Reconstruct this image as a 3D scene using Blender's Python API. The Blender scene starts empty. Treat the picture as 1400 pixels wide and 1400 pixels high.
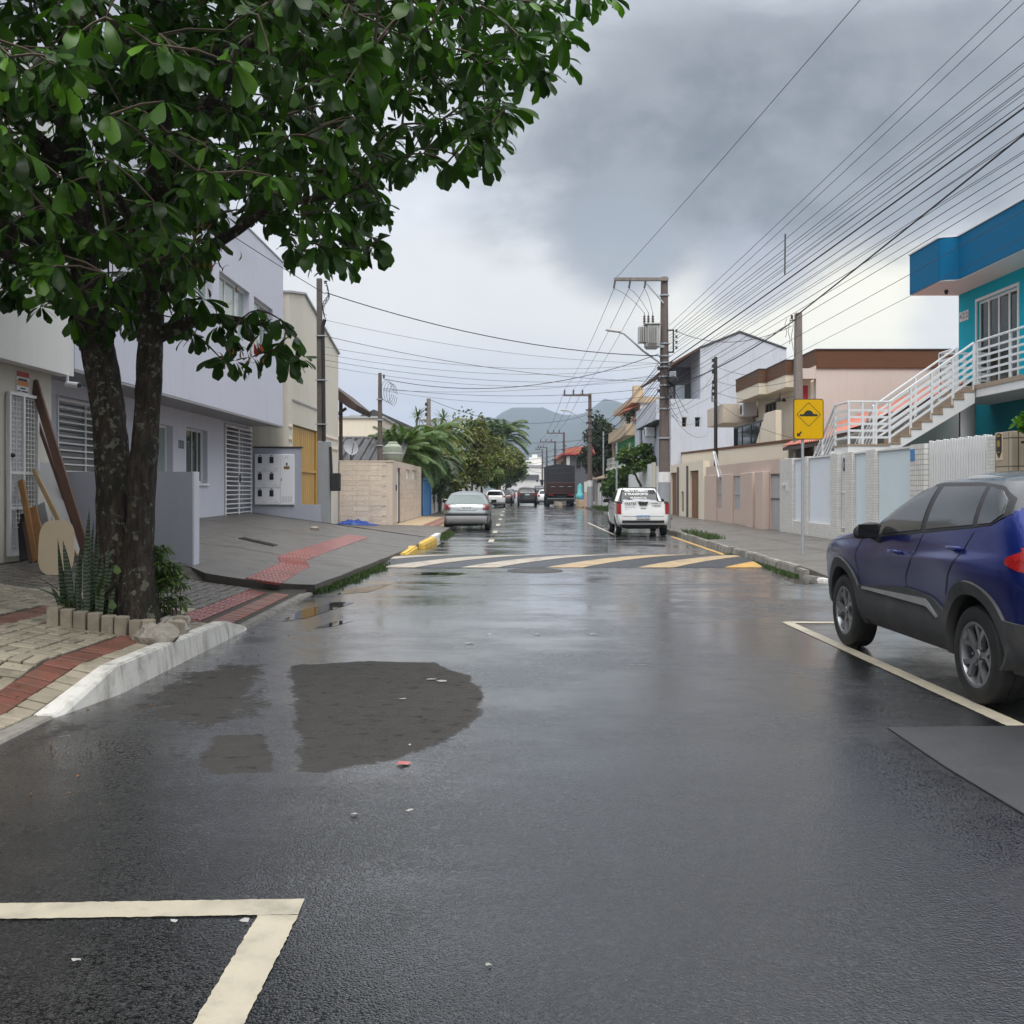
import bpy, bmesh, math, random
from mathutils import Vector, Matrix, noise

scene = bpy.context.scene
COL = scene.collection
rad = math.radians
RN = random.Random(11)

# ------------------------------------------------------------------ camera
cam_d = bpy.data.cameras.new('camera')
cam_d.sensor_width = 36.0
cam_d.lens = 36.0
cam_d.shift_y = -31.0 / 1400.0
cam_d.clip_start = 0.05
cam_d.clip_end = 12000.0
cam = bpy.data.objects.new('camera', cam_d)
COL.objects.link(cam)
cam.location = (0.0, 0.0, 1.5)
cam.rotation_euler = (rad(90), 0.0, 0.0)
scene.camera = cam

scene.view_settings.view_transform = 'Standard'
scene.view_settings.look = 'None'
scene.view_settings.gamma = 1.0
scene.view_settings.exposure = 1.25
scene.view_settings.use_curve_mapping = False
scene.cycles.use_denoising = True
scene.cycles.max_bounces = 8
scene.cycles.transparent_max_bounces = 8
scene.cycles.volume_bounces = 0
scene.cycles.caustics_reflective = True
scene.cycles.blur_glossy = 1.0
scene.cycles.caustics_refractive = False


class NT:
    """small helper that wires shader nodes"""
    def __init__(s, tree):
        s.t = tree
        s.n = tree.nodes
        s.l = tree.links

    def new(s, typ, **kw):
        n = s.n.new(typ)
        for k, v in kw.items():
            setattr(n, k, v)
        return n

    def put(s, sock, v):
        if v is None:
            return
        if isinstance(v, bpy.types.NodeSocket):
            s.l.new(v, sock)
        elif isinstance(v, (tuple, list)):
            v = tuple(v)
            if sock.type == 'RGBA' and len(v) == 3:
                v = v + (1.0,)
            sock.default_value = v
        else:
            sock.default_value = v

    def math(s, op, a, b=None, c=None, clamp=False):
        n = s.new('ShaderNodeMath', operation=op)
        n.use_clamp = clamp
        s.put(n.inputs[0], a)
        s.put(n.inputs[1], b)
        s.put(n.inputs[2], c)
        return n.outputs[0]

    def vmath(s, op, a, b=None):
        n = s.new('ShaderNodeVectorMath', operation=op)
        s.put(n.inputs[0], a)
        s.put(n.inputs[1], b)
        return n.outputs[0]

    def sep(s, v):
        n = s.new('ShaderNodeSeparateXYZ')
        s.put(n.inputs[0], v)
        return n.outputs

    def comb(s, x, y, z):
        n = s.new('ShaderNodeCombineXYZ')
        s.put(n.inputs[0], x)
        s.put(n.inputs[1], y)
        s.put(n.inputs[2], z)
        return n.outputs[0]

    def noise(s, vec, scale, detail=4.0, rough=0.55, dist=0.0):
        n = s.new('ShaderNodeTexNoise')
        s.put(n.inputs['Vector'], vec)
        n.inputs['Scale'].default_value = scale
        n.inputs['Detail'].default_value = detail
        n.inputs['Roughness'].default_value = rough
        n.inputs['Distortion'].default_value = dist
        return n.outputs['Fac']

    def voro(s, vec, scale, feature='F1', out='Distance'):
        n = s.new('ShaderNodeTexVoronoi', feature=feature)
        s.put(n.inputs['Vector'], vec)
        n.inputs['Scale'].default_value = scale
        return n.outputs[out]

    def mix(s, f, a, b, mode='MIX'):
        n = s.new('ShaderNodeMix', data_type='RGBA', blend_type=mode)
        s.put(n.inputs[0], f)
        s.put(n.inputs[6], a)
        s.put(n.inputs[7], b)
        return n.outputs[2]

    def sstep(s, x, lo, hi, a=0.0, b=1.0):
        n = s.new('ShaderNodeMapRange', interpolation_type='SMOOTHSTEP')
        s.put(n.inputs[0], x)
        s.put(n.inputs[1], lo)
        s.put(n.inputs[2], hi)
        n.inputs[3].default_value = a
        n.inputs[4].default_value = b
        return n.outputs[0]

    def ramp(s, x, stops):
        n = s.new('ShaderNodeValToRGB')
        el = n.color_ramp.elements
        while len(el) < len(stops):
            el.new(0.5)
        for e, (p, c) in zip(el, stops):
            e.position = p
            e.color = tuple(c) + (1.0,) if len(c) == 3 else c
        s.put(n.inputs[0], x)
        return n.outputs[0]

    def bump(s, h, strength=0.3, dist=0.01, normal=None):
        n = s.new('ShaderNodeBump')
        s.put(n.inputs['Height'], h)
        n.inputs['Strength'].default_value = strength
        n.inputs['Distance'].default_value = dist
        if normal is not None:
            s.put(n.inputs['Normal'], normal)
        return n.outputs[0]


# ------------------------------------------------------------------ sky and sun (overcast afternoon)
SUN_EL, SUN_AZ = rad(56), rad(178)          # azimuth clockwise from +Y
world = bpy.data.worlds.new('World')
scene.world = world
world.use_nodes = True
W = NT(world.node_tree)
W.n.clear()
w_out = W.new('ShaderNodeOutputWorld')
w_bg = W.new('ShaderNodeBackground')
W.l.new(w_bg.outputs[0], w_out.inputs[0])
w_sky = W.new('ShaderNodeTexSky', sky_type='NISHITA', sun_disc=False)
w_sky.sun_elevation = SUN_EL
w_sky.sun_rotation = SUN_AZ
w_tc = W.new('ShaderNodeTexCoord')
wd = W.vmath('NORMALIZE', w_tc.outputs['Generated'])
dx, dy, dz = W.sep(wd)
az = W.math('ARCTAN2', dx, dy)
el = W.math('ARCSINE', dz)
zc = W.math('ADD', W.math('MAXIMUM', dz, 0.0), 0.16)
plane = W.comb(W.math('DIVIDE', dx, zc), W.math('DIVIDE', dy, zc), 0.0)
nA = W.noise(plane, 0.9, 8.0, 0.58, 0.3)                       # cloud deck seen in perspective
nB = W.noise(W.comb(az, W.math('MULTIPLY', el, 2.2), 3.3), 4.2, 9.0, 0.62, 0.25)
nC = W.noise(W.comb(az, W.math('MULTIPLY', el, 1.3), 9.1), 11.0, 7.0, 0.6, 0.1)
nbc = W.math('SUBTRACT', nB, 0.5)
elw = W.math('ADD', el, W.math('MULTIPLY', nbc, 0.16))
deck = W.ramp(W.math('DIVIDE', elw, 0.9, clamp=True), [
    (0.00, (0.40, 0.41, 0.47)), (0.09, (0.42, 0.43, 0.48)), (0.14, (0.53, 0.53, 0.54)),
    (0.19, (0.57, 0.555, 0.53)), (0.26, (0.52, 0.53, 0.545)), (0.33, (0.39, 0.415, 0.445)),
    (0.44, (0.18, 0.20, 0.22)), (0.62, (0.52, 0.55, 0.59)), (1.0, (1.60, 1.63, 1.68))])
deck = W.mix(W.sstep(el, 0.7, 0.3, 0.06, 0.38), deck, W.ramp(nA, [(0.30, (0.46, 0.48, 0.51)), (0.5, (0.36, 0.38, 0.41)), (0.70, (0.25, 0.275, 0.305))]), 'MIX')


def blob(a0, e0, sa, se, soft=0.5, wob=0.7, src=None):
    """an irregular cloud region round one direction of the sky"""
    da = W.math('DIVIDE', W.math('SUBTRACT', az, a0), sa)
    de = W.math('DIVIDE', W.math('SUBTRACT', el, e0), se)
    r2 = W.math('ADD', W.math('MULTIPLY', da, da), W.math('MULTIPLY', de, de))
    r = W.math('ADD', W.math('SQRT', r2), W.math('MULTIPLY', W.math('SUBTRACT', src or nB, 0.5), wob * 2.0))
    return W.sstep(r, 1.0 - soft, 1.0 + soft, 1.0, 0.0)


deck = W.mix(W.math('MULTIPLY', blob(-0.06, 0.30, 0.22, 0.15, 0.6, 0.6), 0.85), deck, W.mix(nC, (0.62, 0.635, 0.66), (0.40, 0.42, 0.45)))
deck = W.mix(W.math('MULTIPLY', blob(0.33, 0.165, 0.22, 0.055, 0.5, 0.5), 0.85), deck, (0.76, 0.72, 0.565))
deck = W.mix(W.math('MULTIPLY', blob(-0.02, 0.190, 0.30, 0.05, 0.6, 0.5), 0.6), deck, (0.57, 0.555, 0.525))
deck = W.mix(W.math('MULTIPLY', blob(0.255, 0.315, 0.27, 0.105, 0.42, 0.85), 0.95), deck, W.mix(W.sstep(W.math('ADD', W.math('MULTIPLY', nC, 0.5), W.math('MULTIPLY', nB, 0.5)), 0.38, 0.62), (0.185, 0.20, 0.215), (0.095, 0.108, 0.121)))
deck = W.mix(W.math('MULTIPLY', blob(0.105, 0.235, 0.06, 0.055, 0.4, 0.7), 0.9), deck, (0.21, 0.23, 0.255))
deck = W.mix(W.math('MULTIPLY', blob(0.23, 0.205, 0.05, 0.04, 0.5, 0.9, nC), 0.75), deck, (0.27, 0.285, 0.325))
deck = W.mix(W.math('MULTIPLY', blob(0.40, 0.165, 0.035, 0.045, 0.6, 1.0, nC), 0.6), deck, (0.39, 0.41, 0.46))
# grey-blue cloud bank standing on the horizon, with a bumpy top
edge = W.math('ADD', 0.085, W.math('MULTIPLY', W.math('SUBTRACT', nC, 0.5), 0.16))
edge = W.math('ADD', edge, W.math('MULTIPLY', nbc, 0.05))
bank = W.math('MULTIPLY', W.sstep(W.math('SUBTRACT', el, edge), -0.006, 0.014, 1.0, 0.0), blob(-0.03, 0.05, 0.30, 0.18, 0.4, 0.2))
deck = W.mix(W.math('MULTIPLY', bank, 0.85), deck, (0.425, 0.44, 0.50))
sky_soft = W.mix(1.0, w_sky.outputs[0], (0.10, 0.10, 0.10), 'MULTIPLY')
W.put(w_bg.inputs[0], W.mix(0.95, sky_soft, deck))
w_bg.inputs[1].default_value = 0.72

sun_d = bpy.data.lights.new('sun', 'SUN')
sun_d.energy = 1.0
sun_d.angle = rad(40)
sun_d.color = (1.0, 0.97, 0.93)
sun = bpy.data.objects.new('sun', sun_d)
COL.objects.link(sun)
sd = Vector((math.sin(SUN_AZ) * math.cos(SUN_EL), math.cos(SUN_AZ) * math.cos(SUN_EL), math.sin(SUN_EL)))
sun.rotation_euler = sd.to_track_quat('Z', 'Y').to_euler()

# ------------------------------------------------------------------ mesh and object helpers
ORG = {}


def gx(px, Y):
    return (px - 700.0) / 1400.0 * Y


def gz(py, Y):
    return 1.5 - (py - 669.0) / 1400.0 * Y


def yx(px, X):
    """distance at which the plane X meets the sight line of column px"""
    return X * 1400.0 / (px - 700.0)


def thing(name, label, cat, loc=(0, 0, 0), rotz=0.0, group=None):
    o = bpy.data.objects.new(name, None)
    COL.objects.link(o)
    o.empty_display_size = 0.2
    o.location = loc
    o.rotation_euler = (0, 0, rotz)
    o['label'] = label
    o['category'] = cat
    if group:
        o['group'] = group
    ORG[o.name] = Vector(loc)
    return o


def tag(o, label=None, cat=None, group=None, kind=None):
    if label:
        o['label'] = label
    if cat:
        o['category'] = cat
    if group:
        o['group'] = group
    if kind:
        o['kind'] = kind
    return o


def place(name, me, parent=None, loc=(0, 0, 0), rot=(0, 0, 0), scale=None, world=True):
    """one more object that shares mesh data"""
    o = bpy.data.objects.new(name, me)
    COL.objects.link(o)
    if parent is not None:
        o.parent = parent
        og = ORG.get(parent.name, Vector((0, 0, 0)))
        if world:
            o.location = Vector(loc) - og
            ORG[o.name] = Vector(loc)
        else:
            o.location = loc
            ORG[o.name] = Vector((0, 0, 0))
    else:
        o.location = loc
        ORG[o.name] = Vector(loc)
    o.rotation_euler = rot
    if scale is not None:
        o.scale = scale if isinstance(scale, (tuple, list)) else (scale,) * 3
    return o


class MB:
    def __init__(s):
        s.v = []
        s.f = []
        s.m = []

    def add(s, vs, fs, mi=0):
        n = len(s.v)
        s.v.extend(tuple(v) for v in vs)
        s.f.extend(tuple(i + n for i in f) for f in fs)
        s.m.extend([mi] * len(fs))
        return s

    def box(s, x0, x1, y0, y1, z0, z1, mi=0):
        return s.add([(x0, y0, z0), (x1, y0, z0), (x1, y1, z0), (x0, y1, z0), (x0, y0, z1), (x1, y0, z1), (x1, y1, z1), (x0, y1, z1)],
                     [(0, 3, 2, 1), (4, 5, 6, 7), (0, 1, 5, 4), (1, 2, 6, 5), (2, 3, 7, 6), (3, 0, 4, 7)], mi)

    def bar(s, a, b, w, h=None, up=(0, 0, 1), mi=0):
        a, b = Vector(a), Vector(b)
        h = h or w
        d = (b - a).normalized()
        u = Vector(up)
        sd_ = d.cross(u)
        if sd_.length < 1e-4:
            sd_ = d.cross(Vector((0, 1, 0)))
        sd_.normalize()
        u = sd_.cross(d).normalized()
        p = []
        for q in (a, b):
            for i, j in ((-1, -1), (1, -1), (1, 1), (-1, 1)):
                p.append(q + sd_ * (i * w / 2) + u * (j * h / 2))
        return s.add(p, [(3, 2, 1, 0), (4, 5, 6, 7), (0, 1, 5, 4), (1, 2, 6, 5), (2, 3, 7, 6), (3, 0, 4, 7)], mi)

    def tube(s, pts, r, n=6, cap=True, mi=0):
        pts = [Vector(p) for p in pts]
        rs = r if isinstance(r, (list, tuple)) else [r] * len(pts)
        vs, fs = [], []
        ref = Vector((0, 0, 1))
        d0 = (pts[-1] - pts[0]).normalized()
        if abs(d0.z) > 0.9:
            ref = Vector((0, 1, 0))
        for i, p in enumerate(pts):
            d = (pts[min(i + 1, len(pts) - 1)] - pts[max(i - 1, 0)]).normalized()
            a = d.cross(ref)
            if a.length < 1e-5:
                a = d.cross(Vector((1, 0, 0)))
            a.normalize()
            b = a.cross(d)
            for k in range(n):
                t = 2 * math.pi * k / n
                vs.append(p + (a * math.cos(t) + b * math.sin(t)) * rs[i])
        for i in range(len(pts) - 1):
            for k in range(n):
                k2 = (k + 1) % n
                fs.append((i * n + k, i * n + k2, (i + 1) * n + k2, (i + 1) * n + k))
        if cap:
            fs.append(tuple(range(n))[::-1])
            fs.append(tuple(range((len(pts) - 1) * n, len(pts) * n)))
        return s.add(vs, fs, mi)

    def prism(s, poly, axis, a0, a1, mi=0):
        """2-D polygon extruded along an axis: 'x' takes (y,z), 'y' takes (x,z), 'z' takes (x,y)"""
        def P(u, v, a):
            return (a, u, v) if axis == 'x' else ((u, a, v) if axis == 'y' else (u, v, a))
        n = len(poly)
        vs = [P(u, v, a0) for u, v in poly] + [P(u, v, a1) for u, v in poly]
        fs = [tuple(range(n)), tuple(range(n, 2 * n))[::-1]]
        for i in range(n):
            j = (i + 1) % n
            fs.append((j, i, i + n, j + n))
        return s.add(vs, fs, mi)

    def lathe(s, prof, n, origin=(0, 0, 0), axis='z', mi=0, cap=False):
        vs, fs = [], []
        for r, h in prof:
            for k in range(n):
                t = 2 * math.pi * k / n
                c, q = r * math.cos(t), r * math.sin(t)
                p = (c, q, h) if axis == 'z' else ((h, c, q) if axis == 'x' else (c, h, q))
                vs.append((p[0] + origin[0], p[1] + origin[1], p[2] + origin[2]))
        for i in range(len(prof) - 1):
            for k in range(n):
                k2 = (k + 1) % n
                fs.append((i * n + k, i * n + k2, (i + 1) * n + k2, (i + 1) * n + k))
        if cap:
            fs.append(tuple(range(n))[::-1])
            fs.append(tuple(range((len(prof) - 1) * n, len(prof) * n)))
        return s.add(vs, fs, mi)

    def grid(s, rows, mi=0, closed=False):
        n = len(rows[0])
        vs = [p for r in rows for p in r]
        fs = []
        for i in range(len(rows) - 1):
            for k in range(n if closed else n - 1):
                k2 = (k + 1) % n
                fs.append((i * n + k, i * n + k2, (i + 1) * n + k2, (i + 1) * n + k))
        return s.add(vs, fs, mi)

    def mesh(s, name, mats, smooth=False, bevel=0.0, off=None, normals=True, seg=1):
        me = bpy.data.meshes.new(name)
        vs = s.v if off is None else [(x - off[0], y - off[1], z - off[2]) for x, y, z in s.v]
        me.from_pydata(vs, [], s.f)
        for m in (mats if isinstance(mats, (list, tuple)) else [mats]):
            me.materials.append(m)
        if any(s.m):
            me.polygons.foreach_set('material_index', s.m)
        if bevel or normals:
            bm = bmesh.new()
            bm.from_mesh(me)
            if bevel:
                es = [e for e in bm.edges if len(e.link_faces) == 2 and e.calc_face_angle(0) > 0.5]
                bmesh.ops.bevel(bm, geom=es, offset=bevel, segments=seg, affect='EDGES', clamp_overlap=True)
            if normals:
                bmesh.ops.recalc_face_normals(bm, faces=bm.faces)
            bm.to_mesh(me)
            bm.free()
        if smooth:
            me.polygons.foreach_set('use_smooth', [True] * len(me.polygons))
            me.set_sharp_from_angle(angle=rad(smooth if smooth > 1 else 40))
        return me

    def build(s, name, mats, parent=None, smooth=False, bevel=0.0, world=True, normals=True, seg=1):
        off = ORG.get(parent.name) if (parent is not None and world) else None
        me = s.mesh(name, mats, smooth, bevel, off, normals, seg)
        o = bpy.data.objects.new(name, me)
        COL.objects.link(o)
        if parent is not None:
            o.parent = parent
            ORG[o.name] = ORG.get(parent.name, Vector((0, 0, 0))) if world else Vector((0, 0, 0))
        else:
            ORG[o.name] = Vector((0, 0, 0))
        return o


def box(name, m, parent, x0, x1, y0, y1, z0, z1, bevel=0.0, world=True):
    return MB().box(x0, x1, y0, y1, z0, z1).build(name, m, parent, bevel=bevel, world=world)


def wallf(mb, o, d, u0, u1, z0, z1, th, holes=()):
    """a wall in the vertical plane through o along d (unit xy vector); holes are (u0,u1,z0,z1).
    The outer face lies in the plane, the wall reaches th to the left of d."""
    d = Vector((d[0], d[1], 0)).normalized()
    n = Vector((-d.y, d.x, 0))
    o = Vector((o[0], o[1], 0))
    us = sorted({u0, u1} | {min(max(h[i], u0), u1) for h in holes for i in (0, 1)})
    zz = sorted({z0, z1} | {min(max(h[i], z0), z1) for h in holes for i in (2, 3)})

    def solid(i, j):
        if i < 0 or j < 0 or i >= len(us) - 1 or j >= len(zz) - 1:
            return False
        cu, cz = (us[i] + us[i + 1]) / 2, (zz[j] + zz[j + 1]) / 2
        return not any(h[0] < cu < h[1] and h[2] < cz < h[3] for h in holes)

    def P(u, z, t):
        return tuple(o + d * u + n * t + Vector((0, 0, z)))
    for i in range(len(us) - 1):
        for j in range(len(zz) - 1):
            if not solid(i, j):
                continue
            a, b, c, e = us[i], us[i + 1], zz[j], zz[j + 1]
            mb.add([P(a, c, 0), P(b, c, 0), P(b, e, 0), P(a, e, 0)], [(0, 1, 2, 3)])
            mb.add([P(a, c, th), P(b, c, th), P(b, e, th), P(a, e, th)], [(3, 2, 1, 0)])
            if not solid(i - 1, j):
                mb.add([P(a, c, 0), P(a, e, 0), P(a, e, th), P(a, c, th)], [(0, 1, 2, 3)])
            if not solid(i + 1, j):
                mb.add([P(b, c, 0), P(b, c, th), P(b, e, th), P(b, e, 0)], [(0, 1, 2, 3)])
            if not solid(i, j - 1):
                mb.add([P(a, c, 0), P(a, c, th), P(b, c, th), P(b, c, 0)], [(0, 1, 2, 3)])
            if not solid(i, j + 1):
                mb.add([P(a, e, 0), P(b, e, 0), P(b, e, th), P(a, e, th)], [(0, 1, 2, 3)])
    return mb


def wall(name, m, parent, o, d, u0, u1, z0, z1, th, holes=()):
    return wallf(MB(), o, d, u0, u1, z0, z1, th, holes).build(name, m, parent, normals=False)


def window(parent, o, d, u0, u1, z0, z1, fm, gm, depth=0.12, cols=2, rows=1, fw=0.05, name='window', sill=None):
    """frame set depth into the wall, one pane per light as sub-parts"""
    d = Vector((d[0], d[1], 0)).normalized()
    n = Vector((-d.y, d.x, 0))
    o = Vector((o[0], o[1], 0)) + n * depth

    def beam(mb, ua, ub, za, zb, t=0.05):
        p = []
        for q in (0, t):
            for u, z in ((ua, za), (ub, za), (ub, zb), (ua, zb)):
                p.append(tuple(o + d * u + n * q + Vector((0, 0, z))))
        mb.add(p, [(0, 1, 2, 3), (7, 6, 5, 4), (0, 4, 5, 1), (1, 5, 6, 2), (2, 6, 7, 3), (3, 7, 4, 0)])
    mb = MB()
    beam(mb, u0, u1, z0, z0 + fw)
    beam(mb, u0, u1, z1 - fw, z1)
    beam(mb, u0, u0 + fw, z0 + fw, z1 - fw)
    beam(mb, u1 - fw, u1, z0 + fw, z1 - fw)
    for i in range(1, cols):
        u = u0 + (u1 - u0) * i / cols
        beam(mb, u - fw / 2, u + fw / 2, z0 + fw, z1 - fw, 0.045)
    for j in range(1, rows):
        z = z0 + (z1 - z0) * j / rows
        beam(mb, u0 + fw, u1 - fw, z - fw * 0.4, z + fw * 0.4, 0.04)
    fr = mb.build(name, fm, parent, normals=False)
    for i in range(cols):
        g = MB()
        ua, ub = u0 + (u1 - u0) * i / cols + 0.01, u0 + (u1 - u0) * (i + 1) / cols - 0.01
        q = 0.022 + 0.006 * (i % 2)
        g.add([tuple(o + d * u + n * q + Vector((0, 0, z))) for u, z in ((ua, z0 + .01), (ub, z0 + .01), (ub, z1 - .01), (ua, z1 - .01))], [(0, 1, 2, 3)])
        g.build('pane', gm, fr, normals=False)
    if sill:
        s_ = MB()
        oo = o - n * depth
        p = []
        for q in (-0.05, depth):
            for u, z in ((u0 - .04, z0 - .05), (u1 + .04, z0 - .05), (u1 + .04, z0 - .003), (u0 - .04, z0 - .003)):
                p.append(tuple(oo + d * u + n * q + Vector((0, 0, z))))
        s_.add(p, [(0, 1, 2, 3), (7, 6, 5, 4), (0, 4, 5, 1), (1, 5, 6, 2), (2, 6, 7, 3), (3, 7, 4, 0)])
        s_.build('sill', sill, fr)
    return fr


def text(body, size, m, parent, loc, rot, name='lettering', extrude=0.002, spacing=1.0, world=True, align='CENTER', bold=0.0, xs=1.0):
    cu = bpy.data.curves.new(name, 'FONT')
    cu.body = body
    cu.size = size
    cu.extrude = extrude
    cu.align_x = align
    cu.align_y = 'CENTER'
    cu.space_character = spacing
    cu.offset = bold
    cu.resolution_u = 3
    tmp = bpy.data.objects.new('tmp', cu)
    COL.objects.link(tmp)
    dg = bpy.context.evaluated_depsgraph_get()
    me = bpy.data.meshes.new_from_object(tmp.evaluated_get(dg))
    bpy.data.objects.remove(tmp)
    me.materials.clear()
    me.materials.append(m)
    return place(name, me, parent, loc, rot, (xs, 1, 1), world=world)


def lerp(a, b, t):
    return a + (b - a) * t


def interp(x, pts):
    if x <= pts[0][0]:
        return pts[0][1]
    for (x0, y0), (x1, y1) in zip(pts, pts[1:]):
        if x <= x1:
            return y0 + (y1 - y0) * (x - x0) / (x1 - x0)
    return pts[-1][1]


def pchip(pts):
    """monotone cubic interpolation through (x, y) points"""
    xs = [p[0] for p in pts]
    ys = [p[1] for p in pts]
    n = len(xs)
    h = [xs[i + 1] - xs[i] for i in range(n - 1)]
    dl = [(ys[i + 1] - ys[i]) / h[i] for i in range(n - 1)]
    m = [0.0] * n
    m[0], m[-1] = dl[0], dl[-1]
    for i in range(1, n - 1):
        if dl[i - 1] * dl[i] > 0:
            w1, w2 = 2 * h[i] + h[i - 1], h[i] + 2 * h[i - 1]
            m[i] = (w1 + w2) / (w1 / dl[i - 1] + w2 / dl[i])

    def f(x):
        if x <= xs[0]:
            return ys[0]
        if x >= xs[-1]:
            return ys[-1]
        i = max(k for k in range(n - 1) if xs[k] <= x)
        t = (x - xs[i]) / h[i]
        t2, t3 = t * t, t * t * t
        return ys[i] * (2 * t3 - 3 * t2 + 1) + h[i] * m[i] * (t3 - 2 * t2 + t) + ys[i + 1] * (-2 * t3 + 3 * t2) + h[i] * m[i + 1] * (t3 - t2)
    return f

# ------------------------------------------------------------------ materials
def mat(name, col, rough=0.6, metal=0.0, var=0.12, vscale=2.0, bump=0.0, bscale=60.0, bdist=0.004, spec=0.5, coat=0.0,
        streak=0.0, dirt=(0.10, 0.09, 0.075), rvar=0.0, fine=0.0, rnd=0.0, grime=0.0, emit=None):
    m = bpy.data.materials.new(name)
    m.use_nodes = True
    T = NT(m.node_tree)
    b = T.n['Principled BSDF']
    geo = T.new('ShaderNodeNewGeometry')
    pos = geo.outputs['Position']
    c = T.mix(T.noise(pos, vscale, 5.0, 0.6), tuple(x * (1 - var) for x in col), tuple(min(x * (1 + var), 1.0) for x in col))
    if fine:
        c = T.mix(T.math('MULTIPLY', T.noise(pos, vscale * 28, 3.0), fine), c, tuple(x * 0.55 for x in col))
    if streak:
        x, y, z = T.sep(pos)
        sv = T.comb(T.math('MULTIPLY', x, 5.0), T.math('MULTIPLY', y, 5.0), T.math('MULTIPLY', z, 0.45))
        s1 = T.noise(sv, 1.6, 6.0, 0.65)
        s2 = T.noise(pos, 0.7, 5.0, 0.6)
        f = T.math('MULTIPLY', T.sstep(T.math('ADD', T.math('MULTIPLY', s1, 0.75), T.math('MULTIPLY', s2, 0.25)), 0.47, 0.75), streak, clamp=True)
        c = T.mix(f, c, dirt)
    if grime:
        gmask = T.math('MULTIPLY', T.sstep(T.noise(pos, 3.1, 8.0, 0.7, 0.4), 0.46, 0.70), grime, clamp=True)
        c = T.mix(gmask, c, dirt)
    if rnd:
        oi = T.new('ShaderNodeObjectInfo')
        hsv = T.new('ShaderNodeHueSaturation')
        T.put(hsv.inputs['Color'], c)
        T.put(hsv.inputs['Value'], T.math('ADD', T.math('MULTIPLY', oi.outputs['Random'], 2 * rnd), 1 - rnd))
        c = hsv.outputs[0]
    T.put(b.inputs['Base Color'], c)
    if rvar:
        T.put(b.inputs['Roughness'], T.math('ADD', rough - rvar, T.math('MULTIPLY', T.noise(pos, vscale * 1.7, 5.0), 2 * rvar), clamp=True))
    else:
        b.inputs['Roughness'].default_value = rough
    b.inputs['Metallic'].default_value = metal
    b.inputs['Specular IOR Level'].default_value = spec
    b.inputs['Coat Weight'].default_value = coat
    b.inputs['Coat Roughness'].default_value = 0.04
    if bump:
        T.put(b.inputs['Normal'], T.bump(T.noise(pos, bscale, 4.0, 0.6), bump, bdist))
    if emit:
        b.inputs['Emission Color'].default_value = tuple(emit) + (1,)
        b.inputs['Emission Strength'].default_value = 1.0
    m.diffuse_color = tuple(col) + (1,)
    return m


def glassmat(name, tint=(0.02, 0.025, 0.03), rough=0.04, refl=0.5, wob=0.0):
    """window pane: dark room behind, mirror-like outside"""
    m = bpy.data.materials.new(name)
    m.use_nodes = True
    T = NT(m.node_tree)
    b = T.n['Principled BSDF']
    geo = T.new('ShaderNodeNewGeometry')
    c = T.mix(T.noise(geo.outputs['Position'], 1.3, 3.0), tuple(x * 0.6 for x in tint), tuple(x * 1.5 for x in tint))
    T.put(b.inputs['Base Color'], c)
    b.inputs['Roughness'].default_value = rough
    b.inputs['IOR'].default_value = 1.5
    b.inputs['Specular IOR Level'].default_value = refl
    if wob:
        T.put(b.inputs['Normal'], T.bump(T.noise(geo.outputs['Position'], 1.1, 2.0), wob, 0.05))
    return m


def leafmat(name, col, trans=0.25, rough=0.38, var=0.45, vscale=1.6, spec=0.5):
    m = bpy.data.materials.new(name)
    m.use_nodes = True
    T = NT(m.node_tree)
    b = T.n['Principled BSDF']
    geo = T.new('ShaderNodeNewGeometry')
    oi = T.new('ShaderNodeObjectInfo')
    isl = geo.outputs['Random Per Island']
    r = T.math('ADD', T.math('MULTIPLY', isl, 0.7), T.math('MULTIPLY', T.noise(geo.outputs['Position'], vscale, 3.0), 0.6))
    r = T.math('ADD', r, T.math('MULTIPLY', oi.outputs['Random'], 0.25))
    dark = tuple(x * (1 - var) for x in col)
    lite = (col[0] * (1 + var) * 1.15, col[1] * (1 + var * 0.9), col[2] * (1 + var * 0.3))
    c = T.ramp(r, [(0.25, dark), (0.75, col), (1.15 / 1.3, lite)])
    c = T.mix(T.math('MULTIPLY', geo.outputs['Backfacing'], 0.35), c, tuple(min(1, x * 1.5 + 0.01) for x in col))
    T.put(b.inputs['Base Color'], c)
    b.inputs['Roughness'].default_value = rough
    b.inputs['Specular IOR Level'].default_value = spec
    tr = T.new('ShaderNodeBsdfTranslucent')
    T.put(tr.inputs[0], T.mix(1.0, c, (1.2, 1.5, 0.5), 'MULTIPLY'))
    mx = T.new('ShaderNodeMixShader')
    mx.inputs[0].default_value = trans
    T.l.new(b.outputs[0], mx.inputs[1])
    T.l.new(tr.outputs[0], mx.inputs[2])
    T.l.new(mx.outputs[0], T.n['Material Output'].inputs[0])
    return m


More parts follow.
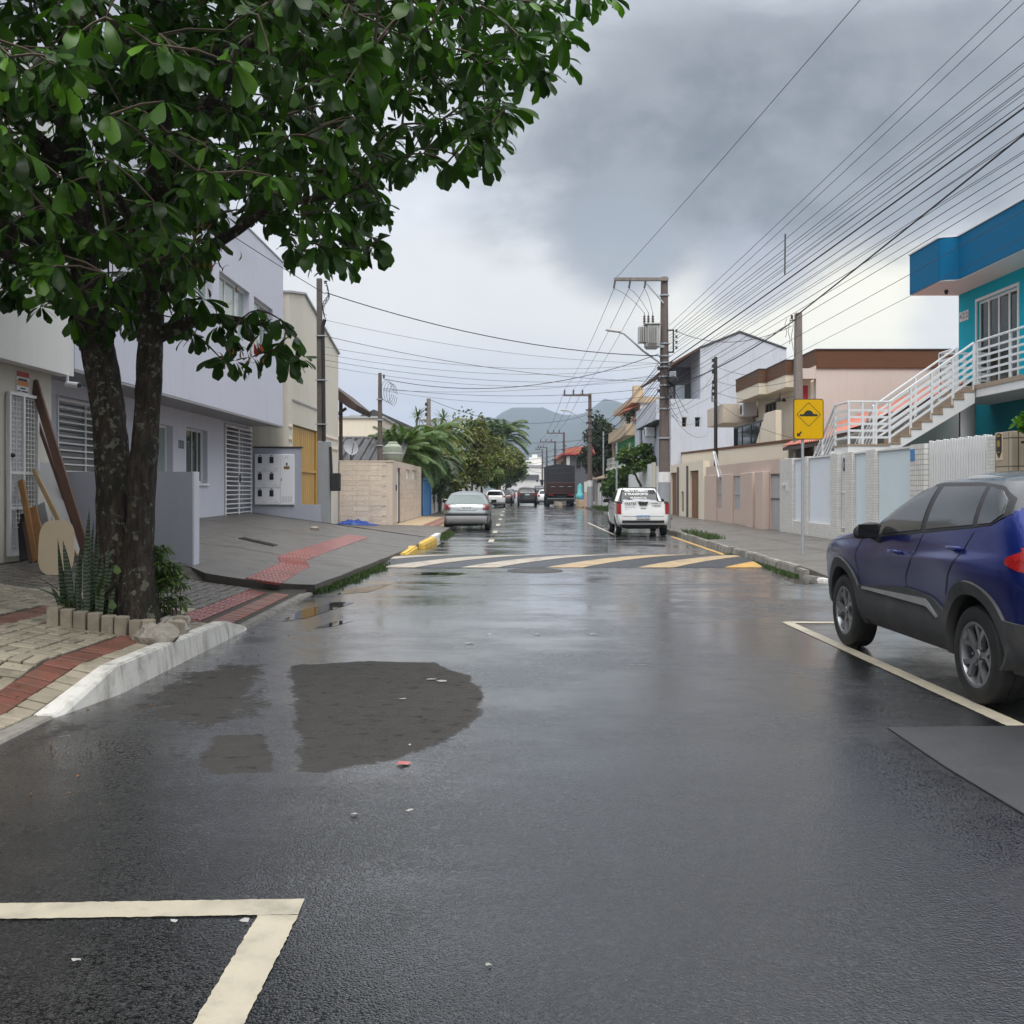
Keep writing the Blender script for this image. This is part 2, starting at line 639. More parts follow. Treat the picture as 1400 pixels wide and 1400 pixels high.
def tilemat(name, col, joint, sx, sz, rough=0.5, off=0.5, mortar=0.012, var=0.08, streak=0.0, axis='yz', bump=0.4):
    """small glazed or stone tiles: brick pattern as colour plus fine relief"""
    m = bpy.data.materials.new(name)
    m.use_nodes = True
    T = NT(m.node_tree)
    b = T.n['Principled BSDF']
    geo = T.new('ShaderNodeNewGeometry')
    x, y, z = T.sep(geo.outputs['Position'])
    u = T.math('ADD', x, y)
    v = T.comb(u, z, 0.0)
    br = T.new('ShaderNodeTexBrick')
    br.offset = off
    T.put(br.inputs['Vector'], v)
    br.inputs['Scale'].default_value = 1.0
    br.inputs['Mortar Size'].default_value = mortar
    br.inputs['Mortar Smooth'].default_value = 0.2
    br.inputs['Brick Width'].default_value = sx
    br.inputs['Row Height'].default_value = sz
    br.inputs['Color1'].default_value = tuple(c * (1 - var) for c in col) + (1,)
    br.inputs['Color2'].default_value = tuple(min(1, c * (1 + var)) for c in col) + (1,)
    br.inputs['Mortar'].default_value = tuple(joint) + (1,)
    c = br.outputs['Color']
    if streak:
        sv = T.comb(T.math('MULTIPLY', u, 4.0), T.math('MULTIPLY', z, 0.5), 0.0)
        f = T.math('MULTIPLY', T.sstep(T.noise(sv, 1.6, 6.0, 0.65), 0.45, 0.75), streak, clamp=True)
        c = T.mix(f, c, (0.16, 0.14, 0.12))
    T.put(b.inputs['Base Color'], c)
    b.inputs['Roughness'].default_value = rough
    T.put(b.inputs['Normal'], T.bump(T.math('SUBTRACT', 1.0, br.outputs['Fac']), bump, 0.004))
    return m


def asphalt():
    m = bpy.data.materials.new('wet_asphalt')
    m.use_nodes = True
    T = NT(m.node_tree)
    b = T.n['Principled BSDF']
    geo = T.new('ShaderNodeNewGeometry')
    pos = geo.outputs['Position']
    at = T.new('ShaderNodeAttribute', attribute_name='dry')
    x, y, z = T.sep(pos)
    ragged = T.math('ADD', T.math('MULTIPLY', T.math('SUBTRACT', T.noise(T.comb(T.math('MULTIPLY', x, 1.0), T.math('MULTIPLY', y, 0.8), 0.0), 3.4, 8.0, 0.74), 0.5), 1.9),
                    T.math('MULTIPLY', T.math('SUBTRACT', T.noise(pos, 16.0, 5.0, 0.7), 0.5), 0.7))
    dry = T.sstep(T.math('ADD', at.outputs['Fac'], T.math('MULTIPLY', ragged, 0.60)), 0.46, 0.62)
    vn = T.new('ShaderNodeTexVoronoi', feature='F1')
    T.put(vn.inputs['Vector'], pos)
    vn.inputs['Scale'].default_value = 100.0
    stone = T.sstep(vn.outputs['Distance'], 0.75, 0.10)
    shade = T.sep(vn.outputs['Color'])[0]
    grain = T.math('ADD', T.math('MULTIPLY', T.noise(pos, 210.0, 3.0, 0.7), 0.5), T.math('MULTIPLY', shade, 0.5))
    tracks = T.noise(T.comb(T.math('MULTIPLY', x, 1.5), T.math('MULTIPLY', y, 0.10), 1.0), 1.2, 5.0, 0.6)
    film = T.noise(T.comb(T.math('MULTIPLY', x, 0.6), T.math('MULTIPLY', y, 0.9), 4.0), 1.1, 8.0, 0.68)
    wetc = T.mix(T.math('POWER', shade, 3.0), (0.003, 0.0033, 0.0037), (0.032, 0.0325, 0.034))
    dryc = T.mix(T.math('ADD', T.math('MULTIPLY', grain, 0.5), T.math('MULTIPLY', T.noise(pos, 7.0, 6.0, 0.7), 0.5)), (0.020, 0.019, 0.018), (0.088, 0.083, 0.077))
    dryc = T.mix(T.math('MULTIPLY', T.sstep(T.noise(T.comb(T.math('MULTIPLY', x, 0.6), y, 0.0), 10.0, 6.0, 0.7), 0.56, 0.63), 0.75), dryc, (0.018, 0.0175, 0.017))
    pebb = T.sstep(T.voro(pos, 26.0), 0.055, 0.035)
    wetc = T.mix(T.math('MULTIPLY', pebb, 0.55), wetc, (0.30, 0.29, 0.26))
    worn = T.sstep(T.math('ADD', y, T.math('MULTIPLY', film, 14.0)), 12.0, 34.0, 0.0, 0.6)
    wetc = T.mix(worn, wetc, (0.05, 0.049, 0.048))
    # shallow dark lines where the surface was cut and filled, and cracks
    wob = T.math('MULTIPLY', T.math('SUBTRACT', T.noise(pos, 1.1, 4.0), 0.5), 0.7)
    cut = T.sstep(T.math('ABSOLUTE', T.math('ADD', T.math('SUBTRACT', y, 16.1), wob)), 0.13, 0.06)
    wetc = T.mix(T.math('MULTIPLY', cut, 0.8), wetc, (0.022, 0.022, 0.024))
    T.put(b.inputs['Base Color'], T.mix(dry, wetc, dryc))
    rw = T.math('ADD', 0.10, T.math('MULTIPLY', T.sstep(film, 0.36, 0.66), 0.22))
    rw = T.math('ADD', rw, T.math('MULTIPLY', T.math('SUBTRACT', tracks, 0.5), 0.14))
    rw = T.math('ADD', rw, T.math('MULTIPLY', cut, 0.2))
    T.put(b.inputs['Roughness'], T.math('ADD', T.math('MULTIPLY', T.math('SUBTRACT', 1.0, dry), rw), T.math('MULTIPLY', dry, 0.88), clamp=True))
    T.put(b.inputs['Specular IOR Level'], T.math('SUBTRACT', 0.32, T.math('MULTIPLY', dry, 0.16)))
    hgt = T.math('MULTIPLY', T.math('ADD', stone, T.math('MULTIPLY', shade, 0.6)), 0.7)
    amt = T.math('ADD', 0.55, T.math('MULTIPLY', T.sstep(film, 0.40, 0.62), 0.45))
    fade = T.sstep(y, 3.0, 13.0, 1.0, 0.06)
    nrm = T.bump(T.math('MULTIPLY', T.math('MULTIPLY', hgt, amt), fade), 0.85, 0.0060)
    nrm = T.bump(T.noise(T.comb(T.math('MULTIPLY', x, 1.0), T.math('MULTIPLY', y, 2.2), 0.0), 3.2, 4.0, 0.55), 0.07, 0.02, nrm)
    T.put(b.inputs['Normal'], nrm)
    # the film of rain water on the stones
    T.put(b.inputs['Coat Weight'], T.math('SUBTRACT', 1.0, dry))
    T.put(b.inputs['Coat Roughness'], T.math('ADD', T.math('MULTIPLY', rw, 0.8), 0.02))
    b.inputs['Coat IOR'].default_value = 1.4
    T.put(b.inputs['Coat Normal'], T.bump(T.math('MULTIPLY', T.math('MULTIPLY', hgt, amt), fade), 0.6, 0.0026))
    return m


M = {}
M['asphalt'] = asphalt()
M['asphalt_patch'] = mat('asphalt_patch', (0.042, 0.042, 0.044), 0.42, var=0.25, vscale=3, bump=0.7, bscale=140, bdist=0.004, rvar=0.14, fine=0.7)
M['hump_black'] = mat('hump_black', (0.022, 0.023, 0.026), 0.34, var=0.3, vscale=6, bump=0.5, bscale=120, bdist=0.004, rvar=0.1)
M['paint_white'] = mat('paint_white', (0.44, 0.395, 0.30), 0.45, var=0.16, vscale=5, bump=0.5, bscale=140, bdist=0.003, grime=0.5, dirt=(0.16, 0.15, 0.13), fine=0.25)
M['paint_tan'] = mat('paint_tan', (0.42, 0.30, 0.16), 0.42, var=0.2, vscale=3, bump=0.5, bscale=130, bdist=0.003, grime=0.65, dirt=(0.10, 0.095, 0.085), fine=0.3)
M['paint_pale'] = mat('paint_pale', (0.42, 0.36, 0.28), 0.4, var=0.2, vscale=3, bump=0.5, bscale=130, bdist=0.003, grime=0.65, dirt=(0.11, 0.10, 0.095), fine=0.3)
M['paint_orange'] = mat('paint_orange', (0.50, 0.29, 0.06), 0.45, var=0.2, vscale=3, bump=0.5, bscale=130, bdist=0.003, grime=0.5, dirt=(0.12, 0.10, 0.07), fine=0.3)
M['kerb_white'] = mat('kerb_white', (0.70, 0.68, 0.63), 0.7, var=0.1, vscale=5, bump=0.5, bscale=50, bdist=0.006, streak=0.75, grime=0.55, dirt=(0.16, 0.14, 0.11), fine=0.2)
M['kerb_old'] = mat('kerb_old', (0.28, 0.26, 0.23), 0.75, var=0.3, vscale=6, bump=0.8, bscale=30, bdist=0.015, streak=0.9, grime=0.8, dirt=(0.06, 0.06, 0.045), fine=0.4, rnd=0.15)
M['kerb_yellow'] = mat('kerb_yellow', (0.62, 0.40, 0.06), 0.6, var=0.15, vscale=5, bump=0.5, bscale=40, bdist=0.008, grime=0.6, dirt=(0.14, 0.11, 0.06))
M['paver'] = mat('paver', (0.36, 0.315, 0.235), 0.62, var=0.25, vscale=4, bump=0.7, bscale=120, bdist=0.003, grime=0.6, dirt=(0.10, 0.085, 0.06), fine=0.5, rnd=0.16, rvar=0.12)
M['paver_grey'] = mat('paver_grey', (0.14, 0.125, 0.11), 0.36, var=0.25, vscale=4, bump=0.7, bscale=120, bdist=0.003, grime=0.5, dirt=(0.07, 0.065, 0.055), fine=0.5, rnd=0.2, rvar=0.14)
M['brick_red'] = mat('brick_red', (0.20, 0.075, 0.05), 0.55, var=0.25, vscale=5, bump=0.7, bscale=110, bdist=0.003, grime=0.65, dirt=(0.09, 0.06, 0.045), fine=0.4, rnd=0.2, rvar=0.12)
M['tactile_red'] = mat('tactile_red', (0.25, 0.07, 0.06), 0.22, var=0.25, vscale=4, bump=0.4, bscale=120, bdist=0.003, grime=0.35, dirt=(0.16, 0.08, 0.07), rnd=0.15, rvar=0.12)
M['joint_sand'] = mat('joint_sand', (0.04, 0.035, 0.027), 0.85, var=0.3, vscale=6, bump=0.6, bscale=120)
M['concrete'] = mat('concrete', (0.115, 0.103, 0.090), 0.42, var=0.22, vscale=1.3, bump=1.0, bscale=55, bdist=0.009, grime=0.8, dirt=(0.055, 0.052, 0.045), fine=0.7, rvar=0.2)
M['pavement'] = mat('pavement', (0.135, 0.12, 0.102), 0.45, var=0.25, vscale=0.9, bump=0.9, bscale=55, bdist=0.008, grime=0.8, dirt=(0.06, 0.056, 0.05), fine=0.6, rvar=0.18)
M['pavement_tan'] = mat('pavement_tan', (0.42, 0.31, 0.18), 0.5, var=0.15, vscale=1.2, grime=0.3, dirt=(0.2, 0.15, 0.1), rvar=0.1)
M['soil'] = mat('soil', (0.05, 0.038, 0.026), 0.9, var=0.4, vscale=9, bump=1.0, bscale=40, bdist=0.03)
M['ground'] = mat('ground', (0.13, 0.12, 0.095), 0.9, var=0.3, vscale=0.2)
M['hill'] = mat('hill', (0.035, 0.052, 0.05), 0.95, var=0.45, vscale=0.012, bump=0.0)  # green forest with part of the haze's blue put into its colour

M['white_wall'] = mat('white_wall', (0.74, 0.73, 0.70), 0.75, var=0.05, vscale=0.7, bump=0.3, bscale=120, bdist=0.003, streak=0.30, dirt=(0.42, 0.41, 0.39))
M['cream_dim'] = mat('cream_dim', (0.60, 0.56, 0.48), 0.75, var=0.06, vscale=0.8, bump=0.2, bscale=120, streak=0.2, dirt=(0.3, 0.28, 0.24))
M['lilac_wall'] = mat('lilac_wall', (0.565, 0.575, 0.645), 0.75, var=0.04, vscale=0.5, bump=0.3, bscale=140, bdist=0.002, streak=0.28, dirt=(0.36, 0.36, 0.39))
M['slate_wall'] = mat('slate_wall', (0.31, 0.325, 0.375), 0.7, var=0.08, vscale=0.8, bump=0.3, bscale=140, bdist=0.002, streak=0.12, dirt=(0.13, 0.13, 0.15))
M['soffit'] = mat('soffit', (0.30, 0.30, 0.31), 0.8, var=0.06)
M['metal_white'] = mat('metal_white', (0.72, 0.72, 0.71), 0.4, var=0.05, vscale=3, spec=0.5)
M['alu_white'] = mat('alu_white', (0.74, 0.74, 0.73), 0.4, var=0.03)
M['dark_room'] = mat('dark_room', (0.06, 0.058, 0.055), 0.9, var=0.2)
M['grey_room'] = mat('grey_room', (0.20, 0.195, 0.18), 0.9, var=0.1)
M['curtain'] = mat('curtain', (0.52, 0.58, 0.56), 0.8, var=0.12, vscale=5)
M['glass'] = glassmat('glass', (0.03, 0.035, 0.04))
M['glass_green'] = glassmat('glass_green', (0.02, 0.035, 0.032), 0.05, 0.3)
M['glass_pale'] = glassmat('glass_pale', (0.24, 0.29, 0.28), 0.06)
M['glass_room'] = glassmat('glass_room', (0.10, 0.10, 0.09), 0.06, 0.4)
M['glass_dark'] = glassmat('glass_dark', (0.012, 0.013, 0.014), 0.05)
M['cream_wall'] = mat('cream_wall', (0.66, 0.62, 0.52), 0.78, var=0.06, vscale=0.7, bump=0.3, bscale=110, bdist=0.003, streak=0.30, dirt=(0.30, 0.26, 0.19))
M['yellow_wood'] = mat('yellow_wood', (0.52, 0.31, 0.075), 0.5, var=0.16, vscale=3, grime=0.25, dirt=(0.40, 0.28, 0.16), rnd=0.10)
M['stone_tile'] = mat('stone_tile', (0.60, 0.51, 0.42), 0.7, var=0.14, vscale=3, bump=1.0, bscale=14, bdist=0.02, streak=0.3, dirt=(0.2, 0.17, 0.14), rnd=0.07)
M['beige_plaster'] = mat('beige_plaster', (0.58, 0.49, 0.40), 0.78, var=0.08, vscale=1.2, streak=0.3, dirt=(0.22, 0.18, 0.15))
M['dark_wood'] = mat('dark_wood', (0.055, 0.032, 0.025), 0.6, var=0.3, vscale=5)
M['dark_tile'] = mat('dark_tile', (0.038, 0.036, 0.037), 0.55, var=0.35, vscale=4, bump=0.4, bscale=30, bdist=0.01, grime=0.4, dirt=(0.14, 0.13, 0.12), rnd=0.2)
M['clay_tile'] = mat('clay_tile', (0.50, 0.15, 0.09), 0.5, var=0.3, vscale=5, grime=0.35, dirt=(0.22, 0.09, 0.06), rnd=0.15)
M['wood_post'] = mat('wood_post', (0.10, 0.085, 0.075), 0.85, var=0.35, vscale=6, streak=0.5, dirt=(0.05, 0.04, 0.035), bump=0.7, bscale=25, bdist=0.01)
M['conc_pole'] = mat('conc_pole', (0.22, 0.195, 0.175), 0.85, var=0.25, vscale=4, streak=0.8, dirt=(0.075, 0.06, 0.052), bump=0.6, bscale=40, bdist=0.008)
M['conc_pole_dark'] = mat('conc_pole_dark', (0.125, 0.098, 0.085), 0.85, var=0.3, vscale=4, streak=0.8, dirt=(0.055, 0.038, 0.034), bump=0.6, bscale=40, bdist=0.008)
M['pole_grey'] = mat('pole_grey', (0.25, 0.265, 0.28), 0.7, var=0.12, vscale=3, streak=0.4, dirt=(0.14, 0.13, 0.13))
M['pole_white'] = mat('pole_white', (0.62, 0.61, 0.60), 0.7, var=0.1, vscale=3, streak=0.4, dirt=(0.3, 0.28, 0.26))
M['steel'] = mat('steel', (0.38, 0.39, 0.40), 0.42, metal=0.8, var=0.15, vscale=5)
M['galv'] = mat('galv', (0.36, 0.39, 0.42), 0.5, metal=0.3, var=0.12, vscale=6)
M['trafo'] = mat('trafo', (0.42, 0.42, 0.40), 0.5, var=0.08, vscale=4, streak=0.3, dirt=(0.25, 0.22, 0.2))
M['black_rubber'] = mat('black_rubber', (0.018, 0.018, 0.018), 0.55, var=0.2, vscale=6)
M['porcelain'] = mat('porcelain', (0.06, 0.045, 0.04), 0.25, var=0.1)
M['wire'] = mat('wire', (0.03, 0.03, 0.033), 0.6, var=0.1)
M['wire_thin'] = mat('wire_thin', (0.10, 0.10, 0.105), 0.5, var=0.1)
M['sign_yellow'] = mat('sign_yellow', (0.62, 0.36, 0.002), 0.4, spec=0.15, var=0.06, vscale=3)
M['sign_black'] = mat('sign_black', (0.015, 0.014, 0.012), 0.5, var=0.1)
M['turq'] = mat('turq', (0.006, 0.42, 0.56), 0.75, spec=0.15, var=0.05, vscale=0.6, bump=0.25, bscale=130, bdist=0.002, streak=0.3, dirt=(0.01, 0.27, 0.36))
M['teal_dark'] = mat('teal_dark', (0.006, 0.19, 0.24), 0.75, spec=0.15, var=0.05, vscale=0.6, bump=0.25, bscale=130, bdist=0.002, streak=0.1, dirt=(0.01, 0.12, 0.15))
M['blue_fascia'] = mat('blue_fascia', (0.0005, 0.115, 0.245), 0.7, spec=0.15, var=0.05, vscale=0.6, bump=0.2, bscale=130, bdist=0.002, streak=0.12, dirt=(0.008, 0.12, 0.24))
M['white_paint'] = mat('white_paint', (0.74, 0.74, 0.73), 0.65, var=0.04, vscale=1.0, streak=0.12, dirt=(0.4, 0.38, 0.36))
M['rail_white'] = mat('rail_white', (0.70, 0.72, 0.73), 0.4, var=0.05, vscale=2)
M['tread'] = mat('tread', (0.36, 0.27, 0.19), 0.5, var=0.25, vscale=5, fine=0.3)
M['peach_wall'] = mat('peach_wall', (0.58, 0.53, 0.475), 0.8, var=0.05, vscale=0.5, streak=0.35, dirt=(0.40, 0.35, 0.30), bump=0.3, bscale=60)
M['cream_yellow'] = mat('cream_yellow', (0.74, 0.66, 0.53), 0.78, var=0.05, vscale=0.6, streak=0.22, dirt=(0.4, 0.33, 0.25))
M['brown_band'] = mat('brown_band', (0.13, 0.065, 0.036), 0.65, spec=0.15, var=0.15, vscale=1.3, streak=0.2, dirt=(0.15, 0.07, 0.04))
M['mauve_wall'] = mat('mauve_wall', (0.55, 0.43, 0.365), 0.8, var=0.05, vscale=0.8, streak=0.22, dirt=(0.27, 0.2, 0.18))
M['tile_white'] = tilemat('tile_white', (0.66, 0.645, 0.61), (0.47, 0.455, 0.43), 0.12, 0.062, 0.42, 0.0, 0.006, streak=0.10, bump=0.2)
M['tile_white_sq'] = tilemat('tile_white_sq', (0.66, 0.645, 0.61), (0.33, 0.31, 0.29), 0.11, 0.105, 0.42, 0.0, 0.009, streak=0.10)
M['tile_beige'] = tilemat('tile_beige', (0.40, 0.33, 0.24), (0.10, 0.08, 0.06), 0.45, 0.47, 0.45, 0.0, 0.012, streak=0.1)
M['poly_panel'] = mat('poly_panel', (0.66, 0.70, 0.74), 0.35, var=0.05, vscale=1.2, streak=0.12, dirt=(0.42, 0.46, 0.5))
M['poly_pale'] = mat('poly_pale', (0.60, 0.68, 0.71), 0.35, var=0.05, vscale=1.2)
M['grey_panel'] = mat('grey_panel', (0.38, 0.38, 0.39), 0.5, var=0.12, vscale=2, streak=0.3, dirt=(0.25, 0.24, 0.24))
M['old_lilac'] = mat('old_lilac', (0.50, 0.52, 0.575), 0.8, var=0.12, vscale=0.5, streak=0.40, dirt=(0.24, 0.24, 0.27))
M['brown_gate'] = mat('brown_gate', (0.20, 0.095, 0.045), 0.55, var=0.2, vscale=3, rnd=0.12)
M['black_metal'] = mat('black_metal', (0.02, 0.02, 0.021), 0.45, var=0.1)
M['red_paint'] = mat('red_paint', (0.42, 0.035, 0.045), 0.55, var=0.1)
M['green_wall'] = mat('green_wall', (0.04, 0.30, 0.11), 0.75, var=0.1, vscale=1)
M['ochre_wall'] = mat('ochre_wall', (0.48, 0.37, 0.25), 0.78, var=0.08, vscale=1)
M['pink_wall'] = mat('pink_wall', (0.55, 0.36, 0.28), 0.78, var=0.08, vscale=1)
M['charcoal_wall'] = mat('charcoal_wall', (0.085, 0.085, 0.095), 0.7, var=0.1, vscale=1)
M['blue_gate'] = mat('blue_gate', (0.06, 0.22, 0.50), 0.5, var=0.12, vscale=2, rnd=0.1)
M['navy'] = mat('navy', (0.03, 0.055, 0.12), 0.5, var=0.15, vscale=2)
M['stained_white'] = mat('stained_white', (0.66, 0.65, 0.62), 0.8, var=0.1, vscale=1.2, streak=0.9, dirt=(0.16, 0.155, 0.15))
M['far_white'] = mat('far_white', (0.72, 0.70, 0.66), 0.8, var=0.06, vscale=0.2, streak=0.2, dirt=(0.4, 0.38, 0.36))
M['aqua'] = mat('aqua', (0.13, 0.52, 0.52), 0.5, var=0.08, vscale=2)
M['tarp_blue'] = mat('tarp_blue', (0.008, 0.05, 0.26), 0.4, var=0.2, vscale=8)


def barkmat():
    m = bpy.data.materials.new('bark')
    m.use_nodes = True
    T = NT(m.node_tree)
    b = T.n['Principled BSDF']
    pos = T.new('ShaderNodeNewGeometry').outputs['Position']
    x, y, z = T.sep(pos)
    v = T.comb(T.math('MULTIPLY', x, 3.2), T.math('MULTIPLY', y, 3.2), T.math('MULTIPLY', z, 0.7))
    ridge = T.noise(v, 7.0, 8.0, 0.7, 0.4)
    c = T.ramp(ridge, [(0.34, (0.010, 0.008, 0.006)), (0.50, (0.042, 0.030, 0.022)), (0.66, (0.105, 0.078, 0.056))])
    moss = T.sstep(T.noise(pos, 2.6, 6.0, 0.65), 0.50, 0.62)
    c = T.mix(T.math('MULTIPLY', moss, 0.75), c, (0.016, 0.019, 0.008))
    lich = T.math('MULTIPLY', T.sstep(T.noise(pos, 15.0, 5.0, 0.62), 0.56, 0.60), T.sstep(T.noise(pos, 3.3, 3.0), 0.40, 0.54))
    c = T.mix(T.math('MULTIPLY', lich, 0.85), c, T.mix(T.noise(pos, 30.0), (0.10, 0.12, 0.075), (0.26, 0.27, 0.21)))
    T.put(b.inputs['Base Color'], c)
    b.inputs['Roughness'].default_value = 0.75
    T.put(b.inputs['Normal'], T.bump(T.math('ADD', ridge, T.math('MULTIPLY', T.noise(pos, 55.0, 4.0), 0.3)), 1.0, 0.05))
    return m


M['bark'] = barkmat()
M['twig'] = mat('twig', (0.085, 0.062, 0.045), 0.8, var=0.3, vscale=9)
M['palm_trunk'] = mat('palm_trunk', (0.16, 0.13, 0.10), 0.9, var=0.35, vscale=6)
M['leaf_tree'] = leafmat('leaf_tree', (0.024, 0.070, 0.007), 0.22, 0.36, 0.65, spec=0.30)
M['leaf_bright'] = leafmat('leaf_bright', (0.052, 0.140, 0.010), 0.28, 0.36, 0.45, spec=0.30)
M['leaf_olive'] = leafmat('leaf_olive', (0.085, 0.10, 0.022), 0.25, 0.5, 0.55)
M['leaf_green'] = leafmat('leaf_green', (0.050, 0.098, 0.018), 0.25, 0.5, 0.5)
M['leaf_dark'] = leafmat('leaf_dark', (0.022, 0.044, 0.015), 0.15, 0.5, 0.5)
M['leaf_palm'] = leafmat('leaf_palm', (0.052, 0.092, 0.022), 0.25, 0.45, 0.5)
M['leaf_dry'] = leafmat('leaf_dry', (0.20, 0.10, 0.035), 0.2, 0.6, 0.3)
M['leaf_red'] = leafmat('leaf_red', (0.35, 0.045, 0.02), 0.2, 0.5, 0.3)
M['snake_leaf'] = leafmat('snake_leaf', (0.040, 0.058, 0.030), 0.08, 0.4, 0.5, 14.0)
T = NT(M['snake_leaf'].node_tree)
b_ = T.n['Principled BSDF']
pz_ = T.new('ShaderNodeNewGeometry').outputs['Position']
x_, y_, z_ = T.sep(pz_)
bd_ = T.math('SINE', T.math('ADD', T.math('MULTIPLY', z_, 190.0), T.math('MULTIPLY', T.noise(pz_, 30.0, 3.0), 9.0)))
T.put(b_.inputs['Base Color'], T.mix(T.sstep(bd_, -0.3, 0.5), (0.014, 0.026, 0.012), (0.10, 0.13, 0.075)))
M['grass'] = leafmat('grass', (0.032, 0.062, 0.014), 0.2, 0.5, 0.5)
M['brick_tan'] = mat('brick_tan', (0.33, 0.285, 0.215), 0.75, var=0.2, vscale=6, bump=0.8, bscale=60, bdist=0.006, grime=0.6, dirt=(0.12, 0.10, 0.075), fine=0.3, rnd=0.12)
M['rock'] = mat('rock', (0.36, 0.33, 0.28), 0.8, var=0.3, vscale=9, bump=1.0, bscale=25, bdist=0.02, grime=0.5, dirt=(0.14, 0.12, 0.1))
M['wood_brown'] = mat('wood_brown', (0.12, 0.062, 0.045), 0.6, var=0.25, vscale=7)
M['wood_tan'] = mat('wood_tan', (0.42, 0.30, 0.16), 0.6, var=0.2, vscale=9, fine=0.3)
M['wood_orange'] = mat('wood_orange', (0.30, 0.15, 0.055), 0.55, var=0.25, vscale=9, fine=0.3)
M['board_white'] = mat('board_white', (0.66, 0.67, 0.69), 0.4, var=0.05)
M['board_cream'] = mat('board_cream', (0.62, 0.50, 0.35), 0.45, var=0.06)
M['plastic_white'] = mat('plastic_white', (0.66, 0.67, 0.70), 0.4, var=0.03)
M['meter_dark'] = glassmat('meter_dark', (0.02, 0.02, 0.022), 0.15)
M['plate_brown'] = mat('plate_brown', (0.20, 0.10, 0.03), 0.4, var=0.2)
M['print_red'] = mat('print_red', (0.45, 0.05, 0.03), 0.5, var=0.1)
M['print_orange'] = mat('print_orange', (0.62, 0.22, 0.06), 0.5, var=0.2)
M['print_dark'] = mat('print_dark', (0.04, 0.04, 0.05), 0.5, var=0.1)
M['print_white'] = mat('print_white', (0.75, 0.75, 0.75), 0.5, var=0.02)
M['gold'] = mat('gold', (0.45, 0.30, 0.05), 0.4, metal=0.5, var=0.1)
M['tarp_black'] = mat('tarp_black', (0.022, 0.023, 0.030), 0.5, var=0.3, vscale=3, bump=0.6, bscale=6, bdist=0.05)
M['truck_wood'] = mat('truck_wood', (0.055, 0.018, 0.015), 0.5, var=0.3, vscale=4)
M['pink_paper'] = mat('pink_paper', (0.42, 0.13, 0.13), 0.6, var=0.2, vscale=30)
M['paper'] = mat('paper', (0.30, 0.29, 0.27), 0.6, var=0.15, vscale=30)
M['puddle'] = glassmat('puddle', (0.02, 0.019, 0.016), 0.02, 0.6)
M['iron'] = mat('iron', (0.05, 0.046, 0.042), 0.5, metal=0.4, var=0.3, vscale=12, bump=0.5, bscale=60)
M['water_tank'] = mat('water_tank', (0.26, 0.29, 0.22), 0.7, var=0.2, vscale=4)

# ------------------------------------------------------------------ ground, hills, road
def struct(o):
    o['kind'] = 'structure'
    return o


def stuff(o, label=None):
    o['kind'] = 'stuff'
    if label:
        o['label'] = label
    return o


def sheet(name, m, poly, z, parent=None):
    return MB().add([(x, y, z) for x, y in poly], [tuple(range(len(poly)))]).build(name, m, parent, normals=False)


struct(sheet('ground', M['ground'], [(-6000, -3000), (6000, -3000), (6000, 9000), (-6000, 9000)], -0.06))


def hill_h(a, r):
    """height of the hills at azimuth a (radians) and distance r"""
    sky = [(-1.5, 150), (-0.9, 150), (-0.5, 110), (-0.25, 115), (-0.10, 120), (-0.045, 140), (-0.02, 170), (-0.005, 196), (0.0, 199), (0.03, 200), (0.048, 184), (0.06, 181),
           (0.075, 190), (0.088, 221), (0.10, 216), (0.13, 190), (0.2, 230), (0.35, 200), (0.6, 240), (1.0, 190), (1.5, 170)]
    top = interp(a, sky) * 1.0
    t = max(0.0, min(1.0, (r - 1300.0) / 1200.0))
    h = top * (t * t * (3 - 2 * t))
    if r > 2500:
        h *= max(0.0, 1 - (r - 2500) / 2200.0)
    p = Vector((math.sin(a) * r, math.cos(a) * r, 0)) * 0.004
    h += (noise.fractal(p, 1.0, 2.0, 5) * 22.0) * t * (0.35 if 2350 < r < 2700 else 1.0)
    return h


mb = MB()
rows = []
for r in (1300, 1420, 1540, 1660, 1780, 1900, 2020, 2140, 2260, 2380, 2500, 2700, 3000, 3500, 4200):
    rows.append([(math.sin(a) * r, math.cos(a) * r, hill_h(a, r) - 2.0) for a in [-1.3 + 2.6 * i / 260 for i in range(261)]])
mb.grid(rows)
struct(mb.build('hills', M['hill'], smooth=180))


def kx(Y):
    return interp(Y, [(-12, -2.99), (6.7, -2.99), (7.5, -2.86), (11, -2.82), (14.5, -2.84), (21.9, -2.45), (30, -2.2), (400, -2.2)])


def kr(Y):
    return interp(Y, [(0, 5.35), (16.4, 5.12), (17.3, 4.92), (20.8, 4.98), (23.9, 5.02), (31.8, 5.25), (60, 5.6), (400, 6.0)])


def hk(Y):
    return interp(Y, [(-12, .012), (6.7, .015), (7.5, .185), (10.2, .155), (11, .022), (14.35, .022), (14.36, .13), (22, .14), (400, .14)])


def slope_l(Y):
    return interp(Y, [(28.7, .145), (29.6, .03)])


def zs(X, Y):
    """height of the pavement on the side of the tree"""
    return hk(Y) + slope_l(Y) * max(0.0, kx(Y) - 0.13 - X)


def zr(X, Y):
    """height of the pavement on the side of the blue house"""
    return interp(Y, [(16.2, .03), (17.5, .145), (400, .145)]) + 0.02 * max(0.0, X - kr(Y)) + interp(Y, [(16.2, .03), (17.5, 0)]) * max(0.0, X - kr(Y))


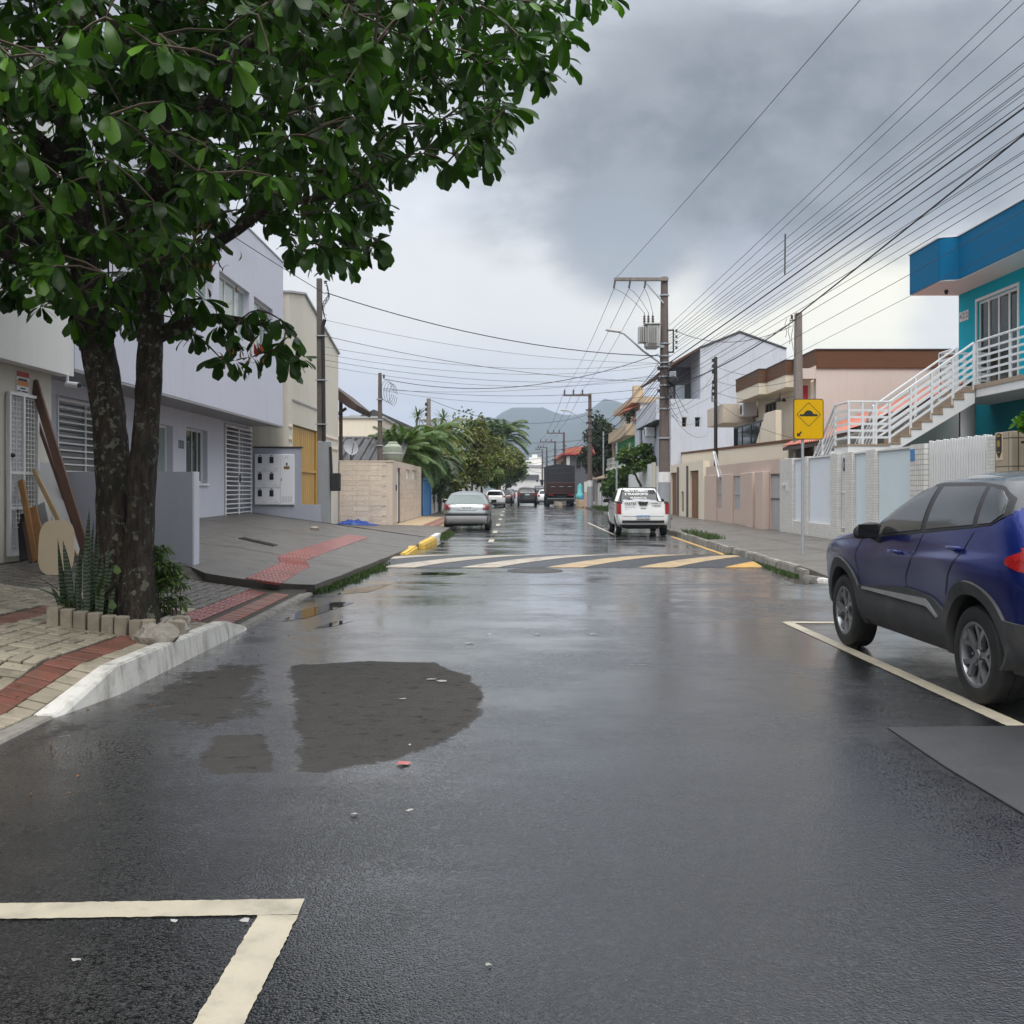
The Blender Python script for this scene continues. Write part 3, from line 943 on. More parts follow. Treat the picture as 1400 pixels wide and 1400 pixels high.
def poly_d(p, poly):
    """signed distance to a polygon, positive inside"""
    x, y = p
    ins = False
    best = 1e9
    n = len(poly)
    for i in range(n):
        (x0, y0), (x1, y1) = poly[i], poly[(i + 1) % n]
        if (y0 > y) != (y1 > y) and x < (x1 - x0) * (y - y0) / (y1 - y0) + x0:
            ins = not ins
        ex, ey = x1 - x0, y1 - y0
        t = max(0.0, min(1.0, ((x - x0) * ex + (y - y0) * ey) / (ex * ex + ey * ey)))
        best = min(best, math.hypot(x - x0 - ex * t, y - y0 - ey * t))
    return best if ins else -best


DRY = [  # polygon, half width of its soft edge, full dryness
    ([(-1.90, 8.75), (-1.2, 8.95), (-.66, 8.85), (-.33, 8.2), (-.17, 7.35), (-.24, 6.5), (-.40, 6.05), (-.62, 5.72), (-1.0, 5.42), (-1.13, 5.45)], 0.13, 1.0),
    ([(-1.84, 6.25), (-1.50, 6.28), (-1.24, 5.42), (-1.55, 5.38), (-1.72, 5.55)], 0.10, 0.95),
    ([(-2.75, 8.3), (-2.45, 8.9), (-2.03, 8.85), (-1.55, 6.75), (-1.9, 6.4), (-2.35, 6.5), (-2.7, 7.2)], 0.40, 0.80),
    ([(-2.05, 6.1), (-1.75, 6.15), (-1.75, 5.6), (-2.2, 5.6)], 0.25, 0.62),
    ([(-2.99, 6.7), (-2.55, 6.6), (-2.75, 5.4), (-2.99, 4.6)], 0.25, 0.66),
    ([(-2.3, 4.6), (-1.9, 4.75), (-1.95, 4.25), (-2.35, 4.1)], 0.3, 0.45),
]


def dryness(x, y):
    v = 0.0
    for poly, w, full in DRY:
        d = poly_d((x, y), poly)
        v = max(v, full * max(0.0, min(1.0, 0.5 + d / (2 * w))))
    return v


mb = MB()
st = 0.06
nx, ny = int(3.3 / st), int(6.6 / st)
X0, X1, Y0, Y1 = -3.1, -3.1 + nx * st, 3.6, 3.6 + ny * st
mb.grid([[(X0 + i * st, Y0 + j * st, 0.0) for i in range(nx + 1)] for j in range(ny + 1)])
n_dense = len(mb.v)
for x0, x1, y0, y1 in ((-7.0, X0, -15, 420), (X0, X1, -15, Y0), (X0, X1, Y1, 420), (X1, 9.5, -15, 420)):
    mb.add([(x0, y0, 0), (x1, y0, 0), (x1, y1, 0), (x0, y1, 0)], [(0, 1, 2, 3)])
road = struct(mb.build('road', M['asphalt'], normals=False))
at = road.data.attributes.new('dry', 'FLOAT', 'POINT')
at.data.foreach_set('value', [dryness(v[0], v[1]) if i < n_dense else 0.0 for i, v in enumerate(mb.v)])

# newer asphalt beside the parked blue car, a thin raised layer
struct(MB().prism([(2.34, -6), (2.34, 2.0), (2.30, 3.2), (2.36, 4.4), (2.33, 5.5), (2.35, 6.41), (3.6, 6.47), (5.0, 6.5), (5.0, -6)], 'z', -0.02, 0.011).build('asphalt_patch', M['asphalt_patch'], normals=True))

# painted lines
def worn_line(name, m, a, b, w0, w1, z=.004, n=120, jit=.005):
    """a painted stripe from a to b with slightly broken edges"""
    a, b = Vector((a[0], a[1], z)), Vector((b[0], b[1], z))
    s = Vector((b.y - a.y, a.x - b.x, 0)).normalized()
    rows = [[], []]
    for i in range(n + 1):
        p = a.lerp(b, i / n)
        for k, q in enumerate((-1, 1)):
            rows[k].append(tuple(p + s * q * (lerp(w0, w1, i / n) / 2 + jit * (noise.noise(p * 22 + Vector((0, 0, 7 * k))) + .7 * noise.noise(p * 60 + Vector((3, 0, 9 * k)))))))
    return struct(MB().grid(rows).build(name, m, None, normals=False))


worn_line('parking_line', M['paint_white'], (-.828, -2.0), (-.822, 3.60), .146, .142, n=400)
worn_line('parking_line', M['paint_white'], (-2.93, 3.59), (-.755, 3.672), .132, .138, .005, n=170)
worn_line('parking_line', M['paint_white'], (3.20, 6.49), (3.10, 11.55), .135, .12, n=260)
worn_line('parking_line', M['paint_white'], (3.08, 11.53), (5.0, 11.42), .14, .14, .005)
for i, (y0, ln) in enumerate([(29.0, 1.6), (35.0, 2.2), (42, 2.4), (50, 2.4), (58, 2.6), (67, 2.8), (78, 3), (90, 3), (104, 3)]):
    x = -0.60 + 0.004 * i
    struct(sheet('lane_dash', M['paint_white'], [(x - .08, y0), (x + .08, y0), (x + .08, y0 + ln), (x - .08, y0 + ln)], .004))
struct(sheet('edge_line', M['paint_white'], [(3.33, 34), (3.43, 34), (3.46, 46), (3.36, 46)], .004))
struct(sheet('edge_line', M['paint_orange'], [(4.80, 23.4), (4.92, 23.4), (5.12, 32.5), (5.00, 32.5)], .004))

# speed hump
HY0, HY1, HX0, HX1 = 19.55, 23.25, -2.50, 4.82


def hump_z(y):
    t = (y - HY0) / (HY1 - HY0)
    return 0.085 * math.sin(math.pi * max(0, min(1, t))) ** 0.8


hump = thing('speed_hump', 'wide rounded speed hump with diagonal pale and tan stripes across the road', 'speed hump', (1.2, 21.4, 0))
ys = [HY0 + (HY1 - HY0) * i / 28 for i in range(29)]
MB().grid([[(x, y, hump_z(y) + .003) for x in (HX0, 0, 2.4, HX1)] for y in ys]).build('hump_body', M['hump_black'], hump, smooth=60)
for xb, mk in ((-4.25, 'paint_pale'), (-2.55, 'paint_pale'), (-.98, 'paint_pale'), (0.66, 'paint_tan'), (2.40, 'paint_tan'), (4.05, 'paint_orange')):
    rows = []
    for y in ys:
        t = (y - HY0) / (HY1 - HY0)
        a = xb + 3.3 * t
        b = a + 0.70
        a, b = max(a, HX0 + .02), min(b, HX1 - .02)
        if b - a < 0.03:
            continue
        rows.append([(a, y, hump_z(y) + .008), ((a + b) / 2, y, hump_z(y) + .008), (b, y, hump_z(y) + .008)])
    if len(rows) > 3:
        MB().grid(rows).build('stripe', M[mk], hump, smooth=60)

cover = thing('manhole_cover', 'round iron manhole cover sunk in the road before the speed hump', 'manhole cover', (0.42, 18.85, 0))
MB().lathe([(0.0, .012), (.36, .012), (.37, .006), (.41, .006), (.42, .014), (.50, .014), (.52, 0)], 28, (0.42, 18.85, 0)).build('lid', M['iron'], cover, smooth=30)

# puddles in the gutter
for pts in ([(-2.62, 11.6), (-2.40, 11.9), (-2.2, 12.9), (-2.1, 13.5), (-2.35, 13.6), (-2.62, 12.7)], [(-2.15, 11.0), (-1.95, 11.2), (-1.8, 11.7), (-2.0, 11.65)],
            [(-2.5, 14.6), (-2.1, 14.9), (-1.9, 16.2), (-2.2, 15.9), (-2.5, 15.3)], [(-2.35, 25.4), (-2.0, 25.8), (-1.85, 28.8), (-2.12, 29.0)],
            [(4.3, 16.0), (4.8, 16.2), (4.86, 19.0), (4.6, 18.2)], [(-1.75, 18.0), (-1.0, 17.8), (-.8, 18.3), (-1.5, 18.5)]):
    out = []
    for i, (x, y) in enumerate(pts):
        x1, y1 = pts[(i + 1) % len(pts)]
        for k in range(6):
            t = k / 6
            q = noise.noise(Vector((x * 3 + t * 4, y * 3, 5))) * .05
            out.append((lerp(x, x1, t) + q, lerp(y, y1, t) + q * 2.5))
    struct(sheet('puddle', M['puddle'], out, .003))

# ------------------------------------------------------------------ left pavement
mb = MB()
xs_ = [0, .3, .6, 1.0, 1.5, 2.2, 3.0, 4.0, 5.0, 6.5]
mb.grid([[(kx(y) - .10 - q, y, zs(kx(y) - .10 - q, y) - .016) for q in xs_] for y in [-8, 0, 4, 6, 6.7, 7.0, 7.3, 7.5, 8.2, 9, 9.8, 10.2, 10.5, 10.8, 11, 12, 13, 14.0, 14.34, 14.9]])
pave = struct(mb.build('pavement', M['joint_sand'], smooth=60))
pave_w = ORG[pave.name]


def slab8(w, l, h, ch=0.006):
    """a paving piece: chamfered top, open bottom, centred, top at z=0"""
    a, b = w / 2, l / 2
    v = [(-a, -b, -h), (a, -b, -h), (a, b, -h), (-a, b, -h), (-a, -b, -ch), (a, -b, -ch), (a, b, -ch), (-a, b, -ch),
         (-a + ch, -b + ch, 0), (a - ch, -b + ch, 0), (a - ch, b - ch, 0), (-a + ch, b - ch, 0)]
    f = [(8, 9, 10, 11)]
    for i in range(4):
        j = (i + 1) % 4
        f += [(i, j, j + 4, i + 4), (i + 4, j + 4, j + 8, i + 8)]
    return v, f


def tilt(x, y):
    dy = (zs(x, y + .05) - zs(x, y - .05)) / .1
    return (math.atan(dy), math.atan(slope_l(y)), 0)


me_pav = MB().add(*slab8(.205, .094, .05)).mesh('paver', M['paver'], normals=False)
me_red = MB().add(*slab8(.215, .098, .05)).mesh('red_brick', M['brick_red'], normals=False)
pav_rest = MB()


def band_x(y):
    return kx(y) - .13 - interp(y, [(6, .30), (10.2, .32), (11, .22)])


n_ind = 0
cells = []
mod = 0.222
for j in range(0, 38):
    for i in range(0, 18):
        cy = 5.85 + mod * (j + .5)
        cx = interp(cy, [(6, -3.42), (7.5, -3.31), (14, -3.28)]) - .125 - mod * (i + .5)
        if cx < -0.5 * cy - 0.55 or cx < -6.5 or cy > 14.3:
            continue
        if abs(cx + 3.50) < .20 and cy > 10.9:
            continue
        if -4.15 < cx < -3.15 and 8.85 < cy < 10.6:
            continue
        if abs(cx + 4.38) < .11 and cy < 9.9 and cy > 8.0:
            continue
        cells.append((cx, cy, (i + j) % 2))
cells.sort(key=lambda c: c[1])


def add_piece(me_v, cx, cy, rz, dz):
    R = Matrix.Rotation(math.atan(slope_l(cy)), 3, 'Y') @ Matrix.Rotation(math.atan((zs(cx, cy + .05) - zs(cx, cy - .05)) / .1), 3, 'X') @ Matrix.Rotation(rz, 3, 'Z')
    return [tuple(R @ Vector(v) + Vector((cx, cy, zs(cx, cy) + dz))) for v in me_v]


pv, pf = slab8(.205, .094, .05)
for cx, cy, k in cells:
    for s in (-1, 1):
        ox, oy = (0, s * mod / 4) if k == 0 else (s * mod / 4, 0)
        rz = 0 if k == 0 else math.pi / 2
        x, y = cx + ox, cy + oy
        dz = RN.uniform(-.004, .003)
        if n_ind < 290:
            t = tilt(x, y)
            R = Matrix.Rotation(t[1], 3, 'Y') @ Matrix.Rotation(t[0], 3, 'X') @ Matrix.Rotation(rz + RN.uniform(-.02, .02), 3, 'Z')
            place('paver', me_pav, pave, (x, y, zs(x, y) + dz), R.to_euler())
            n_ind += 1
        else:
            pav_rest.add(add_piece(pv, x, y, rz, dz), pf)
stuff(pav_rest.build('paver_field', M['paver_grey'], pave, normals=False))
y = 5.6
while y < 14.2:                                                     # red soldier course along the kerb, and the pale course outside it
    x = band_x(y)
    t = tilt(x, y)
    yaw = math.atan((kx(y + .1) - kx(y - .1)) / .2)
    R = Matrix.Rotation(t[1], 3, 'Y') @ Matrix.Rotation(t[0], 3, 'X') @ Matrix.Rotation(-yaw + RN.uniform(-.02, .02), 3, 'Z')
    place('red_brick', me_red, pave, (x, y, zs(x, y) + RN.uniform(-.003, .004)), R.to_euler())
    if y < 10.4:
        x2 = x + .190
        place('pale_brick', me_pav, pave, (x2, y, zs(x2, y) + RN.uniform(-.004, .002)), (Matrix.Rotation(t[1], 3, 'Y') @ Matrix.Rotation(t[0], 3, 'X') @ Matrix.Rotation(-yaw + RN.uniform(-.02, .02), 3, 'Z')).to_euler(), (.74, 1, 1))
    y += .104
y = 8.05
while y < 9.85:
    place('red_brick', me_red, pave, (-4.38, y, zs(-4.38, y) + RN.uniform(-.003, .004)), (0, math.atan(.145), 0))
    y += .104

# tactile tiles with raised bars
mbt = MB()
tv, tf = slab8(.245, .245, .04, .005)
mbt.add(tv, tf)
for k in range(4):
    x = -.09 + .06 * k
    mbt.prism([(x - .014, 0), (x - .009, .006), (x + .009, .006), (x + .014, 0)], 'y', -.11, .11)
me_tac = mbt.mesh('tactile_tile', M['tactile_red'], normals=True)
y = 10.95
while y < 14.2:
    place('tactile_tile', me_tac, pave, (-3.50, y, zs(-3.5, y) + .002), tilt(-3.5, y))
    y += .25

# concrete driveway of the grey house, with its own tactile strip
mb = MB()


def front_y(x):
    return interp(x, [(-7.5, 15.3), (-4.78, 14.98), (-4.6, 14.6), (-4.3, 14.32), (-3.7, 14.36), (-2.9, 14.68)])


rows = []
NY = 30
cols = [0.0, .25, .5, .8, 1.1, 1.5, 1.9, 2.4, 2.9, 3.5, 4.2, 4.75]
for j in range(NY + 1):
    row = []
    for q in cols:
        yb = 28.72
        x_ = kx(14.6) - q
        y0 = front_y(x_)
        y = lerp(y0, yb, j / NY)
        x = kx(y) - q * (abs(-7.45 - kx(y)) / 4.75)
        row.append((x, y, zs(x, max(y, 14.4)) + noise.noise(Vector((x, y, 0)) * 1.3) * .012))
    rows.append(row)
mb.grid(rows)
mb.grid([[(x, y, z) for x, y, z in rows[0]], [(x, y + .03, z - .13) for x, y, z in rows[0]]])
mb.grid([[(r[0][0], r[0][1], r[0][2]) for r in rows], [(r[0][0] + .01, r[0][1], -.02) for r in rows]])
drive = struct(mb.build('driveway', M['concrete'], smooth=50))
mb = MB()
for pts in ([(-7.2, 18.2), (-6.0, 18.0), (-4.9, 18.4), (-4.05, 18.2)], [(-7.2, 23.6), (-5.5, 23.4), (-4.2, 23.8), (-3.6, 23.6), (-2.5, 23.7)], [(-3.3, 17.8), (-2.72, 17.9)]):
    a = []
    b = []
    for (x0, y0), (x1, y1) in zip(pts, pts[1:]):
        for k in range(8):
            x, y = lerp(x0, x1, k / 8), lerp(y0, y1, k / 8)
            y += noise.noise(Vector((x * 4, y, 3))) * .12
            a.append((x, y, zs(x, y) + .013))
            b.append((x, y + .035, zs(x, y) + .013))
    mb.grid([a, b])
mb.build('joint', M['joint_sand'], drive, normals=False)
mb = MB()
for i in range(12):
    x = -4.6 - i * .07
    mb.box(x, x + .035, 19.55 + i * .05, 19.95 + i * .05, zs(x, 19.7) + .0, zs(x, 19.7) + .02)
mb.build('drain_grate', M['iron'], drive)


def tac_x(y):
    return interp(y, [(14.3, -3.50), (17.0, -3.60), (17.9, -3.85), (25.5, -3.80)])


y = 14.52
while y < 25.4:
    for s in (-.123, .123):
        x = tac_x(y) + s
        place('tactile_tile', me_tac, drive, (x, y, zs(x, y) + .014), (0, math.atan(.145), -math.atan((tac_x(y + .2) - tac_x(y - .2)) / .4)))
    y += .25

# far stretch of pavement beyond the driveway
mb = MB()
mb.grid([[(kx(y) - q, y, hk(y) + slope_l(y) * q) for q in (0, .5, 2, 5, 12)] for y in (28.73, 29.2, 29.6, 31, 34, 38, 46, 60, 90, 150, 340)])
mb.grid([[(kx(y), y, hk(y)) for y in (28.73, 31, 34, 38, 46, 60, 90, 150, 340)], [(kx(y), y, -.02) for y in (28.73, 31, 34, 38, 46, 60, 90, 150, 340)]])
struct(mb.build('pavement', M['pavement'], smooth=50))
mb = MB()
mb.grid([[(x, y, hk(y) + .03 * max(0, kx(y) - x) + .006) for x in (-2.35, -3.0, -4.3)] for y in (37.3, 40, 44, 48.9)])
tanp = struct(mb.build('pavement', M['pavement_tan'], normals=False))
mb = MB()
for j in range(30):
    for i in range(2):
        y = 37.6 + j * .36
        x = -3.15 + i * .34
        mb.add([(a + x, b + y, c + hk(y) + .03 * (-2.3 - x) + .018) for a, b, c in slab8(.3, .3, .02)[0]], slab8(.3, .3, .02)[1])
stuff(mb.build('tile_strip', M['brick_red'], tanp, normals=False))

# ------------------------------------------------------------------ kerbs
kerb = struct(thing('kerb', 'white painted kerb', 'kerb', (-2.9, 9, 0)))
for k in ('label', 'category'):
    del kerb[k]


def kerb_stone(parent, m, y0, y1, h0, h1, fx, w=.13, side=1, name='kerb_stone', bev=.012, batter=.03):
    """one stone between y0 and y1; fx(y) is the road face, side=1 when the road is on +x"""
    p = []
    for y, h in ((y0 + .004, h0), (y1 - .004, h1)):
        f = fx(y)
        p += [(f, y, -.03), (f - side * batter, y, h), (f - side * (w + batter), y, h), (f - side * (w + batter), y, -.03)]
    return MB().add(p, [(0, 1, 2, 3), (7, 6, 5, 4), (0, 4, 5, 1), (1, 5, 6, 2), (2, 6, 7, 3), (3, 7, 4, 0)]).build(name, m, parent, bevel=min(bev, max(.004, min(h0, h1) * .3)), seg=2)


for y0, y1, h0, h1 in ((6.72, 7.52, .02, .215), (7.52, 8.42, .215, .212), (8.42, 9.3, .21, .197), (9.3, 10.25, .196, .182), (10.25, 10.98, .18, .03)):
    kerb_stone(kerb, M['kerb_white'], y0, y1, h0, h1, kx)
for i in range(4):
    kerb_stone(kerb, M['kerb_old'], 10.98 + i * .92, 11.9 + i * .92, .03, .03, kx)
for i in range(8):
    kerb_stone(kerb, M['kerb_old'], 6.72 - (i + 1) * .95, 6.72 - i * .95, .016, .016, kx)
ky = lambda y: kx(y) + .16
kerb_stone(kerb, M['kerb_yellow'], 22.3, 24.4, .10, .16, ky, .22, name='kerb_stone', bev=.03)
kerb_stone(kerb, M['kerb_yellow'], 25.6, 28.6, .14, .17, ky, .22, name='kerb_stone', bev=.03)
kerb_stone(kerb, M['kerb_white'], 29.2, 31.2, .16, .17, lambda y: kx(y) + .06, .16)
kerb2 = struct(bpy.data.objects.new('kerb', None))
COL.objects.link(kerb2)
ORG[kerb2.name] = Vector((0, 0, 0))
y = 16.9
i = 0
while y < 23.9:
    ln = RN.uniform(.40, .55)
    h = .165 + RN.uniform(-.012, .012) if y > 17.6 else lerp(.05, .16, (y - 16.9) / .7)
    kerb_stone(kerb2, M['kerb_old'], y, y + ln, h, h + RN.uniform(-.01, .01), lambda q: kr(q) + RN.uniform(-.008, .008), .13, -1, bev=.02)
    y += ln
y = 23.9
while y < 62:
    ln = 1.0
    kerb_stone(kerb2, M['kerb_old'], y, y + ln, .15 + RN.uniform(-.02, .01), .15, kr, .13, -1, bev=.02)
    y += ln
for i in range(14):
    kerb_stone(kerb2, M['kerb_white'], 16.9 - (i + 1) * .95, 16.9 - i * .95, .045, .045, kr, .10, -1, bev=.01)
mb = MB()
yy = [-8, 4, 10, 14, 16.2, 16.6, 17, 17.5, 19, 22, 26, 32, 40, 50, 62, 90, 150, 340]
mb.grid([[(kr(y) + .13 + q, y, zr(kr(y) + .13 + q, y) + noise.noise(Vector((q, y, 0))) * .01) for q in (0, .4, .9, 1.5, 2.2, 2.9, 3.6, 9)] for y in yy])
mb.grid([[(kr(y) + .13, y, zr(kr(y) + .13, y) + noise.noise(Vector((0, y, 0))) * .01) for y in yy], [(kr(y) + .125, y, -.02) for y in yy]])
pr = struct(mb.build('pavement', M['pavement'], smooth=50))
mb = MB()
for pts in ([(5.2, 19.0), (6.4, 19.3), (8.2, 19.1)], [(6.7, 17.6), (6.6, 21), (6.8, 25), (6.7, 31)], [(5.2, 22.6), (6.9, 22.5), (8.2, 22.8)], [(5.3, 26.2), (8.2, 26.0)], [(5.4, 30.2), (8.2, 30.3)], [(5.6, 20.2), (6.1, 21.1), (6.9, 21.4)]):
    a, b = [], []
    for (x0, y0), (x1, y1) in zip(pts, pts[1:]):
        for k in range(10):
            x, y = lerp(x0, x1, k / 10), lerp(y0, y1, k / 10)
            q = noise.noise(Vector((x * 3, y * 3, 8))) * .10
            a.append((x + q * .3, y + q, zr(x, y) + .013))
            b.append((x + q * .3 + .02, y + q + .035, zr(x, y) + .013))
    mb.grid([a, b])
mb.build('crack', M['joint_sand'], pr, normals=False)

# ------------------------------------------------------------------ left side: neighbour, grey house, warehouse
FX = -7.3       # street wall of the grey house
OX = -6.37      # overhanging upper floor
VY = (0, 1)     # walls that run along the street; the solid lies on -x

nb = thing('house', 'white two storey house with mesh door, overhanging the pavement behind the tree', 'house', (-8, 9, 0))
wall('wall', M['cream_dim'], nb, (-6.65, 0), VY, 2.0, 14.78, 0.0, 3.16, .22, [(13.46, 14.22, .60, 2.78), (6.0, 9.5, .4, 2.7)])
box('wall', M['cream_dim'], nb, -9.0, -6.87, 14.56, 14.78, 0.0, 3.16)
box('back_wall', M['dark_room'], nb, -9.2, -9.0, 2.0, 14.78, 0, 3.16)
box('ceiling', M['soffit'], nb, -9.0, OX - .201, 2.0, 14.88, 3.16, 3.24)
wall('upper_wall', M['white_wall'], nb, (OX, 0), VY, 2.0, 14.885, 3.14, 7.3, .2, [(9.2, 11.2, 4.6, 5.9)])
box('upper_floor', M['white_wall'], nb, -14, OX - .2, 2.0, 14.88, 3.24, 7.28)
window(nb, (OX, 0), VY, 9.2, 11.2, 4.6, 5.9, M['alu_white'], M['glass_pale'], .10)
dr = box('mesh_door', M['board_white'], nb, -6.78, -6.74, 13.47, 14.21, .62, 2.76)
mb = MB()
for i in range(9):
    y = 13.50 + i * .085
    mb.bar((-6.62, y, .64), (-6.62, y, 2.75), .012)
for i in range(34):
    z = .68 + i * .062
    mb.bar((-6.61, 13.47, z), (-6.61, 14.21, z), .009)
mb.build('grille', M['metal_white'], dr)
mb = MB()
for y in (13.44, 13.82, 14.23):
    mb.bar((-6.60, y, .62), (-6.60, y, 2.79), .045)
for z in (.64, 1.25, 1.72, 2.77):
    mb.bar((-6.595, 13.44, z), (-6.595, 14.23, z), .04)
mb.build('frame', M['metal_white'], dr)
MB().lathe([(0, -.03), (.03, -.02), (.035, .0), (.02, .02), (0, .025)], 10, (-6.56, 13.47, 1.95), 'x').build('latch', M['iron'], dr, smooth=True)
sg = thing('notice_plate', 'red and white warning notice on the pale wall above the mesh door', 'sign', (-6.64, 13.9, 2.9))
box('plate', M['print_white'], sg, -6.648, -6.635, 13.72, 14.06, 2.80, 3.09)
box('red_band', M['print_red'], sg, -6.634, -6.631, 13.72, 14.06, 3.02, 3.09)
box('orange_band', M['print_orange'], sg, -6.634, -6.631, 13.73, 14.05, 2.90, 2.965)
mb = MB()
for z, a, b in ((2.995, 13.77, 14.0), (2.978, 13.75, 14.02), (2.87, 13.82, 13.96), (2.83, 13.74, 13.82), (2.83, 13.86, 14.03)):
    mb.box(-6.634, -6.631, a, b, z - .012, z + .006)
mb.build('print', M['print_dark'], sg)

gh = thing('house', 'pale lilac grey two storey house with barred windows and overhanging upper floor', 'house', (-9, 22, 0))
wins = [(16.42, 19.35, 1.62, 3.02), (20.35, 22.05, 1.62, 2.86), (22.95, 24.55, 1.64, 2.90)]
gate_h = (25.95, 28.62, .66, 3.18)
wall('wall', M['lilac_wall'], gh, (FX, 0), VY, 14.9, 28.7, 0.0, 3.25, .22, wins + [gate_h])
box('back_wall', M['grey_room'], gh, -10.4, -10.2, 14.9, 28.7, 0, 3.25)
box('side_wall', M['slate_wall'], gh, -10.2, FX - .22, 14.9, 15.1, 0, 3.25)
box('inner_wall', M['grey_room'], gh, -10.2, FX - .22, 25.3, 25.5, 0, 3.25)
box('side_wall', M['lilac_wall'], gh, -10.2, FX - .22, 28.5, 28.7, 0, 3.25)
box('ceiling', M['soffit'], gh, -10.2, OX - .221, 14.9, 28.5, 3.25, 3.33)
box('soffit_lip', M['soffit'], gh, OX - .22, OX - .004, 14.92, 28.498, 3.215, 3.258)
upw = [(17.0, 19.2, 5.05, 6.25), (20.45, 21.78, 5.05, 6.27), (22.28, 24.86, 5.0, 6.27), (25.28, 27.28, 5.05, 6.28)]
wall('upper_wall', M['lilac_wall'], gh, (OX, 0), VY, 14.915, 28.5, 3.26, 7.79, .22, upw)
box('end_wall', M['lilac_wall'], gh, -14, OX - .22, 28.28, 28.5, 3.33, 7.79)
box('upper_floor', M['grey_room'], gh, -14, -8.2, 14.92, 28.28, 3.33, 7.6)
box('parapet_cap', M['soffit'], gh, -14, OX + .02, 14.9, 28.52, 7.792, 7.83)
for y0, y1, z0, z1 in upw:
    window(gh, (OX, 0), VY, y0, y1, z0, z1, M['alu_white'], M['glass_pale'], .12, 3 if y1 - y0 > 2 else 2)
for (y0, y1, z0, z1), gm in zip(wins, ('glass_room', 'glass_pale', 'glass_green')):
    window(gh, (FX, 0), VY, y0, y1, z0, z1, M['alu_white'], M[gm], .14, 2 if y1 - y0 > 1.65 else 1, sill=M['alu_white'])
for y0, y1 in ((20.4, 21.0), (21.4, 22.0), (24.0, 24.5)):
    mb = MB()
    mb.grid([[(FX - .30 - .03 * math.sin(k * 1.9), y0 + (y1 - y0) * k / 10, z) for k in range(11)] for z in (1.66, 2.84)])
    mb.build('curtain', M['curtain'], gh, smooth=True, normals=False)
# bars over the first window, one object each
me_b = MB().bar((0, -1.46, 0), (0, 1.46, 0), .022, .022).mesh('bar', M['metal_white'])
for i in range(12):
    place('bar', me_b, gh, (FX + .01, 17.885, 1.68 + i * .115))
me_v = MB().bar((0, 0, -.70), (0, 0, .70), .03, .03).mesh('bar', M['metal_white'])
for y in (16.43, 19.34):
    place('bar', me_v, gh, (FX + .012, y, 2.32))
me_v2 = MB().bar((0, 0, -.62), (0, 0, .62), .018, .018).mesh('bar', M['metal_white'])
for y in (23.4, 23.8, 24.2):
    place('bar', me_v2, gh, (FX - .02, y, 2.27))
mb = MB()
for q in (0, .13, .26):
    y = 22.42 + q
    mb.box(FX, FX + .008, y, y + .09, 2.40, 2.418)
    mb.box(FX, FX + .008, y, y + .09, 2.56, 2.578)
    mb.box(FX, FX + .008, y, y + .018, 2.418, 2.56)
    mb.box(FX, FX + .008, y + .072, y + .09, 2.418, 2.56)
mb.build('house_number', M['print_dark'], gh)
# barred street gate
gt = thing('gate', 'white gate of horizontal bars at the end of the lilac grey house', 'gate', (FX, 27.3, .66))
zb = .74
box('frame', M['metal_white'], gt, FX + .005, FX + .045, 25.97, 26.03, zb, 3.16)
box('frame', M['metal_white'], gt, FX + .005, FX + .045, 27.24, 27.32, zb, 3.16)
box('frame', M['metal_white'], gt, FX + .005, FX + .045, 28.54, 28.60, zb, 3.16)
box('frame', M['metal_white'], gt, FX + .006, FX + .044, 26.031, 27.239, 3.10, 3.159)
box('frame', M['metal_white'], gt, FX + .006, FX + .044, 27.321, 28.539, 3.10, 3.159)
me_g = MB().bar((0, -.603, 0), (0, .603, 0), .022, .030).mesh('bar', M['metal_white'])
for i in range(20):
    for yc in (26.635, 27.93):
        place('bar', me_g, gt, (FX + .025, yc, zb + .03 + i * .118))
box('lock', M['iron'], gt, FX + .046, FX + .07, 27.25, 27.31, 1.7, 1.88)

# low wall between the two properties
wg = thing('boundary_wall', 'slate grey painted wall with a pale end, standing across the pavement behind the tree', 'wall', (-6, 15.2, 0))
box('wall', M['slate_wall'], wg, -7.28, -4.715, 15.1, 15.36, -.1, 1.76)
box('end_face', M['lilac_wall'], wg, -4.714, -4.69, 15.1, 15.36, -.1, 1.762)

# wall of electricity meters at the far end of the driveway
mw = thing('meter_wall', 'grey wall holding a white cabinet of six electricity meters', 'meter cabinet', (-6.3, 28.8, 0))
MB().prism([(-7.29, .2), (-5.38, .2), (-5.38, 1.07), (-5.94, 1.07), (-5.94, 2.66), (-7.29, 2.66)], 'y', 28.74, 28.92).build('wall', M['slate_wall'], mw)
box('cap', M['iron'], mw, -7.32, -5.90, 28.71, 28.95, 2.664, 2.70)
mx0, mx1, mz0, mz1 = gx(348.5, 28.74), gx(403, 28.74), gz(690.5, 28.74), gz(621, 28.74)
cab = box('cabinet', M['plastic_white'], mw, mx0, mx1, 28.69, 28.739, mz0, mz1, .006)
hw = (mx1 - mx0) * .64
for r in range(3):
    z1 = mz1 - .02 - r * (mz1 - mz0 - .03) / 3
    z0 = z1 - (mz1 - mz0 - .03) / 3 + .015
    bx = box('door', M['plastic_white'], mw, mx0 + .015, mx0 + hw, 28.672, 28.689, z0, z1, .004)
    for c in range(2):
        xc = mx0 + .10 + c * .325
        box('meter_window', M['meter_dark'], bx, xc, xc + .115, 28.664, 28.671, z1 - .235, z1 - .055, .004)
        box('label_plate', M['print_dark'], bx, xc + .03, xc + .085, 28.667, 28.671, z1 - .04, z1 - .012)
        box('slot', M['grey_panel'], bx, xc + .14, xc + .23, 28.667, 28.671, z0 + .06, z0 + .072)
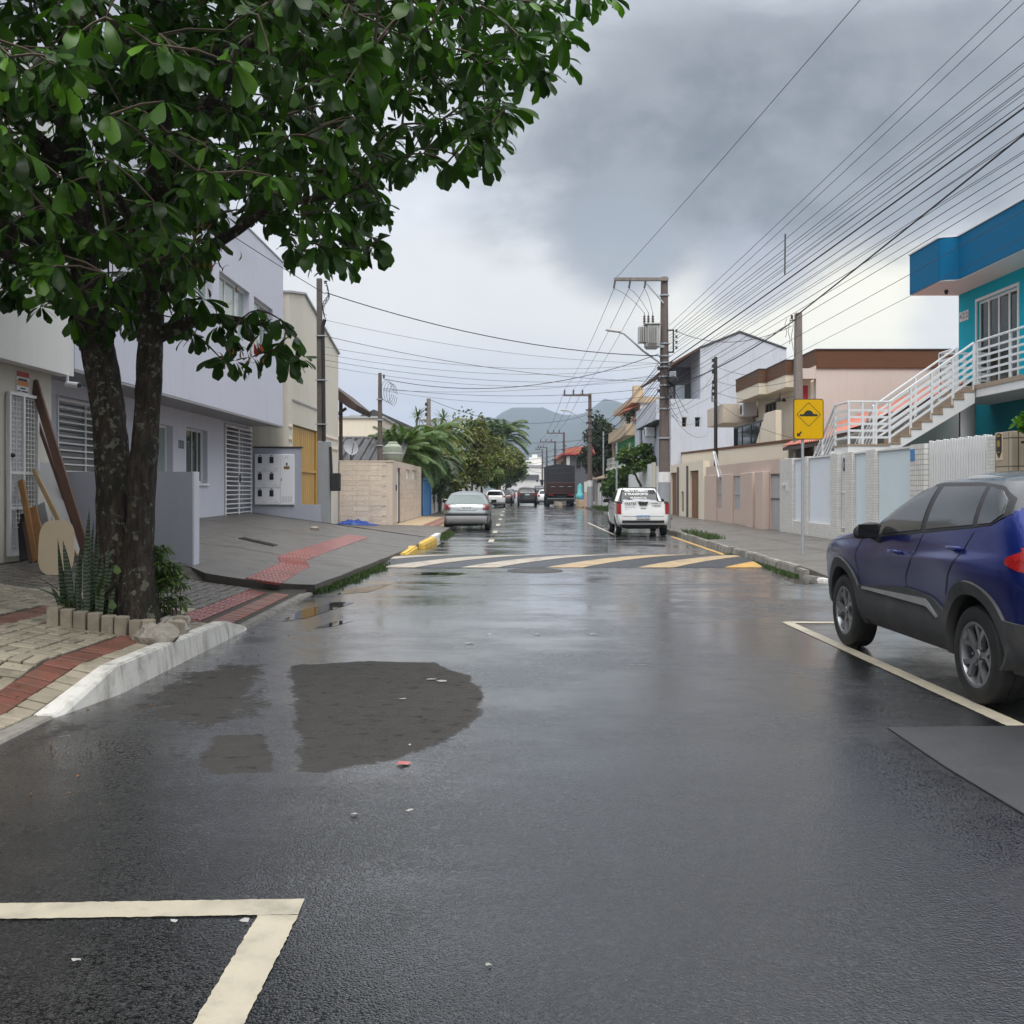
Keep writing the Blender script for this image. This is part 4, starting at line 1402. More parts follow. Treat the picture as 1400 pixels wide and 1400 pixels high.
bx = box('door', M['plastic_white'], mw, mx0 + hw + .015, mx1 - .012, 28.672, 28.689, mz0 + .015, mz1 - .015, .004)
xm = (mx0 + hw + mx1) / 2
box('name_plate', M['plate_brown'], bx, xm - .09, xm + .07, 28.667, 28.671, mz1 - .42, mz1 - .34)
box('display', M['print_dark'], bx, xm - .03, xm + .015, 28.667, 28.671, mz1 - .32, mz1 - .24)
box('slot', M['grey_panel'], bx, xm - .04, xm + .02, 28.667, 28.671, mz1 - .105, mz1 - .085)
box('handle', M['iron'], bx, xm - .165, xm - .148, 28.66, 28.671, mz1 - .75, mz1 - .68)
mb = MB()
for i in range(7):
    mb.box(xm - .15 + i * .045, xm - .135 + i * .045, 28.668, 28.671, mz0 + .08, mz0 + .25)
mb.build('louvre', M['grey_panel'], bx)

# grey house's service post
sp = thing('service_post', 'timber service post with grey concrete foot beside the meter wall', 'utility pole', (-5.62, 30.2, .2))
mb = MB()
mb.bar((-5.66, 30.2, 2.9), (-5.68, 30.2, gz(381, 30.2)), .15, .15)
mb.build('post', M['wood_post'], sp, bevel=.01)
MB().prism([(-5.72, 30.08), (-5.36, 30.08), (-5.36, 30.36), (-5.72, 30.36)], 'z', .05, gz(603, 30.1)).build('foot', M['pole_grey'], sp, bevel=.02)
MB().tube([(-5.53, 30.13, 2.9), (-5.55, 30.12, 5.2), (-5.57, 30.13, 6.3), (-5.5, 30.1, 6.5)], .055, 8).build('conduit', M['black_rubber'], sp, smooth=True)
box('meter_box', M['black_rubber'], sp, -5.33, -5.06, 30.05, 30.3, 1.45, 1.98, .02)
MB().bar((-5.3, 30.1, 1.9), (-5.34, 30.1, 2.75), .07).build('cable_guard', M['black_rubber'], sp)
mb = MB()
for z in (3.4, 4.7, 6.0):
    mb.box(-5.77, -5.47, 30.05, 30.30, z, z + .03)
mb.build('strap', M['galv'], sp)
for z in (7.55,):
    MB().lathe([(0, 0), (.05, .01), (.035, .05), (.055, .09), (0, .11)], 10, (-5.50, 30.2, z)).build('insulator', M['porcelain'], sp, smooth=True)
mb = MB()
for k in range(5):
    a0 = [(-5.52 + .10 * math.sin(t * 6.28) + .05 * k * .3, 30.2, 7.5 - .9 * t + .12 * math.sin(t * 9 + k)) for t in [i / 10 for i in range(11)]]
    mb.tube(a0, .008, 4)
mb.build('cable_loops', M['wire'], sp)

# cream warehouse
wh = thing('warehouse', 'cream gabled warehouse with a tall yellow boarded gate', 'building', (-9, 33, 0))
ap = 31.06
mb = MB()
zt = lambda y: 7.40 - (abs(y - ap) * .165)
poly = [(28.9, 0), (29.45, 0), (29.45, 3.38), (33.25, 3.38), (33.25, 0), (37.15, 0), (37.15, zt(37.15)), (ap, zt(ap)), (28.9, zt(28.9))]
# street wall with the gate opening, as quads
for a, b, z0, z1a, z1b in ((28.9, 29.45, 0, zt(28.9), zt(29.45)), (29.45, ap, 3.38, zt(29.45), zt(ap)), (ap, 33.25, 3.38, zt(ap), zt(33.25)), (33.25, 37.15, 0, zt(33.25), zt(37.15))):
    for x, fl in ((-6.3, 1), (-6.5, 0)):
        f = [(x, a, z0), (x, b, z0), (x, b, z1b), (x, a, z1a)]
        mb.add(f if fl else f[::-1], [(0, 1, 2, 3)])
mb.add([(-6.3, 29.45, 0), (-6.3, 29.45, 3.38), (-6.5, 29.45, 3.38), (-6.5, 29.45, 0)], [(0, 1, 2, 3)])
mb.add([(-6.3, 33.25, 0), (-6.5, 33.25, 0), (-6.5, 33.25, 3.38), (-6.3, 33.25, 3.38)], [(0, 1, 2, 3)])
mb.add([(-6.3, 29.45, 3.38), (-6.3, 33.25, 3.38), (-6.5, 33.25, 3.38), (-6.5, 29.45, 3.38)], [(0, 1, 2, 3)])
mb.add([(-6.3, 37.15, 0), (-16, 37.15, 0), (-16, 37.15, zt(37.15)), (-6.3, 37.15, zt(37.15))], [(0, 1, 2, 3)])
mb.add([(-6.3, 28.9, 0), (-6.3, 28.9, zt(28.9)), (-16, 28.9, zt(28.9)), (-16, 28.9, 0)], [(0, 1, 2, 3)])
mb.build('wall', M['cream_wall'], wh, normals=False)
mb = MB()
for a, b in ((28.85, ap), (ap, 37.2)):
    mb.add([(-6.24, a, zt(a) + .01), (-6.24, b, zt(b) + .01), (-16, b, zt(b) + .01), (-16, a, zt(a) + .01), (-6.24, a, zt(a) + .07), (-6.24, b, zt(b) + .07), (-16, b, zt(b) + .07), (-16, a, zt(a) + .07)],
           [(0, 1, 2, 3), (7, 6, 5, 4), (0, 4, 5, 1), (1, 5, 6, 2), (2, 6, 7, 3), (3, 7, 4, 0)])
mb.build('roof', M['grey_panel'], wh)
yg = MB()
mgate = box('gate', M['yellow_wood'], wh, -6.46, -6.42, 29.46, 33.24, .2, 3.37)
me_p = MB().box(-.02, .02, -.15, .15, -1.56, 1.56).mesh('plank', M['yellow_wood'], bevel=.012)
for i in range(12):
    place('plank', me_p, mgate, (-6.395, 29.63 + i * .312, 1.79))
mb = MB()
mb.box(-6.37, -6.33, 29.46, 33.24, 2.02, 2.10)
mb.box(-6.36, -6.32, 33.10, 33.24, .2, 3.36)
mb.build('batten', M['yellow_wood'], mgate)
me_vb = MB().add([(0, -.10, 0), (0, 0, -.11), (0, .10, 0), (0, 0, .11), (.03, -.05, 0), (.03, 0, -.055), (.03, .05, 0), (.03, 0, .055)], [(0, 1, 5, 4), (1, 2, 6, 5), (2, 3, 7, 6), (3, 0, 4, 7), (4, 5, 6, 7)]).mesh('vent_block', M['beige_plaster'])
for j in range(2):
    for y in [28.97, 29.2] + [34.0 + .24 * k for k in range(13)]:
        place('vent_block', me_vb, wh, (-6.298, y, 3.28 - j * .36))
mb = MB()
mb.box(-6.298, -6.27, 29.3, 33.4, 4.05, 4.10)
mb.build('drip_edge', M['grey_panel'], wh)

# beige stone tiled wall with a white door, at the corner
tw = thing('garden_wall', 'beige wall of rough stone tiles with a narrow white door, beside the warehouse', 'wall', (-5.3, 38, .2))
TY, TX = 37.22, -4.34
wall('wall', M['beige_plaster'], tw, (0, TY), (1, 0), -6.28, TX, 0, 2.50, .2)
th_ = [(38.65, 39.75, .2, 2.32), (41.9, 43.3, 1.92, 2.32), (44.4, 46.2, 1.94, 2.34)]
wall('wall', M['beige_plaster'], tw, (TX, 0), VY, TY + .2, 49.0, 0, 2.56, .2, th_)
box('coping', M['beige_plaster'], tw, -6.28, TX + .03, TY - .03, TY + .23, 2.502, 2.55)
me_t = [MB().box(-w / 2, w / 2, -.012, .0, -.09, .09).mesh('stone_tile', M['stone_tile'], bevel=.006) for w in (.60, .46)]
for r in range(13):
    x = -6.27
    z = .16 + .09 + r * .183
    k = r % 2
    while x < TX - .1:
        w = (.61, .47)[k]
        if x + w > TX:
            break
        place('stone_tile', me_t[k], tw, (x + w / 2, TY - .002 - RN.uniform(0, .008), z))
        x += w
        k = 1 - k
me_t2 = MB().box(0, .012, -.32, .32, -.09, .09).mesh('stone_tile', M['stone_tile'], bevel=.006)
for r in range(12):
    for i in range(14):
        y = 40.2 + i * .65 + .3 * (r % 2)
        z = .3 + r * .183
        if y > 48.5 or (z > 1.75 and any(a - .4 < y < b + .4 for a, b, c, e in th_)):
            continue
        place('stone_tile', me_t2, tw, (TX + .002, y, z))
dd = box('door', M['white_paint'], tw, TX - .12, TX - .07, 38.66, 39.74, .24, 2.31)
box('frame', M['charcoal_wall'], dd, TX - .065, TX - .02, 39.66, 39.74, .24, 2.30)
for a, b, c, e in th_[1:]:
    box('window', M['far_white'], tw, TX - .10, TX - .06, a + .01, b - .01, c + .01, e - .01)
box('intercom', M['iron'], tw, TX + .001, TX + .03, 38.2, 38.36, 1.45, 1.68)

tarp = MB()
rows = []
for i in range(17):
    row = []
    for j in range(29):
        u, v = i / 16, j / 28
        x = -6.2 + 1.45 * v
        y = 36.0 + 1.0 * u
        e = math.sin(math.pi * u) ** .7 * math.sin(math.pi * min(1, v * 1.05)) ** .6
        h = e * (.13 + .16 * noise.noise(Vector((x * 3, y * 4, 1))) + .11 * noise.noise(Vector((x * 9, y * 9, 4)))) * (1.15 - .7 * v)
        row.append((x + .06 * noise.noise(Vector((y * 5, 0, x))), y + .08 * noise.noise(Vector((x * 4, 2, 0))), zs(x, y) + .012 + max(0, h)))
    rows.append(row)
tb = tarp.grid(rows).build('tarp', M['tarp_blue'], smooth=30)
tag(tb, 'crumpled blue plastic tarp heaped at the foot of the beige tiled wall', 'tarp')

# houses and roofs behind the tiled wall
tp = thing('timber_porch', 'dark timber eave on a post, sticking out past the cream warehouse', 'porch', (-6.2, 38, 0))
MB().prism([(-7.2, 5.75), (gx(464, 38), gz(533, 38)), (gx(490.5, 38), gz(555, 38)), (gx(488, 38), gz(562, 38)), (gx(478, 38), gz(558, 38)), (-7.2, 5.4)], 'y', 37.6, 41.5).build('roof', M['dark_wood'], tp)
MB().bar((gx(466, 38), 38, .2), (gx(466, 38), 38, 5.0), .12).build('post', M['dark_wood'], tp)
MB().bar((gx(460, 38), 37.9, 4.25), (gx(474, 38), 37.9, 4.5), .10).build('beam', M['dark_wood'], tp)
for i in range(5):
    MB().bar((gx(462, 38), 37.9 + i * .8, 4.95), (gx(489, 38), 37.9 + i * .8, 4.42), .05, .08).build('rafter', M['dark_wood'], tp)

hb = thing('house', 'plain pale yellow block behind the dark tiled roof', 'house', (-9, 62, 0))
box('wall', M['cream_yellow'], hb, -14, -7.6, 60, 68, 0, gz(572, 60))
box('roof', M['grey_panel'], hb, -14.1, -7.5, 59.9, 68.1, gz(571.9, 60), gz(569, 60))
box('chimney', M['grey_panel'], hb, -9.6, -9.0, 60.5, 61, gz(569, 60) + .01, gz(566, 60))

hr = thing('house', 'low house under a dark ribbed tile roof behind the beige tiled wall', 'house', (-6, 45, 0))
box('wall', M['cream_dim'], hr, -9, -4.9, 43.2, 50, 0, 2.7)
RA, RB = (41.6, gz(640, 41.6)), (46.5, gz(601, 46.5))
mb = MB()
nn = 60
prof = []
for i in range(nn + 1):
    x = -9.2 + 4.6 * i / nn
    prof.append((x, .05 * abs(math.sin(i * math.pi / 4))))
rows = []
for k in range(7):
    t = k / 6
    rows.append([(x, lerp(RA[0], RB[0], t), lerp(RA[1], RB[1], t) + q + .02 * (1 - (k % 2))) for x, q in prof])
mb.grid(rows)
mb.build('roof', M['dark_tile'], hr, normals=False, smooth=20)
MB().tube([(-9.2, RB[0], RB[1] + .05), (-4.6, RB[0], RB[1] + .05)], .10, 8).build('ridge', M['dark_tile'], hr, smooth=True)
mb = MB()
for i in range(12):
    x = -9.1 + i * .39
    mb.tube([(x, RA[0], RA[1] + .07), (x, RB[0], RB[1] + .07)], .075, 6)
mb.build('roll', M['dark_tile'], hr, smooth=True)

ds = thing('satellite_dish', 'pale satellite dish on the dark tiled roof', 'satellite dish', (-6.65, 41.8, 3.0))
dv, dn = Vector((gx(479, 41.4), 41.4, gz(612, 41.4))), Vector((.45, -.80, .40)).normalized()
q = dn.to_track_quat('Z', 'Y').to_matrix()
mb = MB()
rows = []
for i in range(8):
    r = .36 * i / 7
    rows.append([tuple(dv + q @ Vector((r * math.cos(t) * .86, r * math.sin(t), .22 * (r / .36) ** 2 * .36))) for t in [2 * math.pi * k / 24 for k in range(24)]])
mb.grid(rows, closed=True)
mb.build('dish', M['plastic_white'], ds, smooth=True)
MB().tube([tuple(dv + q @ Vector((0, -.3, .05))), tuple(dv + q @ Vector((0, 0, .42)))], .015, 5).build('arm', M['iron'], ds)
MB().tube([tuple(dv - dn * .05), (dv.x, dv.y + .15, dv.z - .45)], .025, 6).build('mast', M['iron'], ds)

# walls and gates further along the left pavement
LX = -4.25


def lwall(name, label, m, y0, y1, h, th=.25):
    o = MB().box(LX - th, LX, y0, y1, 0, h).build(name, m, None, bevel=.01)
    return tag(o, label, 'wall')


g2 = thing('gate', 'bright blue sheet metal gate next to the beige tiled wall', 'gate', (LX, 51, 0))
me_bp = MB().box(-.05, 0, -.36, .36, 0, 1.75).mesh('panel', M['blue_gate'], bevel=.02)
for i in range(5):
    place('panel', me_bp, g2, (LX, 49.5 + i * .76, .18))
box('post', M['blue_gate'], g2, LX - .06, LX + .06, 53.1, 53.3, 0, 2.1)
box('top_rail', M['blue_gate'], g2, LX - .02, LX + .03, 49.1, 53.0, 1.95, 2.06)
lwall('garden_wall', 'white garden wall streaked with black mould past the blue gate', M['stained_white'], 53.4, 58.2, 1.75)
g3 = thing('gate', 'dark navy gate between white posts under the palms', 'gate', (LX, 60, 0))
box('leaf', M['navy'], g3, LX - .1, LX - .05, 58.6, 61.0, .2, 2.4)
box('post', M['far_white'], g3, LX - .2, LX + .02, 58.25, 58.55, 0, 2.5)
box('post', M['far_white'], g3, LX - .2, LX + .02, 61.05, 61.35, 0, 2.5)
lwall('garden_wall', 'pale plain garden wall beyond the hedge', M['far_white'], 66.5, 73, 2.0)
lwall('garden_wall', 'pinkish garden wall beside the red door', M['pink_wall'], 73.2, 78, 2.1)
rd = MB().box(LX - .2, LX - .02, 78.2, 80.5, .1, 2.3).build('gate', M['red_paint'], None, bevel=.02)
tag(rd, 'dull red solid gate between pale walls under the street trees', 'gate')
lwall('garden_wall', 'cream garden wall past the dull red gate', M['cream_yellow'], 80.8, 92, 2.0)
lwall('garden_wall', 'pale aqua stretch of garden wall further along', M['aqua'], 92.2, 97, 2.2)
lwall('garden_wall', 'grey white garden wall at the far end of the tree line', M['stained_white'], 97.2, 150, 2.0)
hl = thing('house', 'grey white house half hidden by the street trees', 'house', (-9, 85, 0))
box('wall', M['far_white'], hl, -14, -6.5, 76, 96, 0, 5.6)
MB().prism([(-14.3, 5.6), (-6.2, 5.6), (-10.2, 7.4)], 'y', 75.6, 96.4).build('roof', M['dark_tile'], hl)
for y in (79, 85, 91):
    window(hl, (-6.5, 0), VY, y, y + 1.6, 3.2, 4.6, M['alu_white'], M['glass_dark'], -.04)

# white works at the end of the street
en = thing('building', 'long white building closing the far end of the street', 'building', (6, 360, 0))
box('wall', M['far_white'], en, -4, 28, 350, 372, 0, gz(636, 350))
box('upper_wall', M['far_white'], en, gx(724, 350), gx(741, 350), 352, 366, gz(636, 350) + .01, gz(625, 350))
box('upper_wall', M['white_wall'], en, gx(716, 350), gx(727, 350), 349.5, 351.9, gz(636, 350) + .01, gz(629, 350))
box('roof_room', M['far_white'], en, gx(728, 350), gx(735, 350), 353, 360, gz(625, 350) + .01, gz(621, 350))
box('roof_edge', M['grey_panel'], en, -4.1, 28.1, 349.6, 349.95, gz(638, 350), gz(635.5, 350))
ew = thing('building', 'low weathered building with a dark roof edge in front of the white works', 'building', (1.5, 300, 0))
box('wall', M['stained_white'], ew, gx(690, 300), gx(790, 300), 300, 312, 0, gz(655, 300))
box('roof', M['charcoal_wall'], ew, gx(688, 300), gx(737, 300), 299.5, 312.5, gz(654.9, 300), gz(649, 300))
for i in range(3):
    box('window', M['glass_dark'], ew, gx(733 + i * 5, 300), gx(736 + i * 5, 300), 299.9, 299.98, gz(658.5, 300), gz(656, 300))

# ------------------------------------------------------------------ right side
def wr(name, m, parent, X, y0, y1, z0, z1, th, holes=()):
    """wall along the street facing -x, solid behind it"""
    return wall(name, m, parent, (X, 0), (0, -1), -y1, -y0, z0, z1, th, [(-b, -a, c, d) for a, b, c, d in holes])


def winr(parent, X, y0, y1, z0, z1, fm, gm, **kw):
    return window(parent, (X, 0), (0, -1), -y1, -y0, z0, z1, fm, gm, **kw)


WX = 8.25
fw_ = thing('boundary_wall', 'white tiled pillars with pale ribbed panels between them, below the blue house', 'wall', (WX, 25, .2))
pil = [(17.47, 17.79), (20.48, 21.23), (23.29, 23.86), (24.84, 25.38), (25.96, 26.55), (28.66, 29.24), (30.16, 31.56)]
for i, (a, b) in enumerate(pil):
    box('pillar', M['tile_white_sq' if i in (1,) else 'tile_white'], fw_, WX, WX + .42, a, b, 0, 2.42, .008)
pan = [(21.23, 23.29, .55), (23.86, 24.84, .55), (26.55, 28.66, .60), (29.24, 30.16, .60)]
for a, b, z in pan:
    box('base', M['tile_white'], fw_, WX + .02, WX + .3, a + .002, b - .002, 0, z - .03)
    p = box('panel', M['poly_panel' if a > 26 else 'poly_pale'], fw_, WX + .10, WX + .13, a + .02, b - .02, z, 2.36)
    mb = MB()
    n = int((b - a) / .085)
    for k in range(n):
        y = a + .03 + (b - a - .06) * (k + .5) / n
        mb.add([(WX + .10, y - .02, z), (WX + .075, y, z), (WX + .10, y + .02, z), (WX + .10, y - .02, 2.36), (WX + .075, y, 2.36), (WX + .10, y + .02, 2.36)], [(0, 1, 4, 3), (1, 2, 5, 4), (3, 4, 5), (2, 1, 0)])
    mb.build('rib', M['poly_panel' if a > 26 else 'poly_pale'], p, normals=False)
    box('rail', M['metal_white'], fw_, WX + .06, WX + .135, a + .004, b - .004, 2.361, 2.40)
    box('rail', M['metal_white'], fw_, WX + .06, WX + .135, a + .004, b - .004, z - .028, z - .002)
mb = MB()
mb.box(WX - .04, WX - .002, 30.6, 30.72, 1.45, 1.72)
mb.box(WX - .07, WX - .002, 30.95, 31.12, 1.62, 1.68)
mb.build('doorbell', M['plastic_white'], fw_)
g = thing('gate', 'narrow white gate of upright bars between two tiled pillars', 'gate', (WX + .1, 25.67, .4))
me_s = MB().box(-.012, .012, -.02, .02, -.92, .92).mesh('bar', M['metal_white'])
for k in range(6):
    place('bar', me_s, g, (WX + .12, 25.43 + k * .096, 1.47))
box('rail', M['metal_white'], g, WX + .10, WX + .14, 25.39, 25.95, .52, .548)
box('rail', M['metal_white'], g, WX + .10, WX + .14, 25.39, 25.95, 1.40, 1.44)
box('base', M['tile_white'], fw_, WX + .02, WX + .3, 25.382, 25.958, 0, .40)
pq = thing('house_plaque', 'small dark blue oval plaque on the narrow white barred gate', 'plaque', (WX + .07, 25.68, 2.1))
mb = MB()
mb.prism([(25.68 + .10 * math.cos(t), 2.12 + .17 * math.sin(t)) for t in [2 * math.pi * k / 18 for k in range(18)]], 'x', WX + .07, WX + .085)
mb.build('plate', M['navy'], pq)
mb = MB()
mb.prism([(25.68 + .045 * math.cos(t), 2.12 + .085 * math.sin(t)) for t in [2 * math.pi * k / 12 for k in range(12)]], 'x', WX + .064, WX + .0695)
mb.build('emblem', M['paint_white'], pq)
np_ = thing('number_plate', 'small blue square plate on the widest tiled pillar', 'plaque', (WX, 21.05, 2.2))
box('plate', M['blue_gate'], np_, WX - .012, WX - .002, 20.98, 21.19, 2.08, 2.33, .004)
g = thing('gate', 'white sliding gate of upright slats with free tips behind the blue car', 'gate', (WX, 19.1, .3))
me_s = MB().box(-.015, .015, -.036, .036, -1.09, 1.09).mesh('slat', M['metal_white'], bevel=.006)
for k in range(24):
    place('slat', me_s, g, (WX + .10, 17.86 + k * .112, 1.36 + .01 * ((k * 7) % 3)))
for z in (.45, 2.16):
    box('rail', M['metal_white'], g, WX + .118, WX + .17, 17.80, 20.46, z, z + .07)
box('backing', M['poly_panel'], g, WX + .172, WX + .18, 17.82, 20.44, .3, 2.12)
bp = thing('gate_post', 'beige tiled gate post with a dark shield plaque', 'post', (WX, 17.1, 0))
box('post', M['tile_beige'], bp, WX - .02, WX + .5, 16.86, 17.455, 0, 2.46, .006)
pl = thing('shield_plaque', 'black shield shaped plaque with gold lettering on the beige tiled post', 'plaque', (WX - .03, 17.3, 2.3))
sh = lambda w, h, k: [(17.29 + w * a, 2.235 + h * b) for a, b in ((-.8, .9), (-.8, -.45), (-.4, -.75), (0, -1), (.4, -.75), (.8, -.45), (.8, .9), (.3, 1), (-.3, 1))]
MB().prism([(17.29 - .12, 1.99), (17.29 + .12, 1.99), (17.29 + .12, 2.445), (17.29 - .12, 2.445)], 'x', WX - .026, WX - .0205).build('backing', M['board_cream'], pl)
MB().prism(sh(.115, .21, 0), 'x', WX - .034, WX - .0265).build('shield', M['sign_black'], pl)
MB().prism([(17.29 + .05 * math.cos(t), 2.27 + .06 * math.sin(t)) for t in [2 * math.pi * k / 14 for k in range(14)]], 'x', WX - .038, WX - .0345).build('emblem', M['gold'], pl)
box('gold_band', M['gold'], pl, WX - .038, WX - .0345, 17.23, 17.35, 2.385, 2.42)
box('gold_band', M['gold'], pl, WX - .038, WX - .0345, 17.24, 17.34, 2.12, 2.135)
ff = thing('fence', 'black metal bar fence beside the beige tiled post', 'fence', (WX, 15, 0))
box('base', M['tile_beige'], ff, WX + .02, WX + .3, 10, 16.855, 0, .8)
me_s = MB().box(-.014, .014, -.026, .026, -.84, .84).mesh('bar', M['black_metal'])
for k in range(26):
    place('bar', me_s, ff, (WX + .14, 16.72 - k * .165, 1.64))
for z in (.95, 2.25):
    box('rail', M['black_metal'], ff, WX + .10, WX + .125, 10, 16.8, z, z + .04)
box('garden_wall', M['white_wall'], ff, WX + 1.3, WX + 1.5, 9, 16.8, 0, 2.3)

# blue house
bh = thing('house', 'turquoise two storey house with dark blue roof band and white balcony rail', 'house', (14, 24, 0))
HX = 13.0
BZ = 4.11
wr('upper_wall', M['turq'], bh, HX, 12, 29.8, BZ - .22, 7.17, .25, [(26.3, 28.6, BZ + .02, 6.73), (18.5, 21.5, 5.0, 6.5)])
wall('upper_wall', M['turq'], bh, (0, 29.797), (-1, 0), -21, -HX - .251, BZ - .22, 7.17, .25)
box('core', M['dark_room'], bh, HX + 1.6, 21, 12, 29.5, 0, 7.1)
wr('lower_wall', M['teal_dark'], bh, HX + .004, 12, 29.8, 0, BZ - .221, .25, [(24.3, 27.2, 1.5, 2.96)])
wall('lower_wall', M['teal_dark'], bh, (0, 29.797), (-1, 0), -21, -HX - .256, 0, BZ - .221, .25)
winr(bh, HX, 26.3, 28.6, BZ + .02, 6.73, M['alu_white'], M['glass_green'], depth=.05, cols=4, fw=.075, name='sliding_door')
mb = MB()
for a, b, c, d in ((26.22, 26.298, BZ + .02, 6.81), (28.602, 28.68, BZ + .02, 6.81), (26.299, 28.601, 6.733, 6.81)):
    mb.box(HX - .03, HX + .05, a, b, c, d)
mb.build('door_trim', M['alu_white'], bh)
winr(bh, HX, 18.5, 21.5, 5.0, 6.5, M['alu_white'], M['glass_green'], depth=.08, cols=3)
winr(bh, HX + .004, 24.3, 27.2, 1.5, 2.96, M['alu_white'], M['glass_dark'], depth=.06, cols=4)
FXo, FXi = 11.6, 12.05
rp = [(FXo, 29.87), (FXo, 27.9), (FXo + .03, 27.80), (FXo + .12, 27.73)] + [(lerp(FXo + .12, FXi - .1, t), 27.73 - .05 * t) for t in (.5, 1)] + [(FXi - .02, 27.62), (FXi, 27.5), (FXi, 12), (21, 12), (21, 29.87)]
MB().prism(rp, 'z', 7.17, 8.32).build('roof_band', M['blue_fascia'], bh, bevel=.0)
MB().prism([(x - .03 if x < 13 else x, y + (.03 if y > 29 else 0)) for x, y in rp], 'z', 8.322, 8.36).build('roof_cap', M['white_paint'], bh)
MB().prism([(x + .02 if x < 13 else x, y - (.02 if y > 29 else 0)) for x, y in rp], 'z', 7.145, 7.168).build('soffit', M['white_paint'], bh)
MB().lathe([(0, 0), (.05, 0), (.06, -.06), (.03, -.12), (0, -.13)], 10, (12.3, 29.0, 7.144)).build('soffit_lamp', M['iron'], bh, smooth=True)
for k, (ch, y) in enumerate(zip('422', (29.62, 29.42, 29.22))):
    t_ = box('number_tile', M['print_white'], bh, HX - .02, HX - .002, y - .085, y + .085, 6.34, 6.62, .004)
    text(ch, .24, M['print_dark'], t_, (HX - .023, y, 6.48), (rad(90), 0, rad(-90)), 'digit')
# balcony, landing and stairs
bal = [(11.6, 27.9), (11.6, 12), (HX - .003, 12), (HX - .003, 27.9)]
MB().prism(bal, 'z', 3.80, 4.0).build('balcony_slab', M['white_paint'], bh)
for i in range(13):
    y1 = 27.9 - i * 1.2
    y0 = max(y1 - 1.195, 12)
    box('edge_tile', M['tread'], bh, 11.575, 11.72, y0, y1, 4.002, BZ)
box('balcony_floor', M['tread'], bh, 11.722, HX - .004, 12, 27.9, 4.002, BZ - .01)
MB().lathe([(.19, 0), (.19, 3.798)], 20, (12.25, 27.5, 0), cap=True).build('column', M['white_paint'], bh, smooth=40)
st_ = thing('stairs', 'white outdoor stairs with brown treads and white rails up to the blue balcony', 'stairs', (10.4, 26, 0))
LZ, SY0, SY1 = 2.63, 25.6, 26.7
NS = 8
run, rise = (11.57 - 9.45) / NS, (BZ - LZ) / NS
for i in range(NS):
    z = BZ - rise * i
    x1 = 11.57 - run * i
    box('tread', M['tread'], st_, x1 - run - .02, x1, SY0 - .02, SY1, z - rise + .004, z - rise + .04)
    box('riser', M['tread'], st_, x1 - .02, x1 - .001, SY0, SY1, z - rise + .041, z - .001)
pts = [(11.57, BZ - .05)]
for i in range(NS):
    pts += [(11.57 - run * i, BZ - rise * (i + 1)), (11.57 - run * (i + 1), BZ - rise * (i + 1))]
pts += [(9.45, LZ - .25), (11.57, BZ - .45)]
MB().prism(pts, 'y', SY0, SY0 + .16).build('stringer', M['white_paint'], st_)
MB().prism(pts, 'y', SY1 - .16, SY1).build('stringer', M['white_paint'], st_)
box('landing', M['white_paint'], st_, 8.4, 9.45, SY0, SY1, LZ - .22, LZ - .04)
box('landing_tile', M['tread'], st_, 8.38, 9.45, SY0 - .02, SY1 + .02, LZ - .039, LZ)
N2 = 13
run2, rise2 = .27, (LZ - .22) / N2
for i in range(N2):
    z = LZ - rise2 * (i + 1)
    y0 = SY1 + run2 * i
    box('tread', M['tread'], st_, 8.42, 9.43, y0, y0 + run2 + .02, z - .04, z)
    if i < 4:
        box('riser', M['white_paint'], st_, 8.44, 9.41, y0, y0 + .02, z + .001, z + rise2 - .041)
pts = [(SY1, LZ - .05)]
for i in range(N2):
    pts += [(SY1 + run2 * i, LZ - .05 - rise2 * (i + 1)), (SY1 + run2 * (i + 1), LZ - .05 - rise2 * (i + 1))]
pts += [(SY1 + run2 * N2, 0), (SY1 + run2 * N2 - .3, 0), (SY1, LZ - .4)]
MB().prism(pts, 'x', 8.5, 8.64).build('stringer', M['white_paint'], st_)
MB().prism(pts, 'x', 9.2, 9.34).build('stringer', M['white_paint'], st_)
RM = M['rail_white']


def railing(parent, a, b, n_posts, h=1.06, bars=5, pw=.05, top=.06, ends=(1, 1)):
    a, b = Vector(a), Vector(b)
    MB().bar(a + Vector((0, 0, h)), b + Vector((0, 0, h)), top, .05).build('handrail', RM, parent, bevel=.008)
    for k in range(bars):
        z = h * (.16 + .80 * k / bars)
        MB().bar(a + Vector((0, 0, z)), b + Vector((0, 0, z)), .022, .055).build('bar', RM, parent)
    for k in range(n_posts):
        if (k == 0 and not ends[0]) or (k == n_posts - 1 and not ends[1]):
            continue
        p = a.lerp(b, k / (n_posts - 1))
        MB().bar(p + Vector((0, 0, -.12)), p + Vector((0, 0, h - .02)), pw, pw).build('post', RM, parent)


